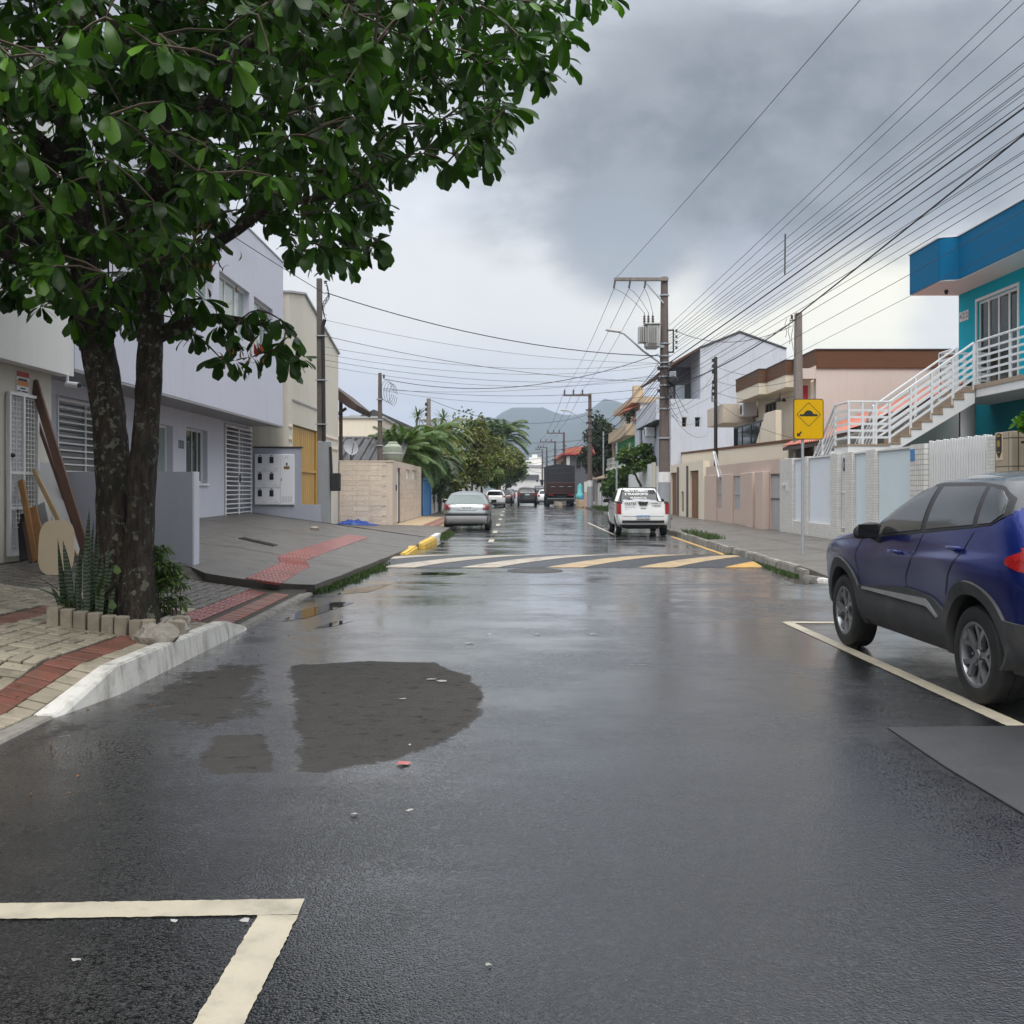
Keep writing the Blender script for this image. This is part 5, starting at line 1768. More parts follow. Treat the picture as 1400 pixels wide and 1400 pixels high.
railing(bh, (11.63, 25.56, BZ), (11.63, 12.1, BZ), 9, 1.08)
railing(bh, (11.66, 27.85, BZ), (12.95, 27.85, BZ), 3, 1.08)
railing(bh, (11.63, 26.75, BZ), (11.63, 27.85, BZ), 2, 1.08)
railing(st_, (11.56, SY0 + .03, BZ), (9.45, SY0 + .03, LZ), 5, 1.06)
railing(st_, (9.45, SY0 + .03, LZ), (8.43, SY0 + .03, LZ), 4, 1.06, ends=(0, 1))
railing(st_, (8.43, SY0 + .03, LZ), (8.43, SY1, LZ), 2, 1.06, ends=(0, 1))
railing(st_, (8.43, SY1, LZ), (8.43, SY1 + run2 * 12, LZ - rise2 * 12), 4, 1.06, ends=(0, 1))
railing(st_, (9.43, SY1, LZ), (9.43, SY1 + run2 * 12, LZ - rise2 * 12), 4, 1.06)
railing(st_, (11.56, SY1 - .03, BZ), (9.45, SY1 - .03, LZ), 3, 1.06, ends=(1, 0))

cr = thing('tiled_roof', 'orange clay tile lean-to roof behind the white stairs', 'roof', (11, 31, 3))
mb = MB()
rows = []
nx_ = 46
for i in range(23):
    x = 8.75 + 5.9 * i / 22
    rows.append([(x, 28.95 + 4.2 * k / 80, 2.87 + .40 * (x - 8.75) + .055 * abs(math.sin(k * math.pi / 4)) + .03 * ((i % 2) * 1.0)) for k in range(81)])
mb.grid(rows)
mb.build('tiles', M['clay_tile'], cr, normals=False, smooth=25)
MB().prism([(8.75, 2.74), (14.65, 5.08), (14.65, 5.18), (8.75, 2.84)], 'y', 28.97, 33.1).build('underside', M['dark_wood'], cr)
box('beam', M['white_paint'], cr, 9.0, 14.5, 28.98, 29.08, 2.45, 2.58)
for x in (9.1, 13.9):
    box('post', M['white_paint'], cr, x, x + .15, 29.1, 29.25, 0, 2.448)
box('back_wall', M['dark_room'], cr, 9.2, 14.5, 32.9, 33.05, 0, 2.55)

# cream and peach house with brown parapet
ph = thing('house', 'peach and cream flat roofed house with a stepped brown parapet and balcony', 'house', (13, 38, 0))
wall('side_wall', M['peach_wall'], ph, (0, 33.5), (1, 0), 9.95, 24, 0, 5.46, .25)
box('side_wall', M['cream_yellow'], ph, 9.50, 9.948, 34.1, 34.3, 3.1, 5.12)
box('lintel', M['peach_wall'], ph, 9.50, 9.948, 33.5, 34.09, 5.12, 5.46)
rdr = box('door', M['red_paint'], ph, 9.68, 9.84, 34.05, 34.098, 3.15, 4.95)
PX = 10.3
wr('front_wall', M['cream_yellow'], ph, PX, 34.3, 43.6, 0, 5.2, .25, [(39.9, 41.7, 3.2, 4.95), (36.3, 37.4, 4.0, 4.9)])
winr(ph, PX, 39.9, 41.7, 3.2, 4.95, M['black_metal'], M['glass_dark'], depth=.05, cols=3)
winr(ph, PX, 36.3, 37.4, 4.0, 4.9, M['black_metal'], M['glass_dark'], depth=.05, cols=2)
box('core', M['dark_room'], ph, PX + .6, 23, 33.8, 43.5, 0, 5.4)
wall('back_wall', M['cream_yellow'], ph, (0, 43.6), (-1, 0), -24, -PX, 0, 5.4, .2)
for X0_, ya, yb in ((9.92, 33.45, 36.2), (9.66, 36.2, 38.9), (9.38, 38.9, 42.9)):
    xe = 9.944 if ya < 34 else PX + 1.2
    box('cornice', M['cream_yellow'], ph, X0_ + .02, xe, ya + .03, yb, 5.12 if ya > 34 else 5.14, 5.56)
    box('parapet', M['brown_band'], ph, X0_, xe, ya, yb + .03, 5.562, 6.06)
    box('coping', M['charcoal_wall'], ph, X0_ - .02, xe, ya - .02, yb + .05, 6.062, 6.09)
box('parapet', M['brown_band'], ph, 9.947, 24, 33.44, 33.7, 5.47, 6.06)
box('coping', M['charcoal_wall'], ph, 9.947, 24, 33.40, 33.72, 6.062, 6.09)
box('roof', M['grey_panel'], ph, PX + 1.31, 24, 33.71, 43.6, 5.47, 5.7)
MB().prism([(8.96, 33.2), (8.96, 57.0), (9.2, 57.0), (9.2, 33.2)], 'z', 0, 3.02).build('terrace_wall', M['cream_yellow'], ph)
mb = MB()
mb.add([(8.93, 33.2, 3.022), (8.93, 57, 3.40), (9.25, 57, 3.40), (9.25, 33.2, 3.022), (8.93, 33.2, 3.12), (8.93, 57, 3.50), (9.25, 57, 3.50), (9.25, 33.2, 3.12)],
       [(3, 2, 1, 0), (4, 5, 6, 7), (0, 1, 5, 4), (1, 2, 6, 5), (2, 3, 7, 6), (3, 0, 4, 7)])
mb.build('terrace_cap', M['brown_band'], ph)
mb = MB()
mb.add([(8.965, 33.2, 3.021), (8.965, 57, 3.021), (8.965, 57, 3.398), (9.19, 33.2, 3.021), (9.19, 57, 3.021), (9.19, 57, 3.398)], [(0, 1, 2), (5, 4, 3), (1, 4, 5, 2)])
mb.build('terrace_wedge', M['cream_yellow'], ph)
box('terrace_floor', M['tread'], ph, 9.2, PX, 34.3, 43.6, 3.0, 3.1)
mb = MB()
mb.prism([(36.1, 3.1), (39.2, 3.1), (37.7, 4.3), (36.1, 4.3)], 'x', 9.3, 9.5)
mb.build('sloped_wall', M['cream_yellow'], ph)
rl = MB()
for y in (38.4, 39.9, 41.4, 42.9):
    rl.box(9.3, 9.35, y, y + .06, 3.1, 4.02)
rl.box(9.3, 9.35, 37.9, 42.96, 4.02, 4.09)
rl.box(9.3, 9.35, 38.4, 42.96, 3.2, 3.25)
rr = rl.build('balcony_rail', M['black_metal'], ph)
for a, b in ((38.47, 39.89), (39.97, 41.39), (41.47, 42.89)):
    box('pane', M['glass_dark'], rr, 9.32, 9.335, a, b, 3.26, 4.015)
box('far_balcony', M['stone_tile'], ph, 9.0, 10.6, 43.7, 47.2, 4.35, 5.15)
box('far_wall', M['stone_tile'], ph, 10.0, 10.6, 43.7, 44.0, 0, 4.348)
acm = MB().box(-.4, .4, -.28, .28, -.28, .28).mesh('air_conditioner', M['plastic_white'], bevel=.03)


def aircon(label, loc, rz):
    o = thing('air_conditioner', label, 'air conditioner', loc, rz)
    place('casing', acm, o, (0, 0, 0), world=False)
    MB().lathe([(0, -.29), (.20, -.29), (.22, -.285)], 18, (-.05, 0, 0), 'y').build('fan_grille', M['iron'], o, world=False)
    MB().box(-.4, .4, .282, .5, -.32, -.29).build('bracket', M['iron'], o, world=False)
    return o


aircon('white air conditioner under the stepped brown parapet', (9.95, 43.2, 4.85), rad(-90))
lp = thing('porch_lamp', 'small dark hanging lamp under the stepped cream eaves', 'lamp', (10.0, 38.2, 4.9))
MB().tube([(10.0, 38.2, 5.11), (10.0, 38.2, 4.9)], .015, 5).build('stem', M['iron'], lp)
for k in range(3):
    MB().lathe([(0, .08), (.06, .02), (.09, -.06), (0, -.07)], 8, (10.0 + .14 * math.cos(k * 2.1), 38.2 + .14 * math.sin(k * 2.1), 4.84)).build('lamp_shade', M['iron'], lp, smooth=True)

mv = thing('boundary_wall', 'mauve plastered front wall with square pilasters and grey gate', 'wall', (8.3, 38, 0))
wr('wall', M['mauve_wall'], mv, 8.38, 31.6, 44.2, 0, 2.46, .2, [(37.4, 38.7, .75, 2.0), (40.7, 41.8, .75, 2.0), (31.85, 33.2, .15, 2.0)])
for a, b in ((33.3, 34.3), (34.7, 35.6), (35.62, 37.3), (38.75, 40.6), (41.85, 44.15)):
    box('pilaster', M['mauve_wall'], mv, 8.14 if a < 36.5 and b < 36 else 8.31, 8.377, a, b, 0, 2.08, .01)
for a, b in ((37.42, 38.68), (40.72, 41.78)):
    w_ = box('window', M['grey_panel'], mv, 8.42, 8.45, a, b, .76, 1.99)
    box('bar', M['galv'], w_, 8.40, 8.418, a, b, 1.28, 1.32)
gg = box('gate', M['grey_panel'], mv, 8.42, 8.46, 31.87, 33.18, .2, 1.98)
box('rail', M['charcoal_wall'], gg, 8.39, 8.418, 31.87, 33.18, 1.18, 1.22)
box('rail', M['charcoal_wall'], gg, 8.39, 8.418, 31.87, 33.18, 1.93, 1.98)
sk = thing('plank', 'two pale planks leaning on top of the mauve wall', 'plank', (8.6, 42, 2.4))
MB().bar((8.33, 41.2, 1.95), (8.5, 43.2, 3.05), .05, .12).build('board', M['white_paint'], sk)
MB().bar((8.33, 40.7, 1.95), (8.5, 42.9, 3.05), .04, .10).build('board', M['grey_panel'], sk)

cg = thing('boundary_wall', 'cream front wall with two brown boarded gates behind the white pickup', 'wall', (8.25, 49, 0))
wr('wall', M['cream_yellow'], cg, 8.25, 44.22, 54, 0, 2.75, .3, [(45.3, 47.5, .15, 2.35), (51.3, 53.2, .15, 2.35), (49.2, 49.9, .4, 1.4)])
for a, b in ((45.3, 47.5), (51.3, 53.2)):
    gt_ = box('gate', M['brown_gate'], cg, 8.36, 8.40, a + .01, b - .01, .16, 2.34)
    n = 8
    me_ = MB().box(-.02, 0, -(b - a) / n / 2 + .012, (b - a) / n / 2 - .012, -1.08, 1.08).mesh('plank', M['brown_gate'], bevel=.005)
    for k in range(n):
        place('plank', me_, gt_, (8.358, a + (b - a) * (k + .5) / n, 1.25))
box('letter_slot', M['brown_gate'], cg, 8.30, 8.34, 49.22, 49.88, .42, 1.38)
box('pipe', M['charcoal_wall'], cg, 8.17, 8.245, 50.6, 50.75, 0, 2.6)
box('pipe', M['charcoal_wall'], cg, 8.17, 8.245, 47.9, 48.05, 0, 2.6)

# old three storey house with the gable
oh = thing('house', 'old lilac grey house with streaked gable and three tiny square windows', 'house', (11, 58, 0))
Y5 = 54.1
sq = [(8.97, 9.24, 4.78, 5.32), (9.66, 9.95, 4.78, 5.32), (10.38, 10.66, 4.78, 5.32)]
wall('wall', M['old_lilac'], oh, (0, Y5), (1, 0), 8.4, 22, 0, 6.28, .25, sq)
for a, b, c, d in sq:
    window(oh, (0, Y5), (1, 0), a, b, c, d, M['cream_dim'], M['glass_dark'], .1, 1, 1, .035)
MB().prism([(9.95, 6.282), (14.5, 6.282), (14.5, 8.87), (12.03, 9.76), (9.95, 8.93)], 'y', Y5, 66).build('upper_storey', M['old_lilac'], oh)
MB().prism([(8.35, 8.0), (9.95, 8.93), (9.948, 9.06), (8.3, 8.1)], 'y', Y5 + .1, 66).build('eave', M['brown_band'], oh)
MB().prism([(9.95, 8.96), (12.03, 9.79), (14.5, 8.9), (14.5, 8.98), (12.03, 9.88), (9.95, 9.05)], 'y', Y5 - .06, 66).build('roof_edge', M['charcoal_wall'], oh)
box('shaded_loggia_wall', M['charcoal_wall'], oh, 9.0, 9.94, 57, 57.2, 6.3, 8.3)  # charcoal colour puts the shade under the eave into this recessed wall
box('loggia_window', M['poly_pale'], oh, 9.1, 9.6, 56.95, 56.99, 6.35, 7.3)
wr('street_wall', M['old_lilac'], oh, 8.4, Y5 + .25, 70, 0, 6.28, .25, [(56.5, 58.5, 3.6, 4.9), (66, 67.5, 3.6, 5.6)])
winr(oh, 8.4, 56.5, 58.5, 3.6, 4.9, M['black_metal'], M['glass_dark'])
winr(oh, 8.4, 66, 67.5, 3.6, 5.6, M['black_metal'], M['glass_dark'])
box('parapet', M['old_lilac'], oh, 7.75, 8.395, 55, 64, 5.25, 6.32)
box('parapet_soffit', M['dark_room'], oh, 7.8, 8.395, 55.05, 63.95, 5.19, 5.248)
box('roof', M['grey_panel'], oh, 8.7, 21.9, Y5 + .3, 70, 6.0, 6.1)
box('core', M['dark_room'], oh, 9.4, 21, 55.5, 69, 0, 5.9)
MB().prism([(8.2, 6.1), (9.1, 6.7), (9.1, 6.8), (8.15, 6.2)], 'y', 64.1, 70).build('eave', M['clay_tile'], oh)
aircon('white air conditioner under the old lilac parapet', (8.05, 60, 4.85), rad(-90))

sw = thing('boundary_wall', 'white sheet gates beside a mould stained wall, behind the pickup', 'wall', (7.9, 62, 0))
box('panel', M['white_paint'], sw, 7.85, 7.93, 57.2, 62.5, .15, 2.95)
box('panel', M['white_paint'], sw, 7.85, 7.93, 63.2, 69, .15, 2.75)
box('post', M['cream_dim'], sw, 7.8, 8.0, 56.9, 57.18, 0, 3.0)
box('wall', M['stained_white'], sw, 8.0, 8.38, 56.6, 56.85, 0, 2.8)

# green and ochre house beyond
gn = thing('house', 'green and ochre house with stacked balconies past the old lilac house', 'house', (9, 78, 0))
box('lower_wall', M['pink_wall'], gn, 8.6, 18, 71, 88, 0, 3.2)
box('wall', M['green_wall'], gn, 8.6, 18, 71, 84, 3.202, 5.25)
box('wall', M['pink_wall'], gn, 8.3, 18, 84.01, 92, 3.202, 6.4)
box('balcony', M['ochre_wall'], gn, 7.9, 8.6, 70.9, 84, 5.25, 6.05)
box('top_floor', M['white_wall'], gn, 8.9, 18, 71, 84, 6.06, 7.5)
box('roof', M['ochre_wall'], gn, 8.3, 18, 70.8, 84.2, 7.502, 7.9)
MB().prism([(7.7, 7.0), (8.89, 7.4), (8.89, 7.3), (7.7, 6.9)], 'y', 71.2, 76).build('awning', M['clay_tile'], gn)
box('chimney', M['ochre_wall'], gn, 8.8, 9.5, 74, 75, 8.0, 9.0)
box('floor_slab', M['far_white'], gn, 7.8, 8.61, 71, 92, 3.05, 3.2)
box('door', M['cream_yellow'], gn, 8.55, 8.598, 74, 75, 3.21, 4.9)
winr(gn, 8.9, 77, 79, 6.3, 7.2, M['alu_white'], M['glass_dark'], depth=-.06)
mb = MB()
for k in range(22):
    mb.box(7.82, 7.86, 71 + k, 71.06 + k, 3.2, 3.9)
mb.box(7.82, 7.86, 71, 92.5, 3.9, 3.96)
mb.box(7.82, 7.86, 71, 92.5, 3.5, 3.54)
mb.build('balcony_rail', M['metal_white'], gn)
MB().prism([(6.6, 2.35), (8.59, 3.0), (8.59, 2.9), (6.6, 2.25)], 'y', 74, 90).build('awning', M['tread'], gn)
for y in (76, 82, 88):
    box('awning_post', M['galv'], gn, 6.65, 6.72, y, y + .07, 0, 2.3)

wg2 = thing('gate', 'white sheet gate between cream posts under the tan awning', 'gate', (6.9, 80, 0))
box('panel', M['white_paint'], wg2, 6.85, 6.9, 74, 77.5, .2, 2.0)
box('panel', M['white_paint'], wg2, 6.85, 6.9, 78, 82, .2, 2.0)
box('post', M['ochre_wall'], wg2, 6.8, 7.0, 77.55, 77.95, 0, 2.2)
box('post', M['ochre_wall'], wg2, 6.8, 7.0, 82.1, 82.6, 0, 2.2)

ch = thing('house', 'charcoal two storey house beside the parked black truck', 'house', (8, 116, 0))
CX0, CX1 = gx(779, 112), 14
box('wall', M['charcoal_wall'], ch, CX0, CX1, 112, 124, 0, gz(622, 112))
box('corner_pier', M['cream_dim'], ch, CX0 - .35, CX0 - .01, 111.8, 112.3, 0, gz(624, 112))
window(ch, (0, 112), (1, 0), gx(788, 112), gx(794, 112), gz(640, 112), gz(628, 112), M['black_metal'], M['glass_dark'], -.05)
box('roof', M['red_paint'], ch, CX0 - .8, CX1 + .3, 111.5, 124.4, gz(622, 112) + .002, gz(620, 112))
c2 = thing('house', 'house with red tiled hip roof showing above the black truck', 'house', (8, 140, 0))
box('wall', M['ochre_wall'], c2, gx(764, 140), 16, 140, 150, 0, gz(626, 140))
MB().prism([(gx(757, 140), gz(627, 140)), (16.5, gz(627, 140)), (13, gz(608, 140)), (gx(778, 140), gz(612, 140))], 'y', 139, 151).build('roof', M['clay_tile'], c2)
box('window', M['glass_dark'], c2, gx(767, 140), gx(771, 140), 139.9, 139.97, gz(645, 140), gz(632, 140))

aq = thing('plastic_tank', 'aqua plastic column with a round bulge on a low planter', 'tank', (gx(793, 84), 84, 0))
ax_ = gx(793, 84)
MB().lathe([(0, .9), (.18, .94), (.29, 1.05), (.34, 1.22), (.29, 1.4), (.21, 1.52), (.2, 2.05), (.18, 2.15), (.09, 2.18), (.09, 2.3), (0, 2.31)], 16, (ax_, 84, -.3), 'z').build('tank', M['aqua'], aq, smooth=True)
MB().lathe([(0, 0), (.18, 0), (.2, .04), (0, .1)], 14, (ax_ + .2, 83.7, .85), 'y').build('cap', M['blue_gate'], aq)
tag(MB().prism([(gx(790, 84), 83.3), (gx(799, 84), 83.3), (gx(799, 84), 87), (gx(790, 84), 87)], 'z', 0, .65).build('planter_box', M['ochre_wall'], None, bevel=.03), 'ochre box planter under the aqua plastic column', 'planter')
wp = thing('gate_post', 'white and pink gate post beside the grey footed pole', 'post', (gx(802, 80), 80, 0))
box('lower', M['pink_wall'], wp, gx(799, 80), gx(806, 80), 80, 80.5, 0, 1.3)
box('upper', M['far_white'], wp, gx(799, 80), gx(806, 80), 80, 80.5, 1.302, 2.1)

# ------------------------------------------------------------------ vehicles
def carpaint(name, col, metal=0.35, rough=0.34, film=0.0, flake=0.06, drops=0.0):
    m = bpy.data.materials.new(name)
    m.use_nodes = True
    T = NT(m.node_tree)
    b = T.n['Principled BSDF']
    tc = T.new('ShaderNodeTexCoord')
    pos = tc.outputs['Object']
    x, y, z = T.sep(pos)
    c = T.mix(T.noise(pos, 900.0, 1.0), tuple(k * (1 - flake * 3) for k in col), tuple(min(1, k * (1 + flake * 3)) for k in col))
    sv = T.comb(T.math('MULTIPLY', x, 9.0), T.math('MULTIPLY', y, 9.0), T.math('MULTIPLY', z, 0.9))
    st = T.sstep(T.math('ADD', T.math('MULTIPLY', T.noise(sv, 1.6, 6.0, 0.7), 0.8), T.math('MULTIPLY', T.noise(pos, 2.2, 4.0), 0.35)), 0.48, 0.66)
    low = T.sstep(z, 1.05, 0.45)
    dust = T.math('MULTIPLY', T.math('MULTIPLY', st, low), film, clamp=True)
    c = T.mix(T.math('MULTIPLY', dust, 0.35), c, (0.16, 0.15, 0.15))
    splash = T.math('MULTIPLY', T.sstep(T.math('ADD', z, T.math('MULTIPLY', T.noise(pos, 4.0, 5.0, 0.7), 0.3)), 0.62, 0.36), 0.55)
    c = T.mix(splash, c, (0.10, 0.09, 0.08))
    T.put(b.inputs['Base Color'], c)
    b.inputs['Metallic'].default_value = metal
    T.put(b.inputs['Roughness'], T.math('ADD', rough, T.math('MULTIPLY', dust, 0.25)))
    T.put(b.inputs['Coat Weight'], T.math('SUBTRACT', 1.0, T.math('MULTIPLY', T.math('ADD', dust, splash, clamp=True), 0.55)) if metal < .5 else T.math('SUBTRACT', 0.6, T.math('MULTIPLY', T.math('ADD', dust, splash, clamp=True), 0.4)))
    T.put(b.inputs['Coat Roughness'], T.math('ADD', 0.05, T.math('MULTIPLY', dust, 0.35)))
    if drops:
        dv = T.voro(pos, 85.0)
        bm_ = T.bump(T.sstep(dv, 0.42, 0.12), drops, 0.0015)
        T.put(b.inputs['Coat Normal'], bm_)
        T.put(b.inputs['Normal'], bm_)
    return m


M['car_blue'] = carpaint('car_blue', (0.003, 0.015, 0.160), 0.6, 0.28, film=0.6, drops=0.2)
M['car_grey_roof'] = carpaint('car_grey_roof', (0.035, 0.037, 0.04), 0.2, 0.40, drops=0.55)
M['car_silver'] = carpaint('car_silver', (0.20, 0.22, 0.225), 0.6, 0.32, film=0.3)
M['car_white'] = carpaint('car_white', (0.70, 0.70, 0.69), 0.0, 0.3, flake=0.0, film=0.2)
M['car_black'] = carpaint('car_black', (0.012, 0.012, 0.014), 0.1, 0.3)
M['car_dark'] = carpaint('car_dark', (0.035, 0.038, 0.042), 0.3, 0.32)
M['cladding'] = mat('cladding', (0.050, 0.052, 0.055), 0.62, var=0.25, vscale=4, grime=0.45, dirt=(0.12, 0.11, 0.10), bump=0.3, bscale=200, bdist=0.001)
M['cladding_black'] = mat('cladding_black', (0.02, 0.02, 0.021), 0.5, var=0.2, vscale=4)
M['tyre'] = mat('tyre', (0.020, 0.020, 0.020), 0.65, var=0.35, vscale=9, grime=0.35, dirt=(0.06, 0.056, 0.05), bump=0.3, bscale=90)
M['rim_alloy'] = mat('rim_alloy', (0.30, 0.31, 0.32), 0.36, metal=0.75, var=0.15, vscale=12, grime=0.35, dirt=(0.10, 0.09, 0.08))
M['rim_dark'] = mat('rim_dark', (0.06, 0.062, 0.066), 0.45, metal=0.5, var=0.2, vscale=12, grime=0.3, dirt=(0.06, 0.055, 0.05))
M['chrome'] = mat('chrome', (0.62, 0.63, 0.64), 0.18, metal=1.0, var=0.05)
M['satin_trim'] = mat('satin_trim', (0.50, 0.51, 0.52), 0.32, metal=0.7, var=0.12, vscale=6, grime=0.3, dirt=(0.2, 0.19, 0.18))


def lamp(name, col):
    m = bpy.data.materials.new(name)
    m.use_nodes = True
    b = m.node_tree.nodes['Principled BSDF']
    T = NT(m.node_tree)
    tc = T.new('ShaderNodeTexCoord')
    T.put(b.inputs['Base Color'], T.mix(T.voro(tc.outputs['Object'], 60.0), col, tuple(k * 0.5 for k in col)))
    b.inputs['Roughness'].default_value = 0.12
    b.inputs['Coat Weight'].default_value = 1.0
    return m


M['lamp_red'] = lamp('lamp_red', (0.34, 0.012, 0.014))
M['lamp_dark_red'] = lamp('lamp_dark_red', (0.16, 0.010, 0.012))
M['lamp_clear'] = lamp('lamp_clear', (0.55, 0.56, 0.58))
M['plate_white'] = mat('plate_white', (0.62, 0.63, 0.64), 0.4, var=0.05)
M['car_glass'] = glassmat('car_glass', (0.008, 0.009, 0.010), 0.05, 0.35)
M['car_glass_wet'] = mat('car_glass_wet', (0.030, 0.033, 0.036), 0.05, var=0.3, vscale=3, bump=0.10, bscale=120, bdist=0.0012, spec=1.0, rvar=0.05)
M['car_glass_pale'] = glassmat('car_glass_pale', (0.10, 0.135, 0.125), 0.05, 0.8)


def wheel_meshes(R, wd, fancy, rim_m, r_rim=None):
    rr = r_rim or R * 0.66
    h = wd / 2
    mb = MB()
    prof = [(rr - .012, -h + .02), (rr, -h + .008), (rr + .02, -h + .004), (R * .86, -h), (R * .955, -h + .012), (R * .99, -h + .03), (R, -h + .055), (R, -.012), (R - .008, -.010), (R - .008, .010), (R, .012), (R, h - .055),
            (R * .99, h - .03), (R * .955, h - .012), (R * .86, h), (rr + .02, h - .004), (rr, h - .008), (rr - .012, h - .02)]
    mb.lathe(prof, 48 if fancy else 22, axis='x')
    ty = mb.mesh('tyre', M['tyre'], smooth=35)
    mb = MB()
    n = 40 if fancy else 20
    mb.lathe([(rr + .002, -h + .006), (rr - .018, -h + .010), (rr - .026, -h + .03), (rr - .03, -h + .08), (rr - .03, h - .02)], n, axis='x')
    mb.lathe([(0, -h + .022), (.030, -h + .022), (.036, -h + .030), (.036, -h + .07)], 14, axis='x')
    xo = -h + .032

    def spoke(a0, r0, a1, r1, w0, w1, x0, x1, t=.035):
        p0 = Vector((0, math.cos(a0) * r0, math.sin(a0) * r0))
        p1 = Vector((0, math.cos(a1) * r1, math.sin(a1) * r1))
        d = (p1 - p0).normalized()
        s = Vector((0, -d.z, d.y))
        v = []
        for p, w, x in ((p0, w0, x0), (p1, w1, x1)):
            v += [p - s * w + Vector((x, 0, 0)), p + s * w + Vector((x, 0, 0)), p + s * w * 1.25 + Vector((x + t, 0, 0)), p - s * w * 1.25 + Vector((x + t, 0, 0))]
        mb.add(v, [(0, 1, 2, 3), (7, 6, 5, 4), (0, 4, 5, 1), (1, 5, 6, 2), (2, 6, 7, 3), (3, 7, 4, 0)])
    for k in range(5):
        a = 2 * math.pi * k / 5 + .35
        if fancy:
            rm = rr * .52
            for s in (-1, 1):
                spoke(a + s * .20, .040, a + s * .06, rm * 1.06, .016, .012, xo, xo - .006)
                spoke(a + s * .05, rm * .96, a + s * .27, rr - .022, .015, .020, xo - .006, -h + .014)
            mb.lathe([(.010, -h + .024), (.010, -h + .034)], 6, (0, math.cos(a + .6) * .075, math.sin(a + .6) * .075), axis='x', cap=True)
        else:
            spoke(a, .03, a, rr - .02, .030, .036, xo, xo - .005)
    rim = mb.mesh('rim', rim_m, smooth=25)
    mb = MB()
    mb.lathe([(0, 0), (rr - .034, 0)], 24, (h * .1, 0, 0), axis='x')
    hub = mb.mesh('brake_disc', M['cladding_black'])
    return ty, rim, hub


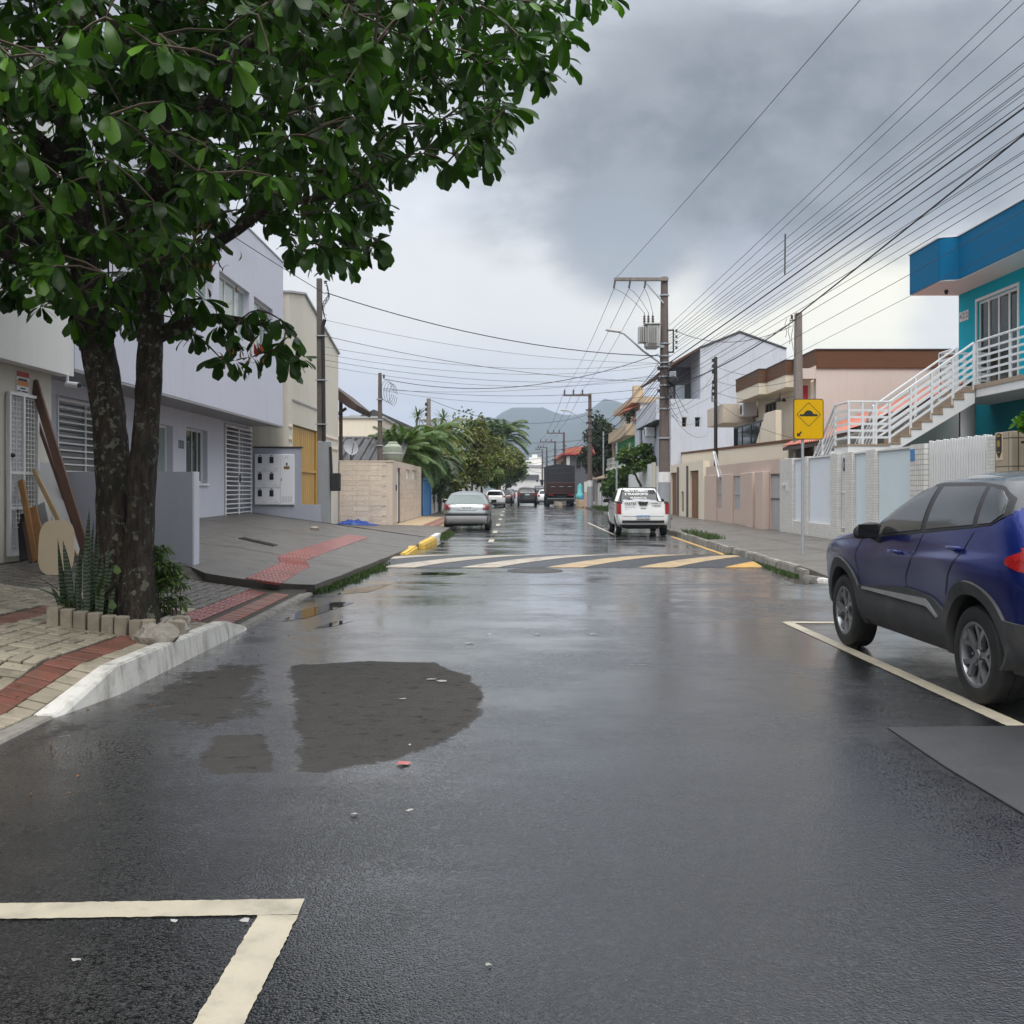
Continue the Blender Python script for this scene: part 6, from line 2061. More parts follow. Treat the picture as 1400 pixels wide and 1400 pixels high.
class Car:
    def __init__(s, name, label, cat, loc, rz, L, prof, r_ax, f_ax, R, paint, roof=None, ra=None, ww=.205, zs=None, zt=None, rc=.22, bow=.05, group=None,
                 bulge=None, fancy=False, rim_m='rim_alloy', dense=False, taper=(.05, .10), two=None, n_side=26):
        s.t = thing(name, label, cat, loc, rz, group)
        s.L, s.rc, s.bow = L, rc, bow
        s.zs, s.zt = zs, zt
        s.fr, s.ff, s.fw = (pchip([(p[0], p[k]) for p in prof]) for k in (1, 2, 3))
        s.bulge = bulge or (lambda y, z: 0.0)
        s.taper = taper
        s.z0 = prof[0][0]
        s.n_side = n_side
        s.paint = paint
        nz = 64 if dense else 26
        zz = [s.z0 + (zs - s.z0) * i / (nz - 1) for i in range(nz)]
        rings = [s.ring(z, s.fr(z), s.ff(z), s.fw(z)) for z in zz]
        mb = MB()
        mb.grid(rings, closed=True)
        n = len(rings[0])
        mb.f.append(tuple(range(n))[::-1])
        mb.f.append(tuple(range((nz - 1) * n, nz * n)))
        mb.m += [0, 0]
        body = mb.build('body', paint, s.t, world=False, normals=True)
        s.body = body
        cut = MB()
        ra = ra or R * 1.18
        s.ra, s.R, s.ax = ra, R, (r_ax, f_ax)
        wmax = max(p[3] for p in prof)
        s.wmax = wmax
        for y in (r_ax, f_ax):
            for sx in (-1, 1):
                a, b = (wmax - ww - .10) * sx, (wmax + .4) * sx
                cut.lathe([(ra, min(a, b)), (ra, max(a, b))], 36, (0, y, R), axis='x', cap=True)
        cme = cut.mesh('cut', M['cladding_black'])
        co = bpy.data.objects.new('cut', cme)
        COL.objects.link(co)
        co.parent = s.t
        md = body.modifiers.new('arches', 'BOOLEAN')
        md.operation = 'DIFFERENCE'
        md.solver = 'EXACT'
        md.object = co
        md.material_mode = 'TRANSFER'
        bpy.context.view_layer.update()
        dg = bpy.context.evaluated_depsgraph_get()
        me = bpy.data.meshes.new_from_object(body.evaluated_get(dg))
        body.modifiers.clear()
        body.data = me
        if two:
            me.materials.append(roof)
            k_ = len(me.materials) - 1
            for p_ in me.polygons:
                if p_.material_index == 0 and two(p_.center.y, p_.center.z):
                    p_.material_index = k_
        me.polygons.foreach_set('use_smooth', [True] * len(me.polygons))
        me.set_sharp_from_angle(angle=rad(38))
        bpy.data.objects.remove(co)
        # roof cap: rings drawn in towards the middle
        yr, yf, w = s.fr(zs), s.ff(zs), s.fw(zs)
        yc = (yr + yf) / 2
        rows = []
        for k in range(13):
            q = 1 - k / 12
            z = zs + (zt - zs) * (1 - q ** 2.6)
            q = max(q, .02)
            rows.append(s.ring(z, yc + (yr - yc) * q, yc + (yf - yc) * q, w * q, flat=True, rcs=q))
        mb = MB()
        mb.grid(rows, closed=True)
        mb.f.append(tuple(range(12 * n, 13 * n)))
        mb.m.append(0)
        mb.build('roof', roof or paint, s.t, smooth=60, world=False)
        ty, rim, hub = wheel_meshes(R, ww, fancy, M[rim_m])
        for y in (r_ax, f_ax):
            for sx in (-1, 1):
                wt = wmax - .025 - ww / 2
                we = bpy.data.objects.new('wheel', None)
                COL.objects.link(we)
                we.parent = s.t
                we.location = (sx * wt, y, R)
                we.rotation_euler = (RN.uniform(0, 1.2) * (1 if sx < 0 else -1), 0, 0 if sx < 0 else math.pi)
                we.empty_display_size = .1
                for nm, me_ in (('tyre', ty), ('rim', rim), ('brake_disc', hub)):
                    place(nm, me_, we, (0, 0, 0), world=False)
        MB().box(-wmax + ww + .12, wmax - ww - .12, .4, L - .5, s.z0 - .06, s.z0 + .02).build('underbody', M['cladding_black'], s.t, world=False)

    def plan(s, y):
        t = y / s.L
        return 1 - s.taper[0] * max(0, (.30 - t) / .30) ** 2 - s.taper[1] * max(0, (t - .66) / .34) ** 2

    def ring(s, z, yr, yf, w, flat=False, rcs=1.0):
        rc = s.rc * rcs
        bg = (lambda y: 0.0) if flat else (lambda y: s.bulge(y, z))
        xs = lambda y: w * s.plan(y) + bg(y)
        rc = min(rc, w * .6, max(.01, (yf - yr) * .2))
        w_r = xs(yr + rc)
        w_f = xs(yf - rc)
        half = []
        for i in range(6):
            x = (w_r - rc) * i / 5
            half.append((x, yr + s.bow * (x / w) ** 2))
        cy = half[-1][1] + rc
        for i in range(1, 6):
            a = math.pi / 2 * i / 5
            half.append((w_r - rc + rc * math.sin(a), cy - rc * math.cos(a)))
        fx_ = w_f - rc
        cyf = yf - s.bow * (fx_ / w) ** 2 - rc
        for i in range(1, s.n_side):
            y = lerp(cy, cyf, i / s.n_side)
            half.append((xs(y), y))
        for i in range(0, 6):
            a = math.pi / 2 * i / 5
            half.append((fx_ + rc * math.cos(a), cyf + rc * math.sin(a)))
        for i in range(1, 6):
            x = fx_ * (1 - i / 5)
            half.append((x, yf - s.bow * (x / w) ** 2))
        pts = [(x, y, z) for x, y in half] + [(-x, y, z) for x, y in half[-2:0:-1]]
        return pts

    def side_x(s, y, z):
        yr, yf, w = s.fr(z), s.ff(z), s.fw(z)
        rc = min(s.rc, w * .6)
        x = w * s.plan(y) + s.bulge(y, z)
        w_r = w * s.plan(yr + rc)
        cy = yr + s.bow * ((w_r - rc) / w) ** 2 + rc
        if y < cy:
            d = min(1.0, (cy - y) / rc)
            x -= rc * (1 - math.sqrt(max(0, 1 - d * d)))
        w_f = w * s.plan(yf - rc)
        cf = yf - s.bow * ((w_f - rc) / w) ** 2 - rc
        if y > cf:
            d = min(1.0, (y - cf) / rc)
            x -= rc * (1 - math.sqrt(max(0, 1 - d * d)))
        return x

    def end_y(s, x, z, front=False):
        yr, yf, w = s.fr(z), s.ff(z), s.fw(z)
        rc = min(s.rc, w * .6)
        xe = w * s.plan((yf - rc) if front else (yr + rc)) - rc
        ax = abs(x)
        off = s.bow * (min(ax, xe) / w) ** 2
        if ax > xe:
            d = min(1.0, (ax - xe) / rc)
            off += rc * (1 - math.sqrt(max(0, 1 - d * d)))
        return yf - off if front else yr + off

    @staticmethod
    def resample(pl, n):
        ds = [0]
        for a, b in zip(pl, pl[1:]):
            ds.append(ds[-1] + math.hypot(b[0] - a[0], b[1] - a[1]))
        out = []
        for i in range(n):
            t = ds[-1] * i / (n - 1)
            k = 0
            while k < len(pl) - 2 and ds[k + 1] < t:
                k += 1
            u = (t - ds[k]) / max(1e-9, ds[k + 1] - ds[k])
            out.append((lerp(pl[k][0], pl[k + 1][0], u), lerp(pl[k][1], pl[k + 1][1], u)))
        return out

    def side(s, name, m, bottom, top, off=.006, sides=(-1, 1), nu=22, nv=8, parent=None, edge=True):
        B, Tp = s.resample(bottom, nu), s.resample(top, nu)
        out = []
        for sx in sides:
            rows = []
            for j in range(nv):
                v = j / (nv - 1)
                row = []
                for i in range(nu):
                    y, z = lerp(B[i][0], Tp[i][0], v), lerp(B[i][1], Tp[i][1], v)
                    row.append((sx * (s.side_x(y, z) + off), y, z))
                rows.append(row)
            mb = MB().grid(rows)
            if edge:
                lip = [rows[0][i] for i in range(nu)] + [rows[j][-1] for j in range(nv)] + [rows[-1][i] for i in range(nu - 1, -1, -1)] + [rows[j][0] for j in range(nv - 1, -1, -1)]
                mb.grid([lip, [(x - sx * (off + .01), y, z) for x, y, z in lip]])
            out.append(mb.build(name, m, parent or s.t, smooth=40, world=False))
        return out

    def end(s, name, m, bottom, top, off=.006, nu=18, nv=7, front=False, parent=None):
        B, Tp = s.resample(bottom, nu), s.resample(top, nu)
        rows = []
        k = 1 if front else -1
        for j in range(nv):
            v = j / (nv - 1)
            rows.append([(lerp(B[i][0], Tp[i][0], v), s.end_y(lerp(B[i][0], Tp[i][0], v), lerp(B[i][1], Tp[i][1], v), front) + k * off, lerp(B[i][1], Tp[i][1], v)) for i in range(nu)])
        mb = MB().grid(rows)
        lip = [rows[0][i] for i in range(nu)] + [rows[j][-1] for j in range(nv)] + [rows[-1][i] for i in range(nu - 1, -1, -1)] + [rows[j][0] for j in range(nv - 1, -1, -1)]
        mb.grid([lip, [(x, y - k * (off + .012), z) for x, y, z in lip]])
        return mb.build(name, m, parent or s.t, smooth=40, world=False)

    def seam(s, pts, w=.011, name='door_seam', m=None, sides=(-1, 1)):
        P = s.resample(pts, 18)
        for sx in sides:
            rows = [[], []]
            for i, (y, z) in enumerate(P):
                a, b = P[max(0, i - 1)], P[min(17, i + 1)]
                d = math.hypot(b[0] - a[0], b[1] - a[1]) or 1
                ny_, nz_ = -(b[1] - a[1]) / d * w / 2, (b[0] - a[0]) / d * w / 2
                for k, q in enumerate((-1, 1)):
                    yy_, zz_ = y + q * ny_, z + q * nz_
                    rows[k].append((sx * (s.side_x(yy_, zz_) + .0025), yy_, zz_))
            MB().grid(rows).build(name, m or M['sign_black'], s.t, world=False, normals=False)

    def arches(s, m, wdt=.065, off=.016, zmin=.28):
        for y0 in s.ax:
            for sx in (-1, 1):
                rows = [[], [], [], []]
                for k in range(33):
                    a = rad(-32 + 244 * k / 32)
                    for q, (r, o) in enumerate(((s.ra - .006, -.05), (s.ra - .004, off), (s.ra + wdt, off), (s.ra + wdt + .01, -.012))):
                        y, z = y0 + r * math.cos(a), s.R + r * math.sin(a)
                        z = max(z, zmin)
                        yb, zb = y, min(max(z, s.z0 + .02), 1.2)
                        rows[q].append((sx * (s.side_x(yb, zb) + o), y, z))
                MB().grid(rows).build('arch_trim', m, s.t, smooth=50, world=False, normals=False)

    def mirror(s, y, z, paint):
        for sx in (-1, 1):
            x = s.side_x(y, z)
            mb = MB()
            c = Vector((sx * (x + .13), y - .02, z + .045))
            rows = []
            for i in range(9):
                t = math.pi * i / 8
                r = math.sin(t) ** .6
                rows.append([(c.x - sx * .115 * math.cos(t) * -1, c.y + .058 * r * math.cos(a) * (1.25 if math.cos(a) > 0 else .45), c.z + .070 * r * math.sin(a) - .02 * math.cos(t)) for a in [2 * math.pi * q / 14 for q in range(14)]])
            mb.grid(rows, closed=True)
            mi = mb.build('mirror', paint, s.t, smooth=50, world=False)
            MB().bar((sx * (x - .02), y + .02, z - .05), (sx * (x + .08), y, z + .0), .04, .05).build('bracket', M['cladding_black'], mi, world=False)
            MB().box(c.x - .085, c.x + .085, c.y - .034, c.y - .028, c.z - .055, c.z + .055).build('glass', M['car_glass'], mi, world=False)

    def handle(s, y, z, m):
        for sx in (-1, 1):
            x = s.side_x(y, z)
            mb = MB()
            mb.tube([(sx * (x - .005), y - .10, z), (sx * (x + .032), y - .075, z + .002), (sx * (x + .036), y, z + .004), (sx * (x + .032), y + .075, z + .002), (sx * (x - .005), y + .10, z)], [.009, .014, .015, .014, .009], 8)
            mb.build('handle', m, s.t, smooth=True, world=False)

    def plate(s, z0, z1, hw, txt=None, m=None, blue=False):
        y = s.end_y(0, (z0 + z1) / 2) - .02
        p = MB().box(-hw, hw, y - .008, y + .03, z0, z1).build('number_plate', m or M['plate_white'], s.t, world=False, bevel=.004)
        if blue:
            MB().box(-hw, hw, y - .011, y - .0085, z1 - .035, z1).build('blue_band', M['blue_gate'], p, world=False)
        if txt:
            text(txt, (z1 - z0) * .78, M['print_dark'], p, (0, y - .0095, (z0 + z1) / 2 - (.012 if blue else 0)), (rad(90), 0, 0), 'lettering', .001, world=False)
        return p


# --- the blue crossover in the foreground
g = lambda v, c, w: math.exp(-((v - c) / w) ** 2)
blue = Car('parked_car', 'dark blue crossover with black roof and grey cladding, parked in the foreground', 'car', (4.125, 6.36, 0), rad(1.3), 4.33,
           [(.28, .14, 4.14, .79), (.36, .07, 4.22, .855), (.50, .03, 4.31, .885), (.66, .01, 4.33, .897), (.82, .02, 4.31, .903), (.95, .05, 4.18, .90), (1.03, .07, 3.95, .89),
            (1.09, .10, 3.52, .885), (1.13, .13, 3.12, .878), (1.18, .17, 2.92, .866), (1.28, .25, 2.70, .834), (1.40, .35, 2.45, .778), (1.50, .44, 2.22, .715), (1.56, .51, 2.05, .662)],
           .82, 3.46, .345, M['car_blue'], M['car_grey_roof'], ra=.425, ww=.225, zs=1.56, zt=1.65, rc=.30, bow=.08,
           bulge=lambda y, z: .040 * g(y, .80, .62) * g(z, .93, .12) + .030 * g(y, 3.46, .55) * g(z, .90, .13) - .030 * g(z, .66, .15) * (1 / (1 + math.exp(-(y - 1.25) * 7))) * (1 / (1 + math.exp((y - 3.0) * 8)))
           + .012 * g(z, 1.0 - .06 * (y - 1.0), .035) * g(y, 1.4, 1.3),
           fancy=True, dense=True, n_side=80, taper=(.05, .11), two=lambda y, z: y < 3.2 and z > interp(y, [(.1, 1.50), (.38, 1.44), (.52, 1.34), (.66, 1.255), (.95, 1.225), (1.7, 1.16), (2.5, 1.098), (2.86, 1.09), (3.2, 1.2)]))
CL = M['cladding']
blue.arches(CL, .085, .020)
blue.side('sill_cladding', CL, [(1.27, .30), (3.02, .33)], [(1.27, .60), (1.5, .68), (2.0, .705), (3.02, .63)], .018, nu=26)
blue.side('sill_moulding', M['satin_trim'], [(1.36, .535), (1.55, .60), (2.9, .605)], [(1.36, .55), (1.58, .655), (2.9, .625)], .032, nu=26, nv=4)
blue.end('rear_bumper', CL, [(-.88, .30), (.88, .30)], [(-.88, .62), (.88, .62)], .02, nu=30)
blue.side('rear_bumper', CL, [(.16, .32), (.40, .32)], [(.10, .62), (.44, .64)], .02, nu=12)
blue.side('window_surround', M['cladding_black'], [(.50, 1.335), (.66, 1.255), (.95, 1.225), (1.7, 1.160), (2.5, 1.095), (2.86, 1.085)], [(.56, 1.44), (.75, 1.525), (1.1, 1.552), (1.75, 1.552), (2.06, 1.525), (2.86, 1.105)], .006, nu=40, nv=10)
blue.side('window', M['car_glass_wet'], [(1.71, 1.185), (2.56, 1.112)], [(1.76, 1.520), (1.98, 1.505), (2.43, 1.290), (2.50, 1.21)], .012, nu=26)
blue.side('window', M['car_glass_wet'], [(2.585, 1.112), (2.78, 1.10)], [(2.535, 1.19), (2.78, 1.104)], .012, nu=10)
blue.side('window', M['car_glass_wet'], [(.90, 1.250), (1.62, 1.192)], [(.98, 1.523), (1.66, 1.523)], .012, nu=24)
blue.side('window', M['car_glass_wet'], [(.56, 1.335), (.66, 1.272), (.83, 1.255)], [(.60, 1.425), (.72, 1.492), (.91, 1.520)], .012, nu=18)
blue.seam([(1.66, 1.15), (1.78, .98), (1.96, .80), (2.01, .60), (1.98, .34)])
blue.seam([(2.90, 1.07), (3.02, .95), (3.02, .66)])
blue.seam([(.86, 1.20), (.98, 1.02), (1.14, .86), (1.24, .72)])
blue.seam([(2.86, 1.075), (3.2, 1.05), (3.9, .99)], .006)
blue.handle(2.14, .985, M['car_blue'])
blue.handle(1.06, 1.075, M['car_blue'])
blue.mirror(2.50, 1.10, M['cladding_black'])
blue.side('taillight', M['lamp_red'], [(.14, .95), (.25, .97), (.36, 1.01)], [(.14, 1.13), (.25, 1.11), (.36, 1.05)], .014, nu=16)
blue.end('taillight', M['lamp_red'], [(-.84, .93), (-.45, .96)], [(-.82, 1.12), (-.45, 1.10)], .012)
blue.end('taillight', M['lamp_red'], [(.45, .96), (.84, .93)], [(.45, 1.10), (.82, 1.12)], .012)
blue.end('rear_window', M['car_glass_wet'], [(-.62, 1.20), (.62, 1.20)], [(-.52, 1.50), (.52, 1.50)], .01)
blue.end('windscreen', M['car_glass_wet'], [(-.70, 1.19), (.70, 1.19)], [(-.56, 1.53), (.56, 1.53)], .01, front=True, nu=24)
blue.end('headlight', M['lamp_clear'], [(-.80, .80), (-.42, .82)], [(-.80, .94), (-.42, .90)], .012, front=True)
blue.end('headlight', M['lamp_clear'], [(.42, .82), (.80, .80)], [(.42, .90), (.80, .94)], .012, front=True)
blue.end('grille', M['cladding_black'], [(-.60, .40), (.60, .40)], [(-.66, .62), (.66, .62)], .012, front=True)
blue.plate(.70, .82, .20)


def hatch(label, loc, rz, paint, h=1.45, L=4.05, W=.85, group=None, cat='car', name='parked_car', glass='car_glass', lights='lamp_red', light_z=(.74, .96), light_w=.20, kind='hatch',
          strip=None, tailgate=None, rim='rim_alloy', plate='white', detail=True, R=.30):
    k = h / 1.45
    if kind == 'hatch':
        prof = [(.24, .16, L - .14, W - .08), (.34, .05, L - .05, W - .025), (.48, .0, L, W - .005), (.62, .01, L - .01, W), (.76 * k, .05, L - .07, W), (.86 * k, .08, L - .30, W - .005), (.93 * k, .11, L - .85, W - .02),
                (.99 * k, .16, L - 1.15, W - .04), (1.12 * k, .33, L - 1.45, W - .11), (1.26 * k, .53, L - 1.80, W - .19), (1.35 * k, .67, L - 2.05, W - .25)]
    else:
        prof = [(.30, .14, L - .14, W - .08), (.40, .05, L - .05, W - .025), (.58, .0, L, W - .005), (.75, .01, L - .01, W), (.92 * k, .03, L - .05, W), (1.0 * k, .05, L - .25, W - .005), (1.06 * k, .07, L - .85, W - .015),
                (1.10 * k, .10, L - 1.2, W - .03), (1.20 * k, .16, L - 1.42, W - .07), (1.31 * k, .25, L - 1.62, W - .13), (1.38 * k, .34, L - 1.8, W - .18)]
    c = Car(name, label, cat, loc, rz, L, prof, .72 if kind == 'hatch' else .82, L - .86, R, paint, zs=prof[-1][0], zt=h, rc=.22, bow=.05, group=group, rim_m=rim, ww=.19)
    zb, zt_ = (.985 * k, 1.32 * k) if kind == 'hatch' else (1.09 * k, 1.36 * k)
    G = M[glass]
    wb, wt = W - .15, W - .29
    c.end('rear_window', G, [(-wb, zb), (wb, zb)], [(-wt, zt_), (wt, zt_)], .008)
    c.side('window', M['car_glass'], [(.85, zb + .02), (L - 1.5, zb - .01)], [(1.0, zt_ - .02), (L - 2.2, zt_ - .03), (L - 1.9, zb + .16)], .008)
    if detail:
        c.end('windscreen', M['car_glass'], [(-W + .2, zb + .03), (W - .2, zb + .03)], [(-W + .32, zt_), (W - .32, zt_)], .008, front=True)
        c.seam([(1.9, zb), (1.95, .35)])
        c.handle(1.55, zb - .12, paint)
        c.mirror(L - 1.62, zb + .03, paint)
    z0, z1 = light_z
    for sx in (-1, 1):
        a, b = sorted((sx * (W - .03), sx * (W - .03 - light_w)))
        c.end('taillight', M[lights], [(a, z0), (b, z0)], [(a, z1), (b, z1)], .012, nu=10)
    if strip:
        c.end('bumper_strip', M['cladding_black'], [(-W + .02, strip), (W - .02, strip)], [(-W + .02, strip + .055), (W - .02, strip + .055)], .014, nu=24)
    c.seam([(.10, .62), (.62, .66)], .01)
    c.end('bumper_gap', M['sign_black'], [(-W + .05, .64), (W - .05, .64)], [(-W + .05, .652), (W - .05, .652)], .004, nu=22)
    return c


silver = hatch('silver hatchback with red tail lights parked at the kerb beyond the speed hump', (-1.63, 36.6, 0), rad(0), M['car_silver'], 1.44, 4.15, .86, glass='car_glass_pale', light_z=(.76, .98), light_w=.25, strip=.56, lights='lamp_dark_red')
silver.end('plate_recess', M['car_silver'], [(-.34, .74), (.34, .74)], [(-.40, .92), (.40, .92)], .018)
silver.plate(.77, .88, .22, 'JAK 8190')
silver.end('trim_bar', M['chrome'], [(-.36, .93), (.36, .93)], [(-.36, .955), (.36, .955)], .03)
silver.end('bumper_cap', M['car_silver'], [(-.80, .62), (.80, .62)], [(-.80, .635), (.80, .635)], .03)
silver.end('lower_bumper', M['grey_panel'], [(-.78, .28), (.78, .28)], [(-.82, .55), (.82, .55)], .010)
MB().tube([(.45, .0, .24), (.45, .3, .25)], .03, 8).build('exhaust', M['iron'], silver.t, smooth=True, world=False)

c = hatch('white hatchback parked under the street trees ahead of the silver one', (gx(677, 84), 84, 0), 0, M['car_white'], 1.47, 4.0, .86, lights='lamp_red', light_z=(.84, 1.0), light_w=.30, group='cars parked along the kerb')
c.plate(.60, .71, .2)
c = hatch('black hatchback half hidden by the white hatchback', (gx(688, 92) , 93, 0), 0, M['car_black'], 1.48, 4.0, .86, group='cars parked along the kerb', detail=False)
c = hatch('pale silver hatchback parked beyond the black one', (gx(691.5, 107), 107, 0), 0, M['car_silver'], 1.48, 4.0, .86, group='cars parked along the kerb', detail=False)
c = hatch('dark hatchback parked far along the tree line', (gx(693.5, 122), 122, 0), 0, M['car_dark'], 1.48, 4.0, .86, group='cars parked along the kerb', detail=False)
c = hatch('dark grey car at the far end of the parked row', (gx(698, 175), 175, 0), 0, M['car_dark'], 1.6, 4.2, .88, group='cars parked along the kerb', detail=False)
jeep = hatch('dark grey sport utility car driving away in the middle of the road', (gx(721, 91), 91, 0), 0, M['car_dark'], 1.70, 4.25, .90, name='moving_car', kind='suv', light_z=(.90, 1.18), light_w=.24, R=.35)
jeep.plate(.98, 1.08, .2)
jeep.end('lower_bumper', M['cladding_black'], [(-.84, .34), (.84, .34)], [(-.86, .66), (.86, .66)], .012)
c = hatch('dark grey pickup sized car waiting far ahead beside the truck', (gx(739, 128), 128, 0), 0, M['car_dark'], 1.75, 4.6, .92, kind='suv', name='moving_car', detail=False, light_z=(.95, 1.15))
c = hatch('pale grey van shape far down the street', (gx(737.5, 190), 190, 0), 0, M['car_silver'], 2.3, 5.0, 1.0, kind='suv', name='moving_car', detail=False)
c = hatch('white car showing past the left edge of the black truck', (gx(746.5, 104), 104, 0), 0, M['car_white'], 1.5, 4.1, .86, detail=False, glass='car_glass')

# --- white pickup with lettering
PL = 4.5
pk_prof = [(.30, .10, PL - .14, .74), (.40, .03, PL - .05, .81), (.55, .0, PL, .835), (.72, .01, PL - .02, .845), (.86, .03, PL - .12, .845), (.95, .045, PL - .45, .84), (1.0, .05, PL - .9, .83), (1.04, .055, PL - 1.0, .815)]
pk = Car('pickup_truck', 'small white pickup with advertising lettering on its tailgate and rear window', 'pickup', (gx(879.5, 32.3), 32.3, 0), rad(-1.2), PL, pk_prof, .80, PL - .84, .31, M['car_white'],
         zs=1.04, zt=1.06, rc=.12, bow=.03, ww=.19)
cab = MB()
cf = pchip([(1.0, 1.42), (1.2, 1.55), (1.45, 1.72), (1.52, 1.85)])
cfr = pchip([(1.0, PL - 1.02), (1.2, PL - 1.32), (1.45, PL - 1.75), (1.52, PL - 1.95)])
cw = pchip([(1.0, .81), (1.2, .745), (1.45, .645), (1.52, .60)])
rows = []
for i in range(15):
    z = 1.0 + .52 * i / 14
    rows.append(pk.ring(z, cf(z), cfr(z), cw(z), flat=True, rcs=.8))
yc = (cf(1.52) + cfr(1.52)) / 2
for k in range(1, 9):
    q = 1 - k / 8
    rows.append(pk.ring(1.52 + .06 * (1 - q ** 2.5), yc + (cf(1.52) - yc) * max(q, .03), yc + (cfr(1.52) - yc) * max(q, .03), .60 * max(q, .03), flat=True, rcs=max(q, .05)))
cab.grid(rows, closed=True)
pcab = cab.build('cab', M['car_white'], pk.t, smooth=50, world=False)
MB().add([(-.70, 1.47, 1.06), (.70, 1.47, 1.06), (.58, 1.70, 1.50), (-.58, 1.70, 1.50)], [(0, 1, 2, 3)]) and MB().grid([[(x_ * lerp(.70, .55, k / 6), cf(lerp(1.07, 1.48, k / 6)) - .018 + .03 * x_ * x_, lerp(1.07, 1.48, k / 6)) for x_ in (-1, -.6, -.2, .2, .6, 1)] for k in range(7)]).build('rear_window', M['car_glass'], pk.t, world=False, normals=False)
for sx in (-1, 1):
    MB().add([(sx * .795, 1.75, 1.10), (sx * .785, PL - 1.32, 1.10), (sx * .665, PL - 1.85, 1.46), (sx * .665, 1.92, 1.46)], [(0, 1, 2, 3)]).build('window', M['car_glass'], pk.t, world=False, normals=False)
# load bed: raised rims round a dark recess, tailgate
MB().box(-.66, .66, .16, 1.38, 1.062, 1.066).build('bed_floor', M['cladding_black'], pk.t, world=False)
for sx in (-1, 1):
    MB().box(min(sx * .67, sx * .80), max(sx * .67, sx * .80), .10, 1.42, 1.05, 1.115).build('bed_rail', M['cladding_black'], pk.t, world=False, bevel=.015)
MB().tube([(-.62, 1.36, 1.07), (-.54, 1.34, 1.55), (.54, 1.34, 1.55), (.62, 1.36, 1.07)], .022, 8).build('roll_bar', M['cladding_black'], pk.t, smooth=True, world=False)
mb = MB()
rows = [[(x, .35 + y * 1.0, 1.06 + .07 * y + .035 * noise.noise(Vector((x * 5, y * 5, 2))) + .05 * (1 - (x / .6) ** 2)) for x in [-.55 + 1.1 * i / 14 for i in range(15)]] for y in [j / 10 for j in range(11)]]
mb.grid(rows)
mb.build('load_cover', M['grey_panel'], pk.t, smooth=60, world=False)
tg = pk.end('tailgate', M['car_white'], [(-.66, .66), (.66, .66)], [(-.66, 1.10), (.66, 1.10)], .018)
for x in (0,):
    MB().prism([(-.16, 1.10), (.16, 1.10), (.11, 1.0), (-.11, 1.0)], 'y', -.005, .04).build('handle', M['cladding_black'], tg, world=False)
yt = pk.end_y(.4, .95) - .022
text('FRETES', .105, M['print_dark'], tg, (-.40, yt - .006, 1.045), (rad(90), 0, 0), 'lettering', .001, 1.15, world=False, bold=.002)
mb = MB()
for z in (.99, .93, .87, .81):
    mb.box(-.56, -.26, yt - .008, yt - .004, z - .004, z + .004)
for x in (-.56, -.26):
    mb.box(x - .004, x + .004, yt - .008, yt - .004, .81, .99)
mb.build('print_lines', M['galv'], tg, world=False)
text('ITAPEMA SC', .06, M['print_dark'], tg, (.40, yt - .006, 1.055), (rad(90), 0, 0), 'lettering', .001, 1.05, world=False, bold=.001)
text('E REGIÃO', .06, M['print_dark'], tg, (.42, yt - .006, .975), (rad(90), 0, 0), 'lettering', .001, 1.05, world=False, bold=.001)
MB().box(-.08, .08, -.005, .03, .905, .922).build('emblem', M['galv'], tg, world=False)
rwm = rad(90 - 27)
for tx, sz, z, x in (('FRETE CARRO', .125, 1.445, -.06), ('E TRANSPORTE', .115, 1.335, -.06), ('MUDANÇAS', .10, 1.215, 0)):
    yw = cf(z) - .022
    text(tx, sz, M['print_white'], pk.t, (x, yw - .012, z), (rad(90 - 33), 0, 0), 'lettering', .001, .95, world=False, bold=.002)
for sx in (-1, 1):
    a, b = sorted((sx * .835, sx * .69))
    pk.end('taillight', M['lamp_red'], [(a, .72), (b, .72)], [(a, 1.06), (b, 1.06)], .014, nu=10)
    a, b = sorted((sx * .82, sx * .70))
pk.end('bumper_step', M['cladding_black'], [(-.66, .44), (.66, .44)], [(-.66, .52), (.66, .52)], .03)
pk.end('lower_valance', M['cladding_black'], [(-.70, .30), (.70, .30)], [(-.74, .38), (.74, .38)], .012)
pk.plate(.57, .68, .21, 'MHW 6A27', blue=True)
text('47 9 9921 4353', .055, M['print_dark'], pk.t, (0, pk.end_y(0, .54) - .035, .545), (rad(90), 0, 0), 'lettering', .001, 1.0, world=False)
pk.mirror(PL - 1.35, 1.07, M['cladding_black'])
pk.seam([(1.45, 1.0), (1.5, .36)])
pk.seam([(2.75, 1.0), (2.78, .36)])
pk.arches(M['car_white'], .03, .008, .32)

# --- black covered truck
tk = thing('truck', 'tall black lorry with a tarpaulin cover, seen from behind on the right of the road', 'truck', (gx(766.5, 90), 90, 0))
TKm = MB().box
tw_ = 1.25


def tkbox(name, m, x0, x1, y0, y1, z0, z1, bevel=.02, parent=None):
    return MB().box(x0, x1, y0, y1, z0, z1).build(name, m, parent or tk, world=False, bevel=bevel)


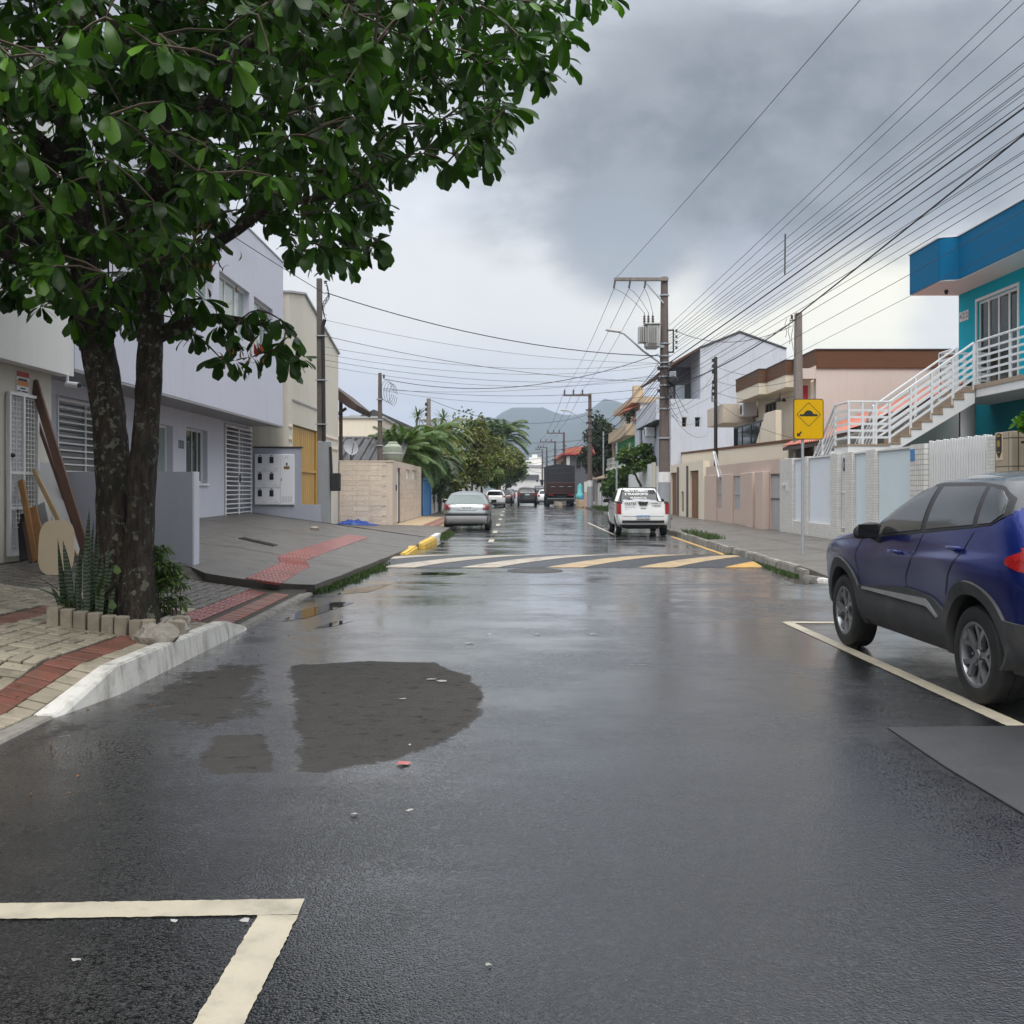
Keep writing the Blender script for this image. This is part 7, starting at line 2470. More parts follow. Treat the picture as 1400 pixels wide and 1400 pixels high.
rows = []
for j in range(9):
    y = 7.2 * j / 8
    row = []
    for i in range(25):
        t = i / 24
        if t < .25:
            x, z = -tw_, lerp(2.1, 3.55, t / .25)
        elif t > .75:
            x, z = tw_, lerp(3.55, 2.1, (t - .75) / .25)
        else:
            a = (t - .25) / .5
            x, z = lerp(-tw_, tw_, a), 3.55 + .16 * math.sin(math.pi * a)
        sag = .04 * noise.noise(Vector((x * 2, y * 1.3, z * 1.5)))
        row.append((x * (1 + sag * .4), y, z + sag - .03 * math.sin(math.pi * (j % 2))))
    rows.append(row)
mb = MB().grid(rows)
back = [(x, -.0, z) for x, y, z in rows[0]]
mb.f.append(tuple(range(25)))
mb.m.append(0)
mb.build('tarpaulin', M['tarp_black'], tk, smooth=50, world=False)
tkbox('cargo_bed', M['truck_wood'], -tw_, tw_, .02, 7.2, 1.05, 2.1)
tail = tkbox('tailgate', M['truck_wood'], -tw_, tw_, -.06, .015, 1.08, 2.12)
for z in (1.32, 1.6, 1.88):
    tkbox('rail', M['cladding_black'], -tw_, tw_, -.09, -.062, z, z + .05, 0, tail)
for x in (-.85, -.1, .6):
    tkbox('hinge', M['galv'], x, x + .35, -.10, -.062, 1.72, 1.77, 0, tail)
tkbox('bumper', M['cladding_black'], -1.2, 1.2, -.1, .05, .48, .75)
tkbox('reflector_band', M['galv'], -1.18, 1.18, -.115, -.101, .66, .70, 0)
for sx in (-1, 1):
    tkbox('taillight', M['lamp_red'], min(sx * .62, sx * 1.05), max(sx * .62, sx * 1.05), -.04, .02, 1.0 - .06, 1.055)
    tkbox('mudflap', M['black_rubber'], min(sx * .6, sx * 1.2), max(sx * .6, sx * 1.2), .55, .58, .15, 1.0, 0)
tkbox('chassis', M['cladding_black'], -.5, .5, .1, 8.6, .65, 1.04)
ty, rim, hub = wheel_meshes(.5, .30, False, M['rim_dark'])
for y in (1.4, 2.7, 8.0):
    for sx in (-1, 1):
        we = bpy.data.objects.new('wheel', None)
        COL.objects.link(we)
        we.parent = tk
        we.location = (sx * 1.06, y, .5)
        we.rotation_euler = (0, 0, 0 if sx < 0 else math.pi)
        for nm, me_ in (('tyre', ty), ('rim', rim)):
            place(nm, me_, we, (0, 0, 0), world=False)
tkbox('cab', M['car_black'], -1.2, 1.2, 7.3, 9.2, .6, 2.9, .12)
for sx in (-1, 1):
    tkbox('mirror', M['cladding_black'], min(sx * 1.25, sx * 1.5), max(sx * 1.25, sx * 1.5), 8.9, 9.0, 1.9, 2.4)

# ------------------------------------------------------------------ poles, lamps, sign, wires
def conc_pole(t, x, y, z0, z1, r0, r1, m, name='post', square=False):
    if square:
        return MB().prism([(-1, -1), (1, -1), (1, 1), (-1, 1)], 'z', 0, 1).add([], []).build(name, m, t)
    return MB().tube([(x, y, lerp(z0, z1, k / 6)) for k in range(7)], [lerp(r0, r1, k / 6) for k in range(7)], 14).build(name, m, t, smooth=50)


def insul(mb, x, y, z, h=.16, r=.04):
    mb.lathe([(0, 0), (r * .5, 0), (r, h * .2), (r * .55, h * .35), (r, h * .5), (r * .55, h * .65), (r * .9, h * .8), (0, h)], 8, (x, y, z))


P1 = Vector((5.46, 36.7, 0.15))
up = thing('utility_pole', 'tall concrete power pole carrying a grey transformer and street lamp, behind the pickup', 'utility pole', P1)
TOP1 = gz(379, 36.7)
conc_pole(up, P1.x, P1.y, .15, TOP1, .225, .125, M['conc_pole_dark'])
MB().tube([(P1.x, P1.y, .16), (P1.x, P1.y, 1.75)], [.232, .222], 14).build('painted_band', M['pole_grey'], up, smooth=50)
MB().tube([(P1.x, P1.y, 1.752), (P1.x, P1.y, 2.12)], [.222, .219], 14).build('painted_band', M['pole_white'], up, smooth=50)
xa = gx(839, 36.7)
za = gz(383, 36.7)
MB().bar((xa, 36.55, za), (P1.x + .12, 36.55, za), .11, .12).build('cross_arm', M['conc_pole'], up, bevel=.008)
MB().bar((P1.x - .75, 36.55, za - .05), (P1.x - .05, 36.55, za - .85), .04, .05).build('brace', M['galv'], up)
mb = MB()
HV1 = []
for px in (840.5, 861, 882):
    x = gx(px, 36.7)
    MB().tube([(x, 36.55, za - .05), (x - .05, 36.5, za - .32)], .035, 6).build('insulator', M['porcelain'], up, smooth=True)
    HV1.append(Vector((x - .05, 36.5, za - .34)))
# transformer
tx0, tx1, tz0, tz1 = gx(872, 36.5), gx(902, 36.5), gz(477, 36.5), gz(447, 36.5)
tr = MB().prism([(tx0 + .25, 36.1), (tx1 - .05, 36.1), (tx1 - .05, 36.75), (tx0 + .25, 36.75)], 'z', tz0, tz1 + .04).build('transformer', M['trafo'], up, bevel=.05, seg=2)
mb = MB()
for k in range(9):
    x = tx0 + .02 + k * .062
    mb.prism([(36.12, tz0 + .20), (36.7, tz0 + .20), (36.7, tz1 - .06), (36.6, tz1 - .01), (36.2, tz1 - .01), (36.12, tz1 - .06)], 'x', x, x + .028)
for k in range(5):
    x = tx0 + .30 + k * .07
    mb.prism([(35.9, tz0 + .12), (36.1, tz0 + .12), (36.1, tz1 - .03), (35.9, tz1 - .05)], 'x', x, x + .03)
mb.build('cooling_fin', M['trafo'], tr)
MB().box(tx0 + .2, tx1 - .02, 36.05, 36.8, tz1 + .041, tz1 + .075).build('lid', M['trafo'], tr)
mb = MB()
BUSH = []
for px in (881, 886.5, 892.5):
    x = gx(px, 36.4)
    mb.lathe([(.03, 0), (.05, .04), (.03, .07), (.055, .12), (.03, .15), (.05, .2), (.03, .24), (.045, .29), (.012, .33), (.012, .42), (0, .42)], 10, (x, 36.4, tz1 + .075))
    BUSH.append(Vector((x, 36.4, tz1 + .48)))
mb.build('bushing', M['porcelain'], tr, smooth=True)
MB().bar((tx1 - .1, 36.5, tz0 + .1), (P1.x, 36.6, tz0 + .1), .08, .1).build('bracket', M['galv'], up)
# low voltage rack
mb = MB()
rx = gx(920, 36.7)
mb.bar((P1.x, 36.6, gz(452, 36.7)), (rx, 36.6, gz(452, 36.7)), .05)
mb.bar((P1.x, 36.6, gz(482, 36.7)), (rx, 36.6, gz(482, 36.7)), .05)
mb.bar((rx, 36.6, gz(483, 36.7)), (rx, 36.6, gz(451, 36.7)), .05)
mb.build('rack', M['iron'], up)
mb = MB()
for py in (453, 461, 468.5, 476):
    MB().lathe([(0, -.05), (.05, -.045), (.03, 0), (.05, .045), (0, .05)], 8, (rx + .11, 36.6, gz(py, 36.7))).build('insulator', M['porcelain'], up, smooth=True)
mb = MB()
for py, w in ((471, .30), (488, .30), (497, .34), (503, .36), (516, .33), (528, .34), (545, .36), (560, .34), (600, .40), (405, .26)):
    MB().tube([(P1.x, P1.y, gz(py, 36.7)), (P1.x, P1.y, gz(py, 36.7) + .05)], w / 2 + .045, 14).build('strap', M['galv'], up)
mb = MB()
for k, py in enumerate((497, 505, 512, 520, 527, 535, 543)):
    s = -1 if k % 2 else 1
    MB().lathe([(0, -.06), (.06, -.05), (.04, 0), (.06, .05), (0, .06)], 8, (P1.x + s * .23, P1.y - .15, gz(py, 36.7))).build('insulator', M['porcelain'], up, smooth=True)
MB().lathe([(0, -.17), (.13, -.16), (.17, -.08), (.17, .08), (.13, .16), (0, .17)], 14, (gx(920, 36.5), 36.4, gz(521, 36.5)), 'y').build('splice_box', M['black_rubber'], up, smooth=40)
MB().box(gx(915, 36.4), gx(924, 36.4), 36.3, 36.5, gz(516, 36.4), gz(508, 36.4)).build('junction_box', M['galv'], up, bevel=.02)
mb = MB()
r2 = random.Random(5)
for k in range(14):
    a = Vector((P1.x + r2.uniform(-.25, .3), 36.45, gz(r2.uniform(490, 535), 36.7)))
    b = Vector((P1.x + r2.uniform(-.3, .8), 36.4, gz(r2.uniform(500, 575), 36.7)))
    mb.tube([a.lerp(b, t) + Vector((.15 * math.sin(3.1 * t), 0, -.35 * math.sin(math.pi * t))) for t in [i / 8 for i in range(9)]], .009, 4)
mb.build('cable_loops', M['wire'], up)
# street lamp arm
A = Vector((P1.x - .15, 36.5, gz(498, 36.7)))
B = Vector((gx(855, 36.5), 36.45, gz(459, 36.5)))
Cc = Vector((gx(842, 36.5), 36.4, gz(453.5, 36.5)))
pts = [A, A.lerp(B, .5) + Vector((0, 0, -.06)), A.lerp(B, .85), B + Vector((-.05, 0, .06)), Cc]
MB().tube(pts, .035, 8).build('lamp_arm', M['galv'], up, smooth=True)
MB().tube([Cc + Vector((.15, 0, .0)), Cc, Cc + Vector((-.30, 0, .05)), Cc + Vector((-.38, 0, .055))], [.035, .05, .055, .03], 10).build('lamp_head', M['trafo'], up, smooth=True)


def far_pole(label, px, Y, top_py, arm_px, dark=True, lamp=None, group=None, base_bands=False):
    x = gx(px, Y)
    z1 = gz(top_py, Y)
    t = thing('utility_pole', label, 'utility pole', (x, Y, .15), group=group)
    conc_pole(t, x, Y, .15, z1, .20, .12, M['conc_pole_dark'])
    if base_bands:
        MB().tube([(x, Y, .16), (x, Y, 1.7)], .215, 12).build('painted_band', M['pole_grey'], t, smooth=50)
        MB().tube([(x, Y, 1.702), (x, Y, 2.15)], .212, 12).build('painted_band', M['pole_white'], t, smooth=50)
    xa = gx(arm_px, Y)
    MB().bar((xa, Y - .15, z1 - .12), (x + .1, Y - .15, z1 - .12), .12, .13).build('cross_arm', M['conc_pole_dark'], t)
    mb = MB()
    pts = []
    for k in range(3):
        xx = lerp(xa + .1, x - .55, k / 2)
        mb = MB()
        insul(mb, xx, Y - .15, z1 - .05, .38, .07)
        pts.append(Vector((xx, Y - .15, z1 + .32)))
        mb.build('insulator', M['porcelain'], t, smooth=True)
    for k in range(6):
        zz = lerp(z1 - 1.2, z1 - 3.6, k / 5)
        mb = MB().tube([(x, Y, zz), (x, Y, zz + .06)], .20, 10)
        mb.lathe([(0, -.07), (.07, -.05), (.07, .05), (0, .07)], 6, (x + (.24 if k % 2 else -.24), Y - .1, zz))
        mb.build('strap', M['iron'], t)
    if lamp:
        a = Vector((x - .1, Y - .1, gz(lamp[1], Y)))
        b = Vector((gx(lamp[2], Y), Y - .1, gz(lamp[3], Y)))
        MB().tube([a, a.lerp(b, .5) + Vector((0, 0, .18)), a.lerp(b, .85) + Vector((0, 0, .10)), b], .045, 6).build('lamp_arm', M['galv'], t, smooth=True)
        MB().tube([b + Vector((.2, 0, 0)), b, b + Vector((-.4, 0, .04))], [.05, .07, .07], 8).build('lamp_head', M['trafo'], t, smooth=True)
    return pts


PG = 'power poles receding along the right side of the street'
HV2 = far_pole('power pole with grey painted foot and curved lamp arm, next after the transformer pole', 806.5, 75.6, 538.5, 770, lamp=(1, 582, 774, 561.5), group=PG, base_bands=True)
HV3 = far_pole('dark power pole rising behind the black truck', 771, 125, 591, 748, group=PG)
HV4 = far_pole('power pole just left of the one above the black truck', 759, 150, 603, 738, group=PG)
HV5 = far_pole('small distant power pole with a broad cross arm', 747.5, 176, 611, 735, group=PG)
HV6 = far_pole('smallest power pole in the row, nearest the white building', 741.5, 200, 614, 732, group=PG)

# slender poles on the plots
lp1 = thing('service_pole', 'slender dark service pole standing on the mauve wall, before the streaked gable', 'utility pole', (gx(978, 44.6), 44.6, 2.4))
MB().tube([(gx(978.5, 44.6), 44.6, 0.2), (gx(978.5, 44.6), 44.6, gz(488, 44.6))], [.085, .075], 8).build('post', M['iron'], lp1, smooth=True)
mb = MB()
for py in (495, 503, 511, 525, 533, 541):
    mb = MB()
    insul(mb, gx(974.5, 44.6), 44.55, gz(py, 44.6), .16, .07)
    mb.build('insulator', M['porcelain'], lp1, smooth=True)
mb = MB()
for k in range(3):
    mb.tube([(gx(974, 44.6) + .05 * math.sin(t * 5 + k), 44.5, lerp(gz(492 + 14 * k, 44.6), gz(550, 44.6), t)) for t in [i / 10 for i in range(11)]], .012, 4)
mb.build('cable_loops', M['wire'], lp1)
lp2 = thing('service_pole', 'square concrete service pole behind the yellow sign', 'utility pole', (gx(1091, 32.2), 32.2, 0.2))
xq = gx(1091, 32.2)
zq = gz(428, 32.2)
MB().add([(xq - .15, 32.05, .1), (xq + .15, 32.05, .1), (xq + .15, 32.35, .1), (xq - .15, 32.35, .1), (xq - .09, 32.08, zq), (xq + .10, 32.08, zq), (xq + .10, 32.3, zq), (xq - .09, 32.3, zq)],
         [(0, 3, 2, 1), (4, 5, 6, 7), (0, 1, 5, 4), (1, 2, 6, 5), (2, 3, 7, 6), (3, 0, 4, 7)]).build('post', M['conc_pole'], lp2, bevel=.012)
mb = MB()
insul(mb, xq - .22, 32.1, gz(437, 32.2), .14, .05)
mb.bar((xq - .28, 32.1, gz(439, 32.2)), (xq, 32.1, gz(437, 32.2)), .03)
mb.build('insulator', M['porcelain'], lp2, smooth=True)
mb = MB()
for k in range(3):
    mb.tube([(xq - .22 - .10 * k + .03 * math.sin(t * 8 + k), 32.05, lerp(gz(437, 32.2), gz(480 - 9 * k, 32.2), t)) for t in [i / 10 for i in range(11)]], .008, 4)
mb.build('cable_loops', M['wire'], lp2)
lp3 = thing('utility_pole', 'short concrete pole rising behind the beige tiled wall', 'utility pole', (gx(519, 40), 40, 0.2))
MB().tube([(gx(519.5, 40), 40, .2), (gx(519.5, 40), 40, gz(510, 40))], [.13, .07], 10).build('post', M['conc_pole_dark'], lp3, smooth=50)
mb = MB()
insul(mb, gx(525, 40), 39.95, gz(517, 40), .15, .05)
mb.build('insulator', M['porcelain'], lp3, smooth=True)
mb = MB()
for py in (547, 575, 610):
    mb.tube([(gx(519.5, 40), 40, gz(py, 40)), (gx(519.5, 40), 40, gz(py, 40) + .05)], .14, 10)
mb.build('strap', M['galv'], lp3)
mb = MB()
for k in range(4):
    c0 = Vector((gx(529 + 3 * k, 40), 39.9, gz(535, 40)))
    mb.tube([c0 + Vector((.22 * math.cos(t) * (1 - .1 * k), 0, .42 * math.sin(t) - .05 * k)) for t in [i * .55 for i in range(12)]], .008, 4)
mb.build('cable_loops', M['wire'], lp3)
lp4 = thing('utility_pole', 'thin grey pole top rising between the two spiky palm heads', 'utility pole', (gx(586, 60), 60, 0.2))
MB().tube([(gx(586, 60), 60, .2), (gx(586, 60), 60, gz(545, 60))], [.17, .12], 8).build('post', M['conc_pole'], lp4, smooth=50)
mb = MB()
for py in (555, 562, 569):
    insul(mb, gx(582.5, 60), 59.9, gz(py, 60), .2, .08)
mb.build('insulator', M['porcelain'], lp4, smooth=True)
for k, (px, Y, t0, t1) in enumerate(((825, 83, 560, 690), (843, 68, 575, 690))):
    o = MB().tube([(gx(px, Y), Y, .2), (gx(px, Y), Y, gz(t0 + 30, Y))], .06, 6).build('service_pole', M['galv'], None, smooth=True)
    tag(o, ('thin grey service pole in front of the tall dark tree', 'thin grey service pole before the green house')[k], 'utility pole')

# yellow hump sign
SX, SYY = 5.93, 20.9
sg = thing('road_sign', 'yellow road sign with a black speed hump symbol and arrow on a grey post', 'road sign', (SX, SYY, .16))
MB().tube([(SX, SYY, .1), (SX, SYY, 3.35)], .03, 12).build('post', M['galv'], sg, smooth=50)
px0, px1, pz0, pz1 = gx(1084, SYY), gx(1125, SYY), gz(601, SYY), gz(545.5, SYY)


def rrect(x0, x1, z0, z1, r, n=5):
    out = []
    for cx_, cz_, a0 in ((x1 - r, z1 - r, 0), (x0 + r, z1 - r, 90), (x0 + r, z0 + r, 180), (x1 - r, z0 + r, 270)):
        for k in range(n + 1):
            a = rad(a0 + 90 * k / n)
            out.append((cx_ + r * math.cos(a), cz_ + r * math.sin(a)))
    return out


yf_ = SYY - .05
MB().prism(rrect(px0, px1, pz0, pz1, .055), 'y', yf_, yf_ + .012).build('plate', M['sign_black'], sg)
MB().prism(rrect(px0 + .016, px1 - .016, pz0 + .016, pz1 - .016, .045), 'y', yf_ - .0025, yf_ - .0005).build('face', M['sign_yellow'], sg)
cxs, czs = gx(1104.6, SYY), gz(567, SYY)
hd = .252


def diamond(h, r=.03):
    out = []
    for k in range(4):
        a = rad(90 * k)
        c = Vector((math.cos(a), math.sin(a))) * (h - r * 1.41)
        for q in range(5):
            b = a + rad(-45 + 90 * q / 4)
            out.append((cxs + c.x + r * math.cos(b), czs + c.y + r * math.sin(b)))
    return out


outer, inner = diamond(hd), diamond(hd - .016)
n = len(outer)
mb = MB()
mb.add([(x, yf_ - .004, z) for x, z in outer] + [(x, yf_ - .004, z) for x, z in inner], [(i, (i + 1) % n, n + (i + 1) % n, n + i) for i in range(n)])
mb.build('border', M['sign_black'], sg, normals=False)
hw, bh_ = .182, .036
hump = [(cxs - hw, czs - .036), (cxs + hw, czs - .036), (cxs + hw, czs + .006)]
hump += [(cxs + .108 - .02 * (1 - math.cos(rad(q))), czs + .006 + .012 * math.sin(rad(q))) for q in (30, 60)]
hump += [(cxs + .088 * math.cos(rad(a)), czs + .012 + .074 * math.sin(rad(a))) for a in range(10, 175, 12)]
hump += [(cxs - .108, czs + .006), (cxs - hw, czs + .006)]
MB().prism(hump, 'y', yf_ - .0045, yf_ - .003).build('symbol', M['sign_black'], sg)
ax0, az0 = gx(1092, SYY), gz(593.5, SYY)
k_ = .012
arr = [(-3.6, -3.6), (2.2, -3.6), (.3, -1.4), (4.2, 2.5), (2.4, 4.3), (-1.5, .5), (-3.6, 2.4)]
MB().prism([(ax0 + k_ * 1.1 * a, az0 + k_ * 1.1 * b) for a, b in arr], 'y', yf_ - .0045, yf_ - .003).build('arrow', M['sign_black'], sg)
mb = MB()
for z in (pz0 + .15, pz1 - .15):
    mb.box(SX - .05, SX + .05, yf_ + .013, SYY + .035, z, z + .03)
mb.build('clamp', M['galv'], sg)


# overhead lines
ORD = 'first second third fourth fifth sixth seventh eighth ninth tenth eleventh twelfth thirteenth fourteenth fifteenth sixteenth seventeenth eighteenth nineteenth twentieth'.split()
CNT = {}


def wire(a, b, sag=.2, r=.008, m='wire', label='thin black overhead cable between the power poles', group='overhead cables', n=16, name='overhead_cable'):
    a, b = Vector(a), Vector(b)
    pts = [a.lerp(b, i / n) - Vector((0, 0, sag * 4 * (i / n) * (1 - i / n))) for i in range(n + 1)]
    o = MB().tube(pts, r, 5, cap=False).build(name, M[m], None, smooth=True, normals=False)
    if group:
        CNT[group] = CNT.get(group, -1) + 1
        label = ORD[CNT[group]] + ' from top, ' + label
    return tag(o, label, 'cable', group)


E0 = Vector((10.5, 8.0, 0))
t_e = (36.7 - 17.6) / 28.7


def run_out(y_edge, py0, r, x0=0.0, sag=.05, m='wire', **kw):
    z0 = gz(py0, 36.7)
    zm = 1.5 + (669 - y_edge) * 17.6 / 1400 + sag * 3.5
    z1 = z0 + (zm - z0) / t_e
    a = Vector((P1.x + .15 + x0, 36.5, z0))
    b = Vector((E0.x + r2.uniform(-.1, .1), 8.0, z1))
    return wire(a, b, sag, r, m, **kw)


ROL = 'thin cable of the fan from transformer pole to upper right'
for ye, py0, r in ((2, 446, .007), (28, 455, .007), (62, 460, .007), (84, 464, .008), (97, 468, .006), (108, 472, .008), (121, 477, .007), (131, 480, .006), (139, 484, .006), (149, 489, .008),
                   (176, 503, .008), (187, 505, .006), (196, 510, .007), (205, 512, .006), (213, 516, .006), (232, 525, .008), (243, 530, .006), (262, 540, .007), (298, 556, .006), (330, 572, .005)):
    run_out(ye, py0, r, 0.0, r2.uniform(.02, .12), 'wire', label=ROL, group='overhead cables to the right')
run_out(163, 497, .019, 0.0, .10, 'wire', label='thick black bundled cable, upper of the two heavy ones at the right', group=None)
wire((xq - .1, 32.1, gz(433, 32.2)), (E0.x, 8.0, 9.55), .05, .022, label='thick black cable leaving the square concrete pole for the upper right', group=None)
wire((P1.x + .15, 36.5, gz(530, 36.7)), (xq - .12, 32.1, gz(438, 32.2)), .22, .020, label='thick black cable between the transformer pole and the square concrete pole', group=None)
wire((gx(843, 36.6), 36.5, za + .06), (7.0, 0.0, 9.75), .15, .007, label='single high cable running from the cross arm over the street', group=None)
wire((rx + .1, 36.5, gz(454, 36.7)), (xq - .2, 32.1, gz(446, 32.2)), .45, .010, label='slack twisted cable from the transformer rack to the square concrete pole', group=None)
spx = Vector((7.35, 27.4, 0))
Ysp = 24.0
o = MB().bar((gx(1073, Ysp), Ysp, gz(376, Ysp)), (gx(1073.5, Ysp), Ysp, gz(320, Ysp)), .022, .03).build('cable_spacer', M['iron'])
tag(o, 'thin upright spacer hanging among the overhead cables against the clouds', 'cable spacer')
# wires across the street to the poles on the other side
XL = 'cable sagging over the street from service post to transformer pole'
LS = Vector((-5.50, 30.2, 0))
wire((LS.x, 30.2, gz(400, 30.2)), (P1.x - .2, 36.6, gz(487, 36.7)), .42, .016, label='thick drooping cable across the street from the service post top', group=None)
for pa, pb, sg_, r in ((437, 497, .30, .006), (459, 522, .30, .009), (474, 497, .40, .006), (484, 500, .45, .006), (492, 515, .40, .007), (500, 517, .45, .006)):
    wire((LS.x - .05, 30.2, gz(pa, 30.2)), (P1.x - .2, 36.6, gz(pb, 36.7)), sg_, r, 'wire_thin', label=XL, group='cables across the street')
QS = (gx(524, 40), 39.95)
for pa, pb, sg_, r in ((518, 484, .75, .013), (531, 530, .30, .008), (534, 540, .40, .006), (533, 512, .30, .006)):
    wire((QS[0], QS[1], gz(pa, 40)), (P1.x - .2, 36.7, gz(pb, 36.7)), sg_, r, label='cable from short pole behind tiled wall to transformer pole', group='cables from the short pole')
wire((gx(589, 60), 60, gz(547, 60)), (gx(806, 75.6), 75.5, gz(566, 75.6)), 1.0, .014, label='cable from the thin pole top among the palms to the next power pole', group=None)
wire((LS.x, 30.2, gz(402, 30.2)), (-9, 2, 8.2), .3, .010, label='cable leading from the service post back over the lilac grey house', group=None)
# along the street
for a, b in zip(HV1, HV2):
    wire(a, b, .35, .009, label='bare line from transformer pole cross arm to next pole', group='high voltage lines')
for a, b in zip(BUSH, HV1):
    wire(a, b, -.12, .008, n=8, label='curved jumper lead from transformer bushing to cross arm', group='transformer jumpers')
for H1, H2 in ((HV2, HV3), (HV3, HV4), (HV4, HV5), (HV5, HV6)):
    for a, b in zip(H1, H2):
        wire(a, b, .35, .014, label='bare line between distant poles beyond the truck', group='distant high voltage lines', n=10)
q1 = [(496, 590), (500, 593), (504, 600), (509, 604), (515, 608), (519, 613), (524, 618), (529, 624), (535, 630), (541, 636)]
for k, (pa, pb) in enumerate(q1):
    wire((P1.x - .2, 36.8, gz(pa, 36.7)), (gx(806, 75.6), 75.6, gz(pb, 75.6)), r2.uniform(.2, .55), .017 if k in (4, 8) else .009, label='cable of the bundle from transformer pole down the street', group='cable bundle down the street')
q2 = [590, 597, 604, 612, 620, 628]
q3 = [617, 622, 626, 631, 636, 640]
for pa, pb in zip(q2, q3):
    wire((gx(806, 75.6), 75.6, gz(pa, 75.6)), (gx(771, 125), 125, gz(pb, 125)), r2.uniform(.2, .5), .018, label='cable of the bundle past the second power pole', group='far cable bundle', n=10)
for k, (pa, pxb, pb) in enumerate(((600, 645, 590), (606, 650, 612), (612, 655, 622), (618, 640, 630), (632, 690, 628), (640, 700, 634))):
    wire((gx(806, 75.6), 75.6, gz(pa, 75.6)), (gx(pxb, 110), 110, gz(pb, 110)), .7, .016, label='cable crossing the street in front of the hills', group='far cables across the street', n=10)
for pa, pb, Yb, pxb in ((515, 620, 70, 868), (520, 590, 66, 868), (560, 596, 45, 965), (565, 570, 54, 960)):
    wire((P1.x + .2, 36.8, gz(pa, 36.7)), (gx(pxb, Yb), Yb, gz(pb, Yb)), .4, .008, 'wire_thin', label='service cable from the transformer pole to a house on its side', group='service cables', n=10)
for pa, pb in ((500, 510), (520, 520), (535, 542), (545, 600)):
    wire((gx(974.5, 44.6), 44.5, gz(pa, 44.6)), (xq - .1, 32.1, gz(pb, 32.2)), .25, .008, label='cable between slender dark pole and square concrete pole', group='house service cables', n=10)
for pa, pb in ((522, 500), (560, 512)):
    wire((P1.x + .2, 36.5, gz(pa, 36.7)), (gx(974.5, 44.6), 44.5, gz(pb, 44.6)), .35, .008, label='cable from the transformer pole to the slender dark pole', group='house feed cables', n=10)

# ------------------------------------------------------------------ vegetation
def leaf_verts(L, Wd, fold=.18, droop=.25, n=5, tip=.25, notch=0.0):
    """obovate leaf along +y with a folded midrib; returns verts, faces"""
    vs, fs = [], []
    for i in range(n + 1):
        t = i / n
        w = Wd * max(.04, 1.12 * t ** .85 * math.sqrt(max(0, 1 - t ** 7)) + .03)
        y = L * (math.sin(t * droop * 2) / (droop * 2) if droop else t)
        z = -L * (1 - math.cos(t * droop * 2)) / (droop * 2) if droop else 0
        e = .5 * fold
        vs += [(-w / 2, y, z + w * e), (0, y + (-.04 * L * (t == 1) * (notch > 0)), z), (w / 2, y, z + w * e)]
    for i in range(n):
        a = 3 * i
        fs += [(a, a + 1, a + 4, a + 3), (a + 1, a + 2, a + 5, a + 4)]
    return vs, fs


def frame(d, roll=0.0):
    q = Vector(d).to_track_quat('Y', 'Z').to_matrix()
    return q @ Matrix.Rotation(roll, 3, 'Y')


# ----- the almond tree by the pavement
TR = random.Random(21)
tree = thing('almond_tree', 'large twin trunked tree with broad glossy leaves beside the white kerb', 'tree', (-3.55, 9.7, .25))


def trunk(pts, rads, seed, n=22, name='trunk'):
    """a bark covered limb with lumps; pts are (x,y,z)"""
    P, Q = [], []
    m = 8
    for i in range(len(pts) - 1):
        for k in range(m):
            t = k / m
            P.append(Vector(pts[i]).lerp(Vector(pts[i + 1]), t))
            Q.append(lerp(rads[i], rads[i + 1], t))
    P.append(Vector(pts[-1]))
    Q.append(rads[-1])
    for _ in range(5):
        P = [P[0]] + [(P[i - 1] + P[i] * 2 + P[i + 1]) / 4 for i in range(1, len(P) - 1)] + [P[-1]]
        Q = [Q[0]] + [(Q[i - 1] + Q[i] * 2 + Q[i + 1]) / 4 for i in range(1, len(Q) - 1)] + [Q[-1]]
    rows = []
    for p, r in zip(P, Q):
        row = []
        for k in range(n):
            a = 2 * math.pi * k / n
            d = Vector((math.cos(a), math.sin(a), 0))
            q = Vector((d.x * 1.5 + seed, d.y * 1.5, p.z * 1.6))
            rr = r * (1 + .16 * noise.noise(q) + .10 * noise.noise(q * 3.1) + .05 * noise.noise(q * 8))
            row.append(tuple(p + d * rr))
        rows.append(row)
    mb = MB().grid(rows, closed=True)
    mb.f.append(tuple(range((len(rows) - 1) * n, len(rows) * n)))
    mb.m.append(0)
    return mb.build(name, M['bark'], tree, smooth=80)


TB = 9.75
trunk([(gx(168, 9.55), 9.55, .05), (gx(160, 9.6), 9.6, .7), (gx(157, 9.6), 9.6, 1.5), (gx(148, 9.65), 9.65, 2.3), (gx(128, 9.7), 9.7, 3.0), (gx(112, 9.8), 9.8, 3.8), (gx(95, 9.9), 9.9, 5.2)], [.26, .20, .168, .148, .150, .13, .09], 3.0)
trunk([(gx(190, 9.45), 9.45, .05), (gx(188, 9.5), 9.5, .7), (gx(193, 9.5), 9.5, 1.5), (gx(203, 9.55), 9.55, 2.3), (gx(208, 9.6), 9.6, 3.2), (gx(216, 9.7), 9.7, 4.2), (gx(222, 9.8), 9.8, 6.0), (gx(226, 9.8), 9.8, 7.4)], [.23, .145, .122, .112, .112, .105, .085, .05], 7.7)
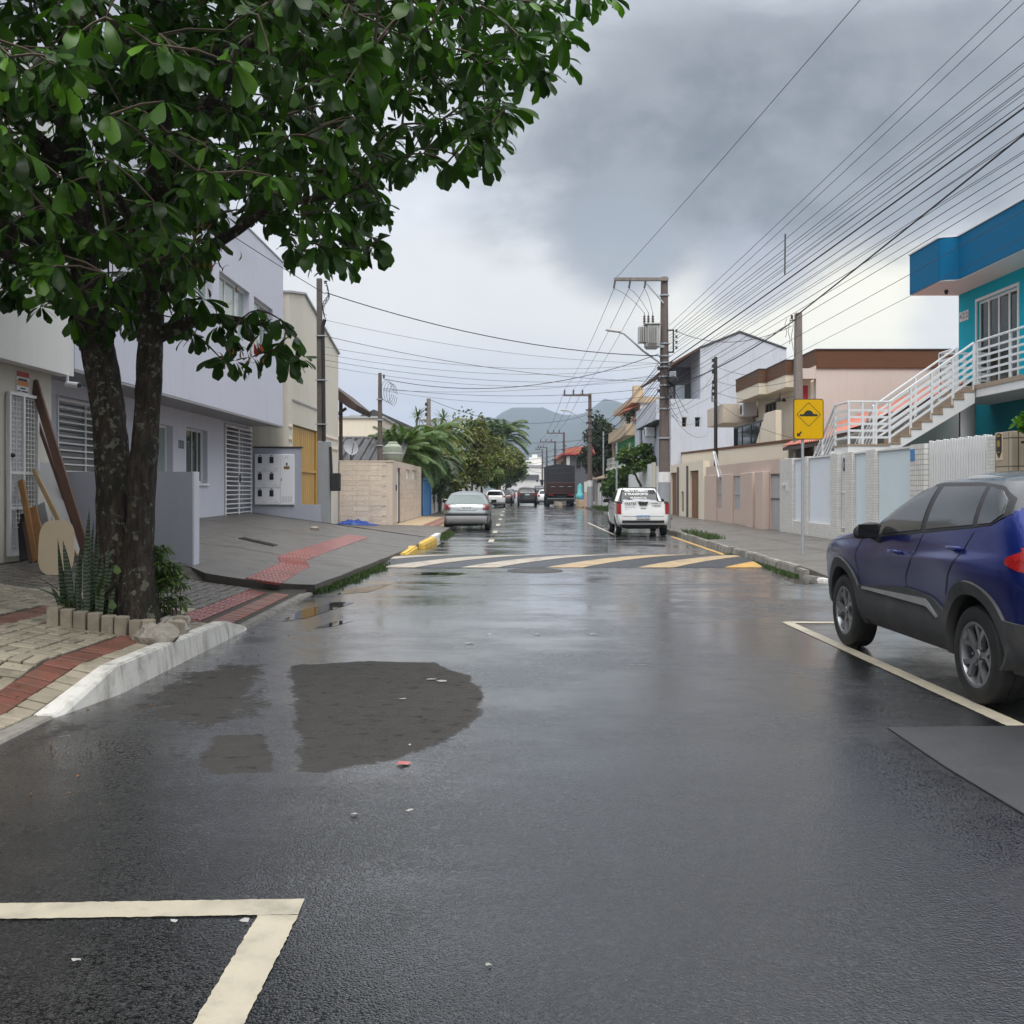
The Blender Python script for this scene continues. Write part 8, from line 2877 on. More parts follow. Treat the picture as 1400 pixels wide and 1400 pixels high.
# limbs
limbs = [((gx(112, 9.8), 9.8, 3.7), (-5.6, 8.6, 4.3), (-7.2, 8.0, 4.6)), ((gx(112, 9.8), 9.8, 3.9), (-4.3, 8.0, 4.4), (-4.6, 6.3, 4.5)), ((gx(208, 9.6), 9.6, 3.3), (-2.6, 9.0, 3.9), (-1.2, 8.6, 4.1)),
         ((gx(216, 9.7), 9.7, 4.2), (-2.4, 8.2, 4.9), (-1.2, 7.0, 5.2)), ((gx(222, 9.8), 9.8, 5.4), (-1.6, 9.0, 5.9), (0.5, 8.6, 6.1)), ((gx(205, 9.6), 9.6, 2.9), (-2.75, 9.6, 3.25), (-2.05, 9.4, 3.0)),
         ((gx(222, 9.8), 9.8, 6.0), (-3.2, 8.0, 6.6), (-3.0, 5.8, 6.7)), ((gx(95, 9.9), 9.9, 5.0), (-5.2, 10.8, 5.8), (-6.6, 11.6, 6.2)), ((gx(222, 9.8), 9.8, 5.2), (-2.4, 11.2, 5.6), (-1.2, 12.4, 5.7)),
         ((gx(95, 9.9), 9.9, 4.6), (-5.0, 8.6, 5.4), (-5.6, 6.6, 5.8)), ((gx(226, 9.8), 9.8, 7.2), (-3.4, 9.4, 8.2), (-3.6, 9.0, 8.8)), ((gx(222, 9.8), 9.8, 4.8), (-3.0, 8.2, 5.0), (-2.9, 6.2, 5.0)),
         ((gx(112, 9.8), 9.8, 3.4), (-4.6, 9.1, 3.7), (-5.1, 8.0, 3.7)), ((gx(208, 9.6), 9.6, 3.2), (-3.0, 8.6, 3.7), (-3.1, 7.6, 3.8))]
nodes = []
for a, b, c in limbs:
    a, b, c = Vector(a), Vector(b), Vector(c)
    pts = []
    for i in range(11):
        t = i / 10
        p = a * (1 - t) ** 2 + b * 2 * t * (1 - t) + c * t * t
        p += Vector((noise.noise(p * 1.7), noise.noise(p * 1.9 + Vector((5, 0, 0))), noise.noise(p * 2.1 + Vector((0, 7, 0))))) * .10 * t
        pts.append(p)
        if t > .25:
            nodes.append(p)
    MB().tube(pts, [lerp(.085, .02, (i / 10) ** .8) for i in range(11)], 8).build('limb', M['bark'], tree, smooth=True)
nodes += [Vector((gx(216, 9.7), 9.7, z)) for z in (4.6, 5.2, 6.0, 6.8)] + [Vector((gx(105, 9.8), 9.8, z)) for z in (4.0, 4.6, 5.1)]

# silhouette of the crown towards the street: x limit and lower limit as seen in space from the pavement opposite
low_edge = [(-60, 400), (0, 405), (15, 430), (60, 448), (100, 470), (130, 485), (160, 468), (195, 478), (215, 470), (245, 505), (262, 420), (290, 350), (330, 315), (372, 330), (392, 372), (440, 385), (462, 378), (500, 372), (522, 330), (505, 285), (512, 250),
            (545, 262), (575, 245), (610, 250), (640, 240), (676, 255), (690, 150), (745, 132), (772, 92), (790, 35), (822, 40), (842, 8)]


def crown_ok(p):
    """is a point of the crown above its ragged lower edge"""
    if p.y < 3.2:
        return False
    px, py = 700 + 1400 * p.x / p.y, 669 - 1400 * (p.z - 1.5) / p.y
    if px > 838:
        return False
    return py < interp(px, low_edge) - 8


clusters = []
tries = 0
C0 = Vector((-3.6, 9.4, 5.6))
while len(clusters) < 2700 and tries < 160000:
    tries += 1
    u = Vector((TR.gauss(0, 1), TR.gauss(0, 1), TR.gauss(0, 1))).normalized()
    r = TR.random() ** .36
    p = C0 + Vector((u.x * 4.5 * r, u.y * 4.1 * r, u.z * 3.5 * r))
    if p.z < 2.9 or not crown_ok(p + Vector((0, 0, -.14))):
        continue
    if noise.noise(p * .75) < -.30 + .16 * (r - .6) and r > .5:
        continue
    if any((p - q).length < .17 for q in clusters[-250:]):
        continue
    clusters.append(p)
# the low spray hanging in front of the lilac house, and the ragged outer tips
for px, py, Y in ((292, 440, 9.3), (318, 470, 9.2), (330, 448, 9.3), (352, 436, 9.1), (382, 448, 9.0), (404, 470, 9.0), (398, 500, 9.1), (372, 492, 9.2), (345, 500, 9.2), (300, 500, 9.4), (265, 470, 9.4), (276, 420, 9.3), (360, 465, 9.3),
                  (300, 455, 9.5), (320, 505, 9.3), (388, 480, 9.3), (410, 500, 9.0)):
    clusters.append(Vector((gx(px, Y), Y, gz(py - 12, Y))))
for px, py, Y in ((826, 6, 8.4), (806, 2, 8.5), (788, 0, 8.4), (768, 92, 8.3), (742, 86, 8.3), (735, 108, 8.3), (716, 96, 8.5), (690, 160, 8.0), (672, 178, 8.0), (660, 225, 8.0), (640, 205, 8.1), (668, 205, 8.1), (520, 285, 8.6), (516, 340, 8.8),
                  (500, 352, 8.8), (468, 365, 8.8), (548, 235, 8.4), (580, 220, 8.3), (612, 232, 8.3), (700, 60, 8.4), (660, 100, 8.3), (640, 150, 8.2), (610, 170, 8.2), (690, 20, 8.6), (735, 20, 8.6), (725, 60, 8.5), (590, 110, 8.3), (600, 60, 8.4), (640, 50, 8.5),
                  (440, 355, 8.9), (400, 345, 9.0), (550, 180, 8.4), (530, 140, 8.4), (480, 320, 8.7), (450, 300, 8.8), (470, 260, 8.6), (500, 220, 8.5)):
    clusters.append(Vector((gx(px, Y), Y, gz(py - 10, Y))))
fol, fol_b = MB(), MB()
tw = MB()
lv = [leaf_verts(1.0, .46, f, d, 8) for f, d in ((.16, .25), (.30, .45), (.10, .12), (.24, .65))]
lm = [MB().add(*v).mesh('leaf', M['leaf_tree'], smooth=True, normals=False) for v in lv]
lmb = [MB().add(*v).mesh('leaf', M['leaf_bright'], smooth=True, normals=False) for v in lv]
single = []
clusters.sort(key=lambda p: min((q - p).length_squared for q in nodes))
for ci, p in enumerate(clusters):
    nd = min(nodes, key=lambda q: (q - p).length_squared + (.0 if (q - C0).length < (p - C0).length + .1 else .4))
    nodes.append(p)
    mid = nd.lerp(p, .55) + Vector((0, 0, .06 * (p - nd).length))
    if (p - nd).length < 1.6:
        tw.tube([nd, nd.lerp(mid, .6), mid, p.lerp(mid, .4), p], [.011, .009, .008, .007, .005], 4, cap=False)
    out = (p - C0)
    out.z *= .3
    out = out.normalized() if out.length > .01 else Vector((1, 0, 0))
    face = (1 if p.y < 9.0 else 0)
    for k in range(TR.randint(7, 11)):
        a = TR.uniform(0, 2 * math.pi)
        d = Vector((math.cos(a), math.sin(a), TR.uniform(-1.25, .25))) + out * .35
        d.normalize()
        L = TR.uniform(.13, .26)
        roll = TR.uniform(-.7, .7)
        R = frame(d, roll)
        base = p + d * TR.uniform(.01, .05)
        bright = TR.random() < (.34 if p.y < 8.0 else .10)
        vi = TR.randrange(4)
        sc = (L * TR.uniform(.85, 1.1), L, L)
        px, py = 700 + 1400 * base.x / base.y, 669 - 1400 * (base.z - 1.5) / base.y
        vis = -60 < px < 900 and -60 < py < 560
        if vis and base.y < 7.2 and len(single) < 2200:
            single.append((L / base.y, base, R, vi, bright, sc))
        else:
            single.append((0, base, R, vi, bright, sc))
single.sort(key=lambda s: -s[0])
for i, (sz, base, R, vi, bright, sc) in enumerate(single):
    if i < 300:
        place('leaf', (lmb if bright else lm)[vi], tree, base, R.to_euler(), sc)
    else:
        S = Matrix.Diagonal(Vector(sc))
        RS = R @ S
        (fol_b if bright else fol).add([tuple(RS @ Vector(v) + base) for v in lv[vi][0]], lv[vi][1])
stuff(fol.build('foliage', M['leaf_tree'], tree, smooth=True, normals=False))
stuff(fol_b.build('foliage', M['leaf_bright'], tree, smooth=True, normals=False))
stuff(tw.build('twigs', M['twig'], tree, smooth=True, normals=False))
dead = MB()
for k in range(60):                                                  # dry leaves caught in the fork and one rusty cluster in the low spray
    c = Vector((gx(282, 9.4), 9.4, gz(335, 9.4))) if k < 44 else Vector((gx(337, 9.1), 9.1, gz(475, 9.1)))
    p = c + Vector((TR.gauss(0, .12), TR.gauss(0, .12), TR.gauss(0, .20 if k < 44 else .06)))
    d = Vector((TR.uniform(-1, 1), TR.uniform(-1, 1), TR.uniform(-1.5, .3))).normalized()
    R = frame(d) @ Matrix.Scale(TR.uniform(.08, .16), 3)
    dead.add([tuple(R @ Vector(v) + p) for v in leaf_verts(1, .28, .5, .9, 4)[0]], leaf_verts(1, .28, .5, .9, 4)[1])
stuff(dead.build('dry_leaves', M['leaf_dry'], tree, smooth=True, normals=False))
p = Vector((gx(346, 9.05), 9.05, gz(468, 9.05)))
for k in range(2):
    place('red_leaf', MB().add(*lv[1]).mesh('leaf', M['leaf_red'], smooth=True, normals=False), tree, p + Vector((.03 * k, 0, 0)), frame(Vector((.5, -.3, -.8 + k * .5))).to_euler(), .12)

# ----- planter round the trunk
pt = thing('planter', 'low ring of upright tan bricks and stones round the tree foot', 'planter', (-3.6, 9.6, .2))
me_bk = MB().box(-.052, .052, -.05, .05, -.06, .155).mesh('brick', M['brick_tan'], bevel=.01)
bx = []
for i in range(7):
    bx.append((gx(74 + i * 18.6, 8.95), 8.95 + .012 * math.sin(i * 2.3), RN.uniform(-.05, .05)))
for i in range(9):
    bx.append((-4.02, 9.07 + i * .112, math.pi / 2 + RN.uniform(-.05, .05)))
bx.append((gx(203, 8.98), 8.98, .15))
for x, y, rz in bx:
    place('brick', me_bk, pt, (x, y, zs(x, y) + RN.uniform(-.012, .01)), (RN.uniform(-.04, .04), RN.uniform(-.04, .04), rz))


def rock(parent, x, y, z, r, seed):
    mb = MB()
    rows = []
    for i in range(9):
        t = math.pi * i / 8
        row = []
        for k in range(14):
            a = 2 * math.pi * k / 14
            d = Vector((math.sin(t) * math.cos(a), math.sin(t) * math.sin(a), math.cos(t)))
            q = r * (1 + .35 * noise.noise(d * 1.6 + Vector((seed, 0, 0))) + .12 * noise.noise(d * 5 + Vector((seed, 3, 0))))
            row.append((x + d.x * q * 1.25, y + d.y * q * .9, z + d.z * q * .85))
        rows.append(row)
    return mb.grid(rows, closed=True).build('stone', M['rock'], parent, smooth=35)


for x, y, r, s in ((gx(215, 8.75), 8.75, .135, 2), (gx(197, 8.8), 8.8, .075, 5), (gx(226, 9.05), 9.05, .10, 8), (gx(238, 9.25), 9.25, .11, 12), (gx(228, 9.5), 9.5, .09, 15), (gx(240, 9.55), 9.6, .10, 18), (gx(222, 9.8), 9.85, .08, 21)):
    rock(pt, x, y, zs(x, y) + r * .5, r, s)
for x, y, rz in ((gx(240, 9.15), 9.15, 1.2), (gx(246, 9.45), 9.45, 1.5), (gx(232, 9.75), 9.8, .6)):
    place('brick', me_bk, pt, (x, y, zs(x, y) + .02), (0, .15, rz), (1.1, 1.1, .8))
rows = []
for i in range(9):
    rows.append([(-4.0 + .09 * j, 9.0 + .13 * i, zs(-4.0 + .09 * j, 9.0 + .13 * i) + .07 + .03 * noise.noise(Vector((i * .7, j * .7, 0)))) for j in range(10)])
MB().grid(rows).build('soil', M['soil'], pt, smooth=True, normals=False)


def blade(mb, base, h, w, lean, twist=.6, tipc=1.0, n=9):
    rows = []
    a0 = TR.uniform(0, 2 * math.pi)
    lx, ly = lean
    for i in range(n + 1):
        t = i / n
        ww = w * (.55 + .6 * math.sin(math.pi * min(1, t * .75 + .15))) * (1 - t ** 6) * (1 if t < .95 else .4)
        a = a0 + twist * t
        c = Vector(base) + Vector((lx * t ** 1.8, ly * t ** 1.8, h * t))
        d = Vector((math.cos(a), math.sin(a), 0)) * ww / 2
        nrm = Vector((-d.y, d.x, 0)).normalized() * ww * .16
        rows.append([tuple(c - d + nrm), tuple(c), tuple(c + d + nrm)])
    return mb.grid(rows)


snk = thing('snake_plant', 'clump of tall stiff snake plant leaves in front of the tree trunk', 'plant', (-3.9, 9.2, .25))
for px, Y, top, w, ln in ((88, 9.1, 735, .075, (-.06, 0)), (97, 9.15, 738, .07, (-.05, -.05)), (106, 9.1, 745, .065, (.03, 0)), (119, 9.05, 694, .075, (.02, 0)), (126, 9.15, 728, .07, (.05, .02)), (113, 9.2, 752, .06, (.08, 0)),
                          (100, 9.2, 768, .06, (-.12, -.04)), (134, 9.1, 760, .06, (.06, -.03)), (92, 9.25, 772, .055, (-.10, .05)), (140, 9.2, 770, .06, (.10, 0)), (129, 9.2, 775, .06, (-.02, 0)), (150, 9.1, 800, .05, (.05, 0)), (84, 9.2, 800, .05, (-.1, 0)), (122, 9.25, 712, .055, (.03, .03)), (110, 9.3, 760, .055, (-.03, 0)), (103, 9.0, 790, .05, (.02, -.03)), (116, 9.0, 800, .05, (-.04, -.03)), (137, 9.05, 790, .05, (.04, -.02)), (145, 9.25, 745, .05, (.02, 0)), (95, 9.05, 800, .05, (-.03, -.03))):
    x = gx(px, Y)
    z = zs(x, Y) + .05
    blade(MB(), (x, Y, z), gz(top, Y) - z, w * .82, ln).build('leaf', M['snake_leaf'], snk, smooth=True, normals=False)
for ln, h in (((-.50, -.10), .42), ((-.35, -.3), .30), ((-.55, -.25), .02), ((.45, -.1), .38), ((.20, -.25), .40)):
    x = gx(100 if ln[0] < 0 else 128, 9.15)
    blade(MB(), (x, 9.15, zs(x, 9.15) + .10), h, .055, ln, .3).build('leaf', M['leaf_dark'], snk, smooth=True, normals=False)
for px, py in ((152, 820), (158, 772)):
    d = Vector((.4, -.5, -.5))
    place('broad_leaf', MB().add(*leaf_verts(.10, .085, .2, .4, 5)).mesh('leaf', M['leaf_green'], smooth=True, normals=False), snk, (gx(px, 9.0), 9.0, gz(py, 9.0)), frame(d).to_euler())

shb = thing('shrub', 'dense dark green shrub with narrow leaves right of the tree trunk', 'shrub', (-3.1, 9.8, .2))
mb = MB()
sv = leaf_verts(1.0, .22, .2, .5, 4)
for k in range(110):
    u = TR.random()
    px, py = (TR.uniform(205, 236), TR.uniform(745, 800)) if u < .6 else (TR.uniform(212, 252), TR.uniform(775, 832))
    if py < 770 and px > 226:
        px = TR.uniform(205, 226)
    Y = TR.uniform(9.55, 10.1)
    c = Vector((gx(px, Y), Y, gz(py, Y)))
    if c.z < zs(c.x, c.y) + .1:
        c.z = zs(c.x, c.y) + .12
    for q in range(TR.randint(9, 14)):
        a = TR.uniform(0, 6.28)
        d = Vector((math.cos(a), math.sin(a), TR.uniform(-.35, 1.0))).normalized()
        R = frame(d, TR.uniform(-.4, .4)) @ Matrix.Scale(TR.uniform(.08, .15), 3)
        mb.add([tuple(R @ Vector(v) + c) for v in sv[0]], sv[1])
stuff(mb.build('foliage', M['leaf_green'], shb, smooth=True, normals=False))
for k in range(7):
    x = gx(210 + k * 5, 9.75)
    MB().tube([(x * .98, 9.7, zs(x, 9.7)), (x, 9.7 + .03 * k, gz(800 - 5 * k, 9.75))], .005, 5).build('stem', M['twig'], shb)


# ----- generic trees
def crown(mb, c, rad3, n, size, rnd, hang=.0, gap=.15, squash=1.0):
    """leaf-sized faces spread through a lumpy volume"""
    lumps = []
    for k in range(max(5, int(n / 160))):
        u = Vector((rnd.gauss(0, 1), rnd.gauss(0, 1), rnd.gauss(0, 1))).normalized() * (rnd.random() ** .45)
        lumps.append((Vector((c[0] + u.x * rad3[0] * .8, c[1] + u.y * rad3[1] * .8, c[2] + u.z * rad3[2] * .8)), rnd.uniform(.28, .5)))
    for k in range(n):
        lc, lr = rnd.choice(lumps)
        u = Vector((rnd.gauss(0, 1), rnd.gauss(0, 1), rnd.gauss(0, 1))).normalized() * (rnd.random() ** .40)
        p = lc + Vector((u.x * rad3[0] * lr, u.y * rad3[1] * lr, u.z * rad3[2] * lr * squash))
        if noise.noise(p * (1.4 / max(.4, size * 4))) < -gap - .15:
            continue
        d = Vector((rnd.uniform(-1, 1), rnd.uniform(-1, 1), rnd.uniform(-1 - hang, .8))).normalized()
        s = size * rnd.uniform(.6, 1.3)
        q = frame(d, rnd.uniform(-1.5, 1.5))
        w = s * .30
        v = [(0, 0, 0), (-w, s * .5, s * .06), (0, s, -s * .1), (w, s * .5, s * .06)]
        mb.add([tuple(q @ Vector(a) + p) for a in v], [(0, 1, 2), (0, 2, 3)])
    return [l[0] for l in lumps]


def broadleaf(name, label, base, trunk_top, crowns, m, n, size, r=.12, seed=1, group=None, cat='tree', hang=0, m2=None, gap=.12):
    rnd = random.Random(seed)
    t = thing(name, label, cat, base, group=group)
    b, tt = Vector(base), Vector(trunk_top)
    MB().tube([b, b.lerp(tt, .35) + Vector((.06, 0, 0)), b.lerp(tt, .7) + Vector((-.05, 0, 0)), tt], [r * 1.2, r, r * .85, r * .6], 8).build('trunk', M['bark'], t, smooth=True)
    mb, mb2, br = MB(), MB(), MB()
    for i, (c, rr) in enumerate(crowns):
        ls = crown(mb2 if (m2 and i % 2) else mb, c, rr, n, size, rnd, hang, gap)
        for l in ls[:9]:
            mid = tt.lerp(l, .5) + Vector((0, 0, -.1))
            br.tube([tt, mid, l], [r * .45, r * .25, r * .08], 5, cap=False)
    stuff(br.build('branches', M['twig'], t, smooth=True, normals=False))
    stuff(mb.build('foliage', M[m], t, normals=False))
    if m2:
        stuff(mb2.build('foliage', M[m2], t, normals=False))
    return t


def frond(mb, base, d, L, droop, nl=26, lw=.03, ll=.45, rnd=None, vshape=.5):
    """arching palm leaf: rachis and two rows of leaflets"""
    base, d = Vector(base), Vector(d).normalized()
    pts = []
    p = base.copy()
    v = d.copy()
    n = 12
    for i in range(n + 1):
        pts.append(p.copy())
        p += v * (L / n)
        v = (v + Vector((0, 0, -droop / n * (1 + i / n)))).normalized()
    mb.tube(pts, [lerp(.022, .005, i / n) * (L / 2.5) for i in range(n + 1)], 4, cap=False)
    side = d.cross(Vector((0, 0, 1)))
    side = side.normalized() if side.length > 1e-3 else Vector((1, 0, 0))
    for i in range(nl):
        t = .10 + .90 * i / (nl - 1)
        f = t * n
        k = min(n - 1, int(f))
        c = pts[k].lerp(pts[k + 1], f - k)
        ax = (pts[k + 1] - pts[k]).normalized()
        l = ll * math.sin(math.pi * (.12 + .80 * t)) ** .6 * rnd.uniform(.85, 1.1)
        for s in (-1, 1):
            dd = (side * s + ax * .75 + Vector((0, 0, vshape - .9 * t))).normalized()
            e = c + dd * l + Vector((0, 0, -l * .30))
            wv = ax * lw
            m_ = c + dd * l * .5
            mb.add([tuple(c), tuple(m_ + wv), tuple(e), tuple(m_ - wv)], [(0, 1, 2, 3)])


def palm(name, label, base, h, L, nf, m, seed, droop=1.3, ll=.45, lw=.03, r=.12, lean=(0, 0), updir=(.1, 1.0), dead=0, group=None, vshape=.5, nl=26):
    rnd = random.Random(seed)
    t = thing(name, label, 'palm tree', base, group=group)
    b = Vector(base)
    top = b + Vector((lean[0], lean[1], h))
    MB().tube([b.lerp(top, k / 8) + Vector((.05 * math.sin(k), 0, 0)) for k in range(9)], [lerp(r * 1.25, r * .8, k / 8) * (1 + .06 * (k % 2)) for k in range(9)], 10).build('trunk', M['palm_trunk'], t, smooth=True)
    for k in range(nf):
        mb = MB()
        a = k * 2.4 + rnd.uniform(-.2, .2)
        u = lerp(updir[1], updir[0], (k / max(1, nf - 1)))
        frond(mb, top, (math.cos(a), math.sin(a), u), L * rnd.uniform(.85, 1.1), droop * rnd.uniform(.8, 1.2), nl, lw, ll, rnd, vshape)
        mb.build('frond', M[m], t, normals=False)
    for k in range(dead):
        mb = MB()
        a = k * 2.1
        frond(mb, top - Vector((0, 0, .15)), (math.cos(a), math.sin(a), -.5), L * .6, 1.8, 14, lw, ll * .7, rnd, 0)
        mb.build('dry_frond', M['leaf_dry'], t, normals=False)
    return t


def at(px, py, Y):
    return (gx(px, Y), Y, gz(py, Y))


def yard(px, Y):
    return (gx(px, Y), Y, .2)


# palms behind the tiled wall
palm('palm', 'fan of arching palm fronds rising over the dark tile roof', yard(546, 46), gz(632, 46), 1.7, 22, 'leaf_palm', 3, .8, .5, .022, .10, updir=(.4, 3.2), nl=44)
palm('palm', 'bushy palm clump behind the short pole', yard(556, 50), gz(630, 50), 2.0, 28, 'leaf_green', 5, 1.0, .65, .024, .10, updir=(-.4, 2.2), nl=44)
palm('palm', 'dense hanging palm above the blue gate', yard(578, 52), gz(618, 52), 2.1, 34, 'leaf_green', 8, 1.3, .7, .026, .12, updir=(-.6, 2.0), nl=44)
palm('palm', 'yellowing palm between the blue gate and the street trees', yard(600, 60), gz(604, 60), 2.2, 26, 'leaf_olive', 9, 1.3, .6, .028, .12, updir=(-.5, 2.0), dead=4, nl=40)
palm('palm', 'dark low palm hanging over the streaked white wall', yard(590, 56), gz(645, 56), 2.0, 24, 'leaf_dark', 10, 1.5, .6, .028, .12, updir=(-.7, 1.5), nl=40)
for lab, px, py, Y, bpx in (('spiky headed dracaena stem taller than the palms around it', 571, 563, 58, 566), ('leaning dracaena stem with a spiky tuft beyond the thin pole', 606, 566, 64, 588), ('short dracaena tuft between the two taller ones', 577, 588, 58, 574)):
    t = thing('dracaena', lab, 'palm tree', yard(bpx, Y))
    b, tp_ = Vector(yard(bpx, Y)), Vector(at(px, py + 6, Y))
    MB().tube([b, b.lerp(Vector((b.x, Y, tp_.z)), .7), tp_], [.09, .07, .05], 6).build('trunk', M['palm_trunk'], t, smooth=True)
    mb = MB()
    rr_ = random.Random(int(px))
    for k in range(60):
        d = Vector((rr_.gauss(0, .7), rr_.gauss(0, .7), rr_.uniform(-.35, 1.1))).normalized()
        L = rr_.uniform(.55, 1.0)
        s = d.cross(Vector((0, 0, 1))).normalized() * .03
        m_ = tp_ + d * L * .55
        mb.add([tuple(tp_ - s * .5), tuple(m_ - s), tuple(tp_ + d * L + Vector((0, 0, -.15 * L))), tuple(m_ + s), tuple(tp_ + s * .5)], [(0, 1, 2, 3, 4)])
    stuff(mb.build('foliage', M['leaf_green'], t, normals=False))
broadleaf('shrub', 'dark tangled shrubbery hanging over the streaked white wall', yard(592, 57), at(592, 640, 57), [(at(588, 648, 55), (1.5, 1.3, 1.4)), (at(606, 645, 59), (1.5, 1.5, 1.6)), (at(570, 640, 56), (1.2, 1.2, 1.3))], 'leaf_dark', 2600, .26, .1, 31, cat='shrub', hang=.8, m2='leaf_olive')
broadleaf('shrub', 'bright green bushy hedge between the navy gate and pale wall', (gx(620, 64), 63.5, .15), at(622, 668, 64), [(at(621, 662, 64), (1.0, 1.4, 1.2)), (at(634, 648, 66), (1.1, 1.2, 1.1))], 'leaf_bright', 1700, .22, .08, 33, cat='shrub')
SG = 'street trees along the left pavement'
broadleaf('street_tree', 'airy street tree with thin see-through crown, first along the pavement', (gx(642, 66), 66, .15), at(636, 650, 66), [(at(632, 596, 66), (1.9, 1.6, 1.6)), (at(655, 600, 66), (1.4, 1.4, 1.4)), (at(622, 628, 65), (1.7, 1.5, 1.4)), (at(648, 636, 65), (1.6, 1.4, 1.2))], 'leaf_green', 2000, .24, .10, 35, SG, m2='leaf_olive', gap=.0)
broadleaf('street_tree', 'low round olive green street tree by the white hatchback', (gx(657, 80), 80, .15), at(660, 655, 80), [(at(652, 636, 80), (2.1, 1.8, 1.7)), (at(676, 630, 80), (2.3, 1.8, 1.7)), (at(664, 652, 79), (2.1, 1.6, 1.0))], 'leaf_green', 2600, .27, .10, 37, SG, m2='leaf_olive')
broadleaf('street_tree', 'reddish olive street tree under the coconut palm', (gx(676, 100), 100, .15), at(682, 650, 100), [(at(688, 628, 100), (2.3, 2.2, 2.0)), (at(700, 640, 100), (1.6, 2, 1.6)), (at(678, 642, 98), (2.0, 2, 1.6))], 'leaf_olive', 2300, .30, .12, 39, SG, m2='leaf_green')
broadleaf('street_tree', 'dark street tree closing the row before the distant wall', (gx(688, 140), 140, .15), at(695, 655, 140), [(at(700, 648, 140), (2.0, 2, 2.4)), (at(706, 640, 145), (1.2, 1.8, 2.2)), (at(690, 655, 140), (1.6, 1.8, 1.6))], 'leaf_dark', 1900, .34, .14, 41, SG)
palm('coconut_palm', 'tall coconut palm with a ragged skirt above the street trees', (gx(681, 125), 125, .15), gz(606, 125) - .15, 4.6, 40, 'leaf_palm', 12, 1.35, 1.15, .055, .22, (.35, 0), updir=(-.5, 3.0), dead=9, nl=52)
broadleaf('tree', 'dark bare topped tree beside the grey white house', (gx(640, 86), 86, .2), at(650, 640, 86), [(at(655, 596, 86), (2.2, 1.6, 1.5)), (at(670, 606, 86), (1.6, 1.6, 1.5))], 'leaf_dark', 1000, .28, .12, 45, gap=-.02)
# right side
broadleaf('tree', 'tall dark tree before the green and ochre house', (gx(822, 86), 86, .15), at(822, 660, 86), [(at(823, 578, 86), (1.1, 1.5, 1.5)), (at(812, 610, 86), (1.4, 1.5, 1.5)), (at(828, 615, 86), (1.4, 1.5, 1.5)), (at(804, 632, 86), (1.0, 1.3, 1.1)), (at(832, 640, 86), (1.1, 1.3, 1.2)), (at(835, 595, 86), (.8, 1.2, .9))], 'leaf_dark', 2200, .28, .14, 47, gap=.02)
broadleaf('shrub', 'big leaved light green bush above the white sheet gates', (8.6, 62, .15), at(865, 640, 62), [(at(860, 630, 61), (1.0, 1.3, .8)), (at(878, 628, 61), (.9, 1.3, .9)), (at(888, 636, 60), (.6, 1.0, .6))], 'leaf_green', 1300, .26, .08, 49, cat='shrub')
broadleaf('shrub', 'drooping dark green bush beside the white sheet gates', (7.3, 70.5, .15), at(846, 655, 70), [(at(846, 655, 70), (.9, 1.2, 1.2)), (at(838, 668, 70), (.7, 1.2, .9))], 'leaf_green', 1900, .28, .08, 51, cat='shrub', hang=1.2)
broadleaf('shrub', 'small green plant on top of the beige tiled gate post', (8.45, 16.6, 2.4), (8.45, 16.6, 2.5), [((8.5, 16.5, 2.62), (.35, .35, .22))], 'leaf_bright', 420, .16, .02, 53, cat='shrub')
broadleaf('shrub', 'potted green plant glimpsed behind the grey gate of the mauve wall', (8.75, 32.6, .3), (8.75, 32.6, .9), [((8.7, 32.6, 1.15), (.3, .4, .3))], 'leaf_green', 400, .12, .02, 55, cat='shrub')
broadleaf('shrub', 'small plant growing on the ochre balcony of the green house', (8.4, 73, 6.06), (8.4, 73, 6.3), [((8.3, 73, 6.7), (.45, .5, .5))], 'leaf_olive', 320, .2, .03, 57, cat='shrub')

tkk = thing('water_tank', 'pale round water tank beside the short pole over the beige wall', 'water tank', (gx(536, 42.5), 42.5, 2.6))
MB().lathe([(0, 0), (.30, 0), (.38, .12), (.42, .42), (.38, .7), (.2, .84), (0, .87)], 20, (gx(537, 42.5), 42.5, gz(634, 42.5)), 'z').build('tank', M['water_tank'], tkk, smooth=40)
MB().lathe([(.425, .38), (.435, .42), (.425, .46)], 20, (gx(537, 42.5), 42.5, gz(634, 42.5))).build('band', M['trafo'], tkk, smooth=40)
MB().lathe([(.2, .0), (.22, .05), (.16, .09), (0, .1)], 14, (gx(537, 42.5), 42.5, gz(634, 42.5) + .82)).build('lid', M['water_tank'], tkk, smooth=40)


# ----- grass along the kerbs
def grass(label, spots, n, h):
    mb = MB()
    rnd = random.Random(len(label))
    for k in range(n):
        x, y, z = spots(rnd)
        hh = h * rnd.uniform(.4, 1.3)
        a = rnd.uniform(0, 6.28)
        dx_, dy_ = math.cos(a) * .008, math.sin(a) * .008
        lx, ly = rnd.uniform(-.5, .5) * hh, rnd.uniform(-.5, .5) * hh
        mb.add([(x - dx_, y - dy_, z), (x + dx_, y + dy_, z), (x + lx * .5 + dx_ * .7, y + ly * .5 + dy_ * .7, z + hh * .7), (x + lx, y + ly, z + hh)], [(0, 1, 2), (0, 2, 3)])
    o = mb.build('grass', M['grass'], None, normals=False)
    return stuff(o, label)


def sp1(r):
    y = 14.7 + 7.2 * r.random()
    f = math.sin(math.pi * (y - 14.7) / 7.2) ** .4
    return (kx(y) + .02 + r.random() ** 2 * .26 * f * (.4 + .8 * (noise.noise(Vector((y * 1.3, 0, 0))) + .5)), y, 0.0)


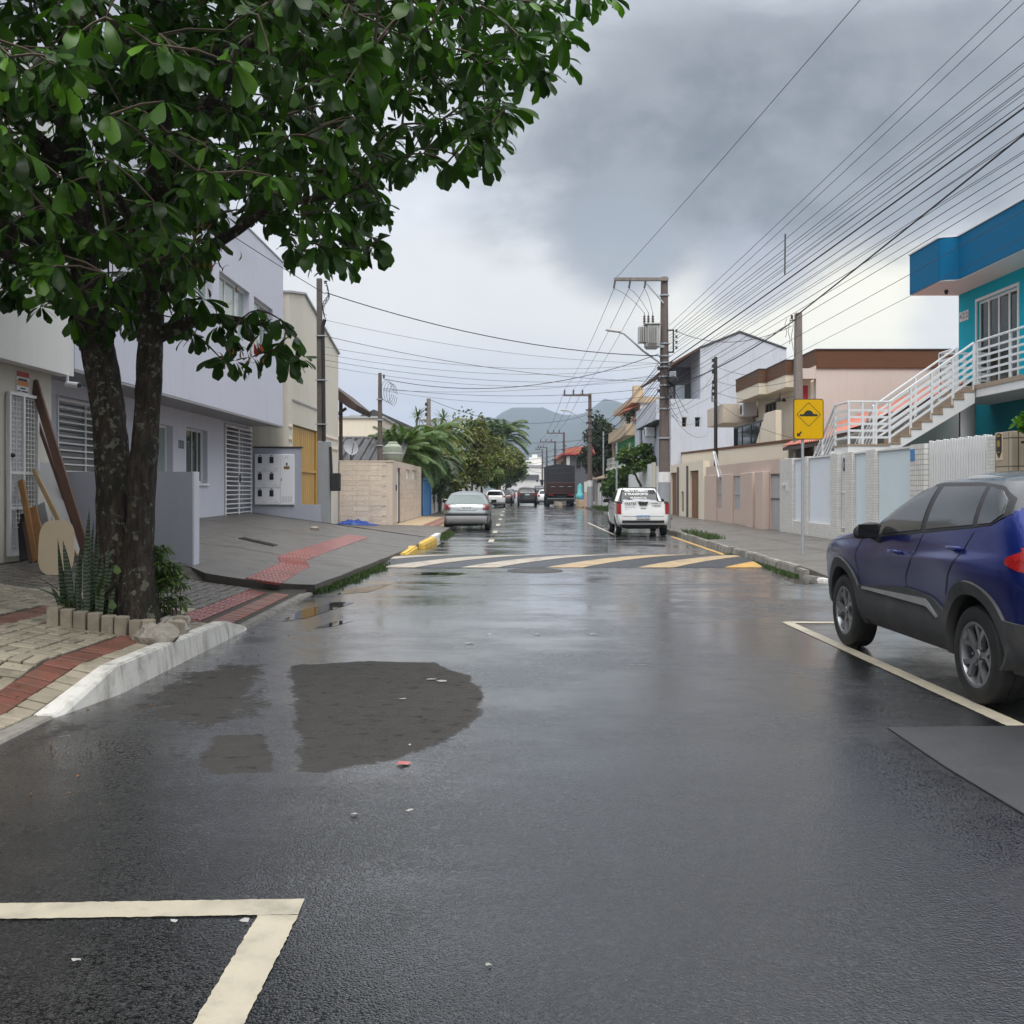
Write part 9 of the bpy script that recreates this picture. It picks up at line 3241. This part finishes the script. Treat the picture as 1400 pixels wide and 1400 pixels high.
grass('short wet grass growing in the gutter along the concrete driveway edge', sp1, 3000, .07)
grass('tufts of grass at the foot of the old stone kerb', lambda r: (lambda y: (kr(y) - .02 - r.random() ** 2 * .14, y, 0))(17.5 + 6 * r.random() ** 1.3), 1500, .05)
grass('tall grass tuft on the pavement edge behind the white pickup', lambda r: (lambda y: (kr(y) + .13 + r.random() ** 2 * .5, y, .14))(27.5 + 5 * r.random() ** 1.6), 700, .13)
grass('grass verge along the kerb beyond the pickup', lambda r: (lambda y: (kr(y) + .05 + r.random() * 1.5, y, .14))(44 + 30 * r.random()), 6500, .20)
grass('moss and weeds beside the white kerb stone at the silver hatchback', lambda r: (lambda y: (kx(y) + .02 + r.random() * .25, y, 0))(30.5 + 4 * r.random()), 800, .12)

# ------------------------------------------------------------------ leaning boards, litter and other small things
BW = 'timber offcuts leaning by the mesh door'


def plank(name, label, m, a, b, w, th, up=(1, 0, 0), cat='plank'):
    o = MB().bar(a, b, w, th, up).build(name, m, None, bevel=.004)
    return tag(o, label, cat, BW)


def gp(px, py, Y):
    return Vector((gx(px, Y), Y, gz(py, Y)))


plank('plank', 'long dark brown plank leaning from the ceiling edge down to the plants', M['wood_brown'], gp(46, 521, 14.25), gp(120, 762, 13.7), .115, .05, (0, -1, 0))
plank('plank', 'thin brown lath leaning against the long dark plank', M['wood_brown'], gp(50, 572, 14.35), gp(100, 715, 13.9), .05, .03, (0, -1, 0))
o = MB().add([tuple(gp(50, 632, 14.3)), tuple(gp(69, 632, 14.3)), tuple(gp(112, 760, 13.55)), tuple(gp(85, 760, 13.55)),
              tuple(gp(50, 632, 14.33)), tuple(gp(69, 632, 14.33)), tuple(gp(112, 760, 13.58)), tuple(gp(85, 760, 13.58))],
             [(0, 1, 2, 3), (7, 6, 5, 4), (0, 4, 5, 1), (1, 5, 6, 2), (2, 6, 7, 3), (3, 7, 4, 0)]).build('board', M['board_white'])
tag(o, 'white melamine board leaning beside the long dark plank', 'board', BW)
plank('plank', 'pale tan batten leaning across the white board', M['wood_tan'], gp(46, 642, 14.0), gp(104, 760, 13.4), .06, .035, (0, -1, 0))
plank('plank', 'stout tan batten standing steeply at the front of the leaning boards', M['wood_orange'], gp(29, 657, 13.7), gp(50, 768, 13.3), .075, .05, (0, -1, 0))
plank('board', 'brown board half hidden behind the cream table top', M['wood_orange'], gp(42, 694, 13.6), gp(60, 770, 13.25), .16, .02, (0, -1, 0), 'board')
plank('board', 'black panel at the left end of the leaning boards', M['cladding_black'], gp(30, 694, 13.85), gp(34, 766, 13.5), .14, .02, (0, -1, 0), 'board')
plank('board', 'reddish brown board in front of the black panel', M['wood_brown'], gp(36, 712, 13.6), gp(46, 768, 13.3), .12, .02, (0, -1, 0), 'board')
plank('board', 'grey panel standing behind the battens by the mesh door', M['grey_panel'], gp(50, 692, 14.2), gp(62, 750, 13.8), .26, .02, (0, -1, 0), 'board')
A_, U_, V_ = gp(77, 748, 13.0), Vector((.215, .03, 0)), Vector((-.06, .17, .34))
pts = []
for k in range(24):
    t = 2 * math.pi * k / 24
    c, s = math.cos(t), math.sin(t)
    pts.append(A_ + U_ * math.copysign(abs(c) ** .6, c) + V_ * math.copysign(abs(s) ** .6, s))
nn = U_.cross(V_).normalized() * .022
mb = MB()
mb.add([tuple(p) for p in pts] + [tuple(p - nn) for p in pts], [tuple(range(24)), tuple(range(24, 48))[::-1]] + [(i, i + 24, (i + 1) % 24 + 24, (i + 1) % 24) for i in range(24)])
tag(mb.build('table_top', M['board_cream'], None, smooth=30), 'cream rounded table top leaning in front of the boards', 'table top', BW)

cm = thing('security_camera', 'small white security camera under the overhang beside the trunk', 'camera', gp(106, 525, 14.7))
c0 = gp(108, 527, 14.6)
MB().tube([c0 + Vector((-.22, .10, .03)), c0], .045, 10).build('housing', M['plastic_white'], cm, smooth=40)
MB().tube([c0 + Vector((.001, 0, 0)), c0 + Vector((.012, -.004, 0))], .036, 10).build('lens', M['glass_dark'], cm, smooth=40)
MB().bar(c0 + Vector((-.2, .08, .04)), c0 + Vector((-.2, .08, .16)), .03).build('bracket', M['plastic_white'], cm)

o = MB().add([(a[0], a[1], a[2]) for a in ((-.632, 5.565, .006), (-.60, 5.54, .014), (-.565, 5.555, .007), (-.55, 5.595, .012), (-.58, 5.62, .006), (-.618, 5.61, .013), (-.59, 5.58, .017))],
             [(0, 1, 6), (1, 2, 6), (2, 3, 6), (3, 4, 6), (4, 5, 6), (5, 0, 6)]).build('paper_scrap', M['pink_paper'], None, normals=False)
tag(o, 'crumpled pink paper scrap on the edge of the dry road patch', 'litter')
rnd = random.Random(77)
for k, (px, py) in enumerate(((604, 932), (590, 930), (550, 957), (668, 868), (735, 868), (640, 880), (485, 1115), (667, 1322), (103, 1316), (335, 1262), (237, 1262), (560, 1020), (812, 868), (560, 1110))):
    Y = 2100 / (py - 669)
    x = gx(px, Y)
    s = rnd.uniform(.010, .022) * (1.5 if Y > 6 else .55)
    pts = []
    for i in range(7):
        a = i * 6.283 / 7
        q = s * rnd.uniform(.6, 1.3)
        pts.append((x + q * 1.6 * math.cos(a), Y + q * math.sin(a), .006 + rnd.uniform(0, .008)))
    o = MB().add(pts + [(x, Y, .014)], [(i, (i + 1) % 7, 7) for i in range(7)]).build('litter_scrap', M['paper'], None, normals=False)
    tag(o, 'tiny pale scrap lying on the wet asphalt', 'litter', 'scraps on the road')
mb = MB()
for k in range(230):
    if k < 150:
        Y = rnd.uniform(6.2, 14.0)
        x = kx(Y) - rnd.uniform(.12, 1.4)
        z = zs(x, Y) + .004
    else:
        Y = rnd.uniform(4.0, 11)
        x = kx(Y) + abs(rnd.gauss(0, .45)) + .02
        z = .004
    a = rnd.uniform(0, 6.28)
    s = rnd.uniform(.006, .02)
    c, q = math.cos(a) * s, math.sin(a) * s
    mb.add([(x - c, Y - q, z), (x + q * .5, Y - c * .5, z + .006), (x + c, Y + q, z), (x - q * .5, Y + c * .5, z + .005)], [(0, 1, 2), (0, 2, 3)])
stuff(mb.build('fallen_leaves', M['leaf_dry'], None, normals=False), 'dry leaf bits scattered on the pavement and gutter by the tree')
ob = MB().lathe([(0, 0), (.10, 0), (.11, .05), (.06, .08), (0, .085)], 9, (gx(430, 25.5), 25.5, zs(gx(430, 25.5), 25.5))).build('rubble_lump', M['brick_tan'], None, smooth=30)
tag(ob, 'tan lump of rubble on the driveway near the service post', 'rubble')

# ------------------------------------------------------------------ the humid air between here and the hills
HZ = bpy.data.materials.new('haze')
HZ.use_nodes = True
T = NT(HZ.node_tree)
T.n.remove(T.n['Principled BSDF'])
pv_ = T.new('ShaderNodeVolumePrincipled')
pv_.inputs['Color'].default_value = (0.70, 0.82, 1.0, 1)
pv_.inputs['Density'].default_value = 0.00027
pv_.inputs['Anisotropy'].default_value = 0.2
T.l.new(pv_.outputs[0], T.n['Material Output'].inputs['Volume'])
hz = MB().box(-5600, 5600, -120, 5200, -1.06, 262).build('haze', HZ, None)
hz['kind'] = 'stuff'
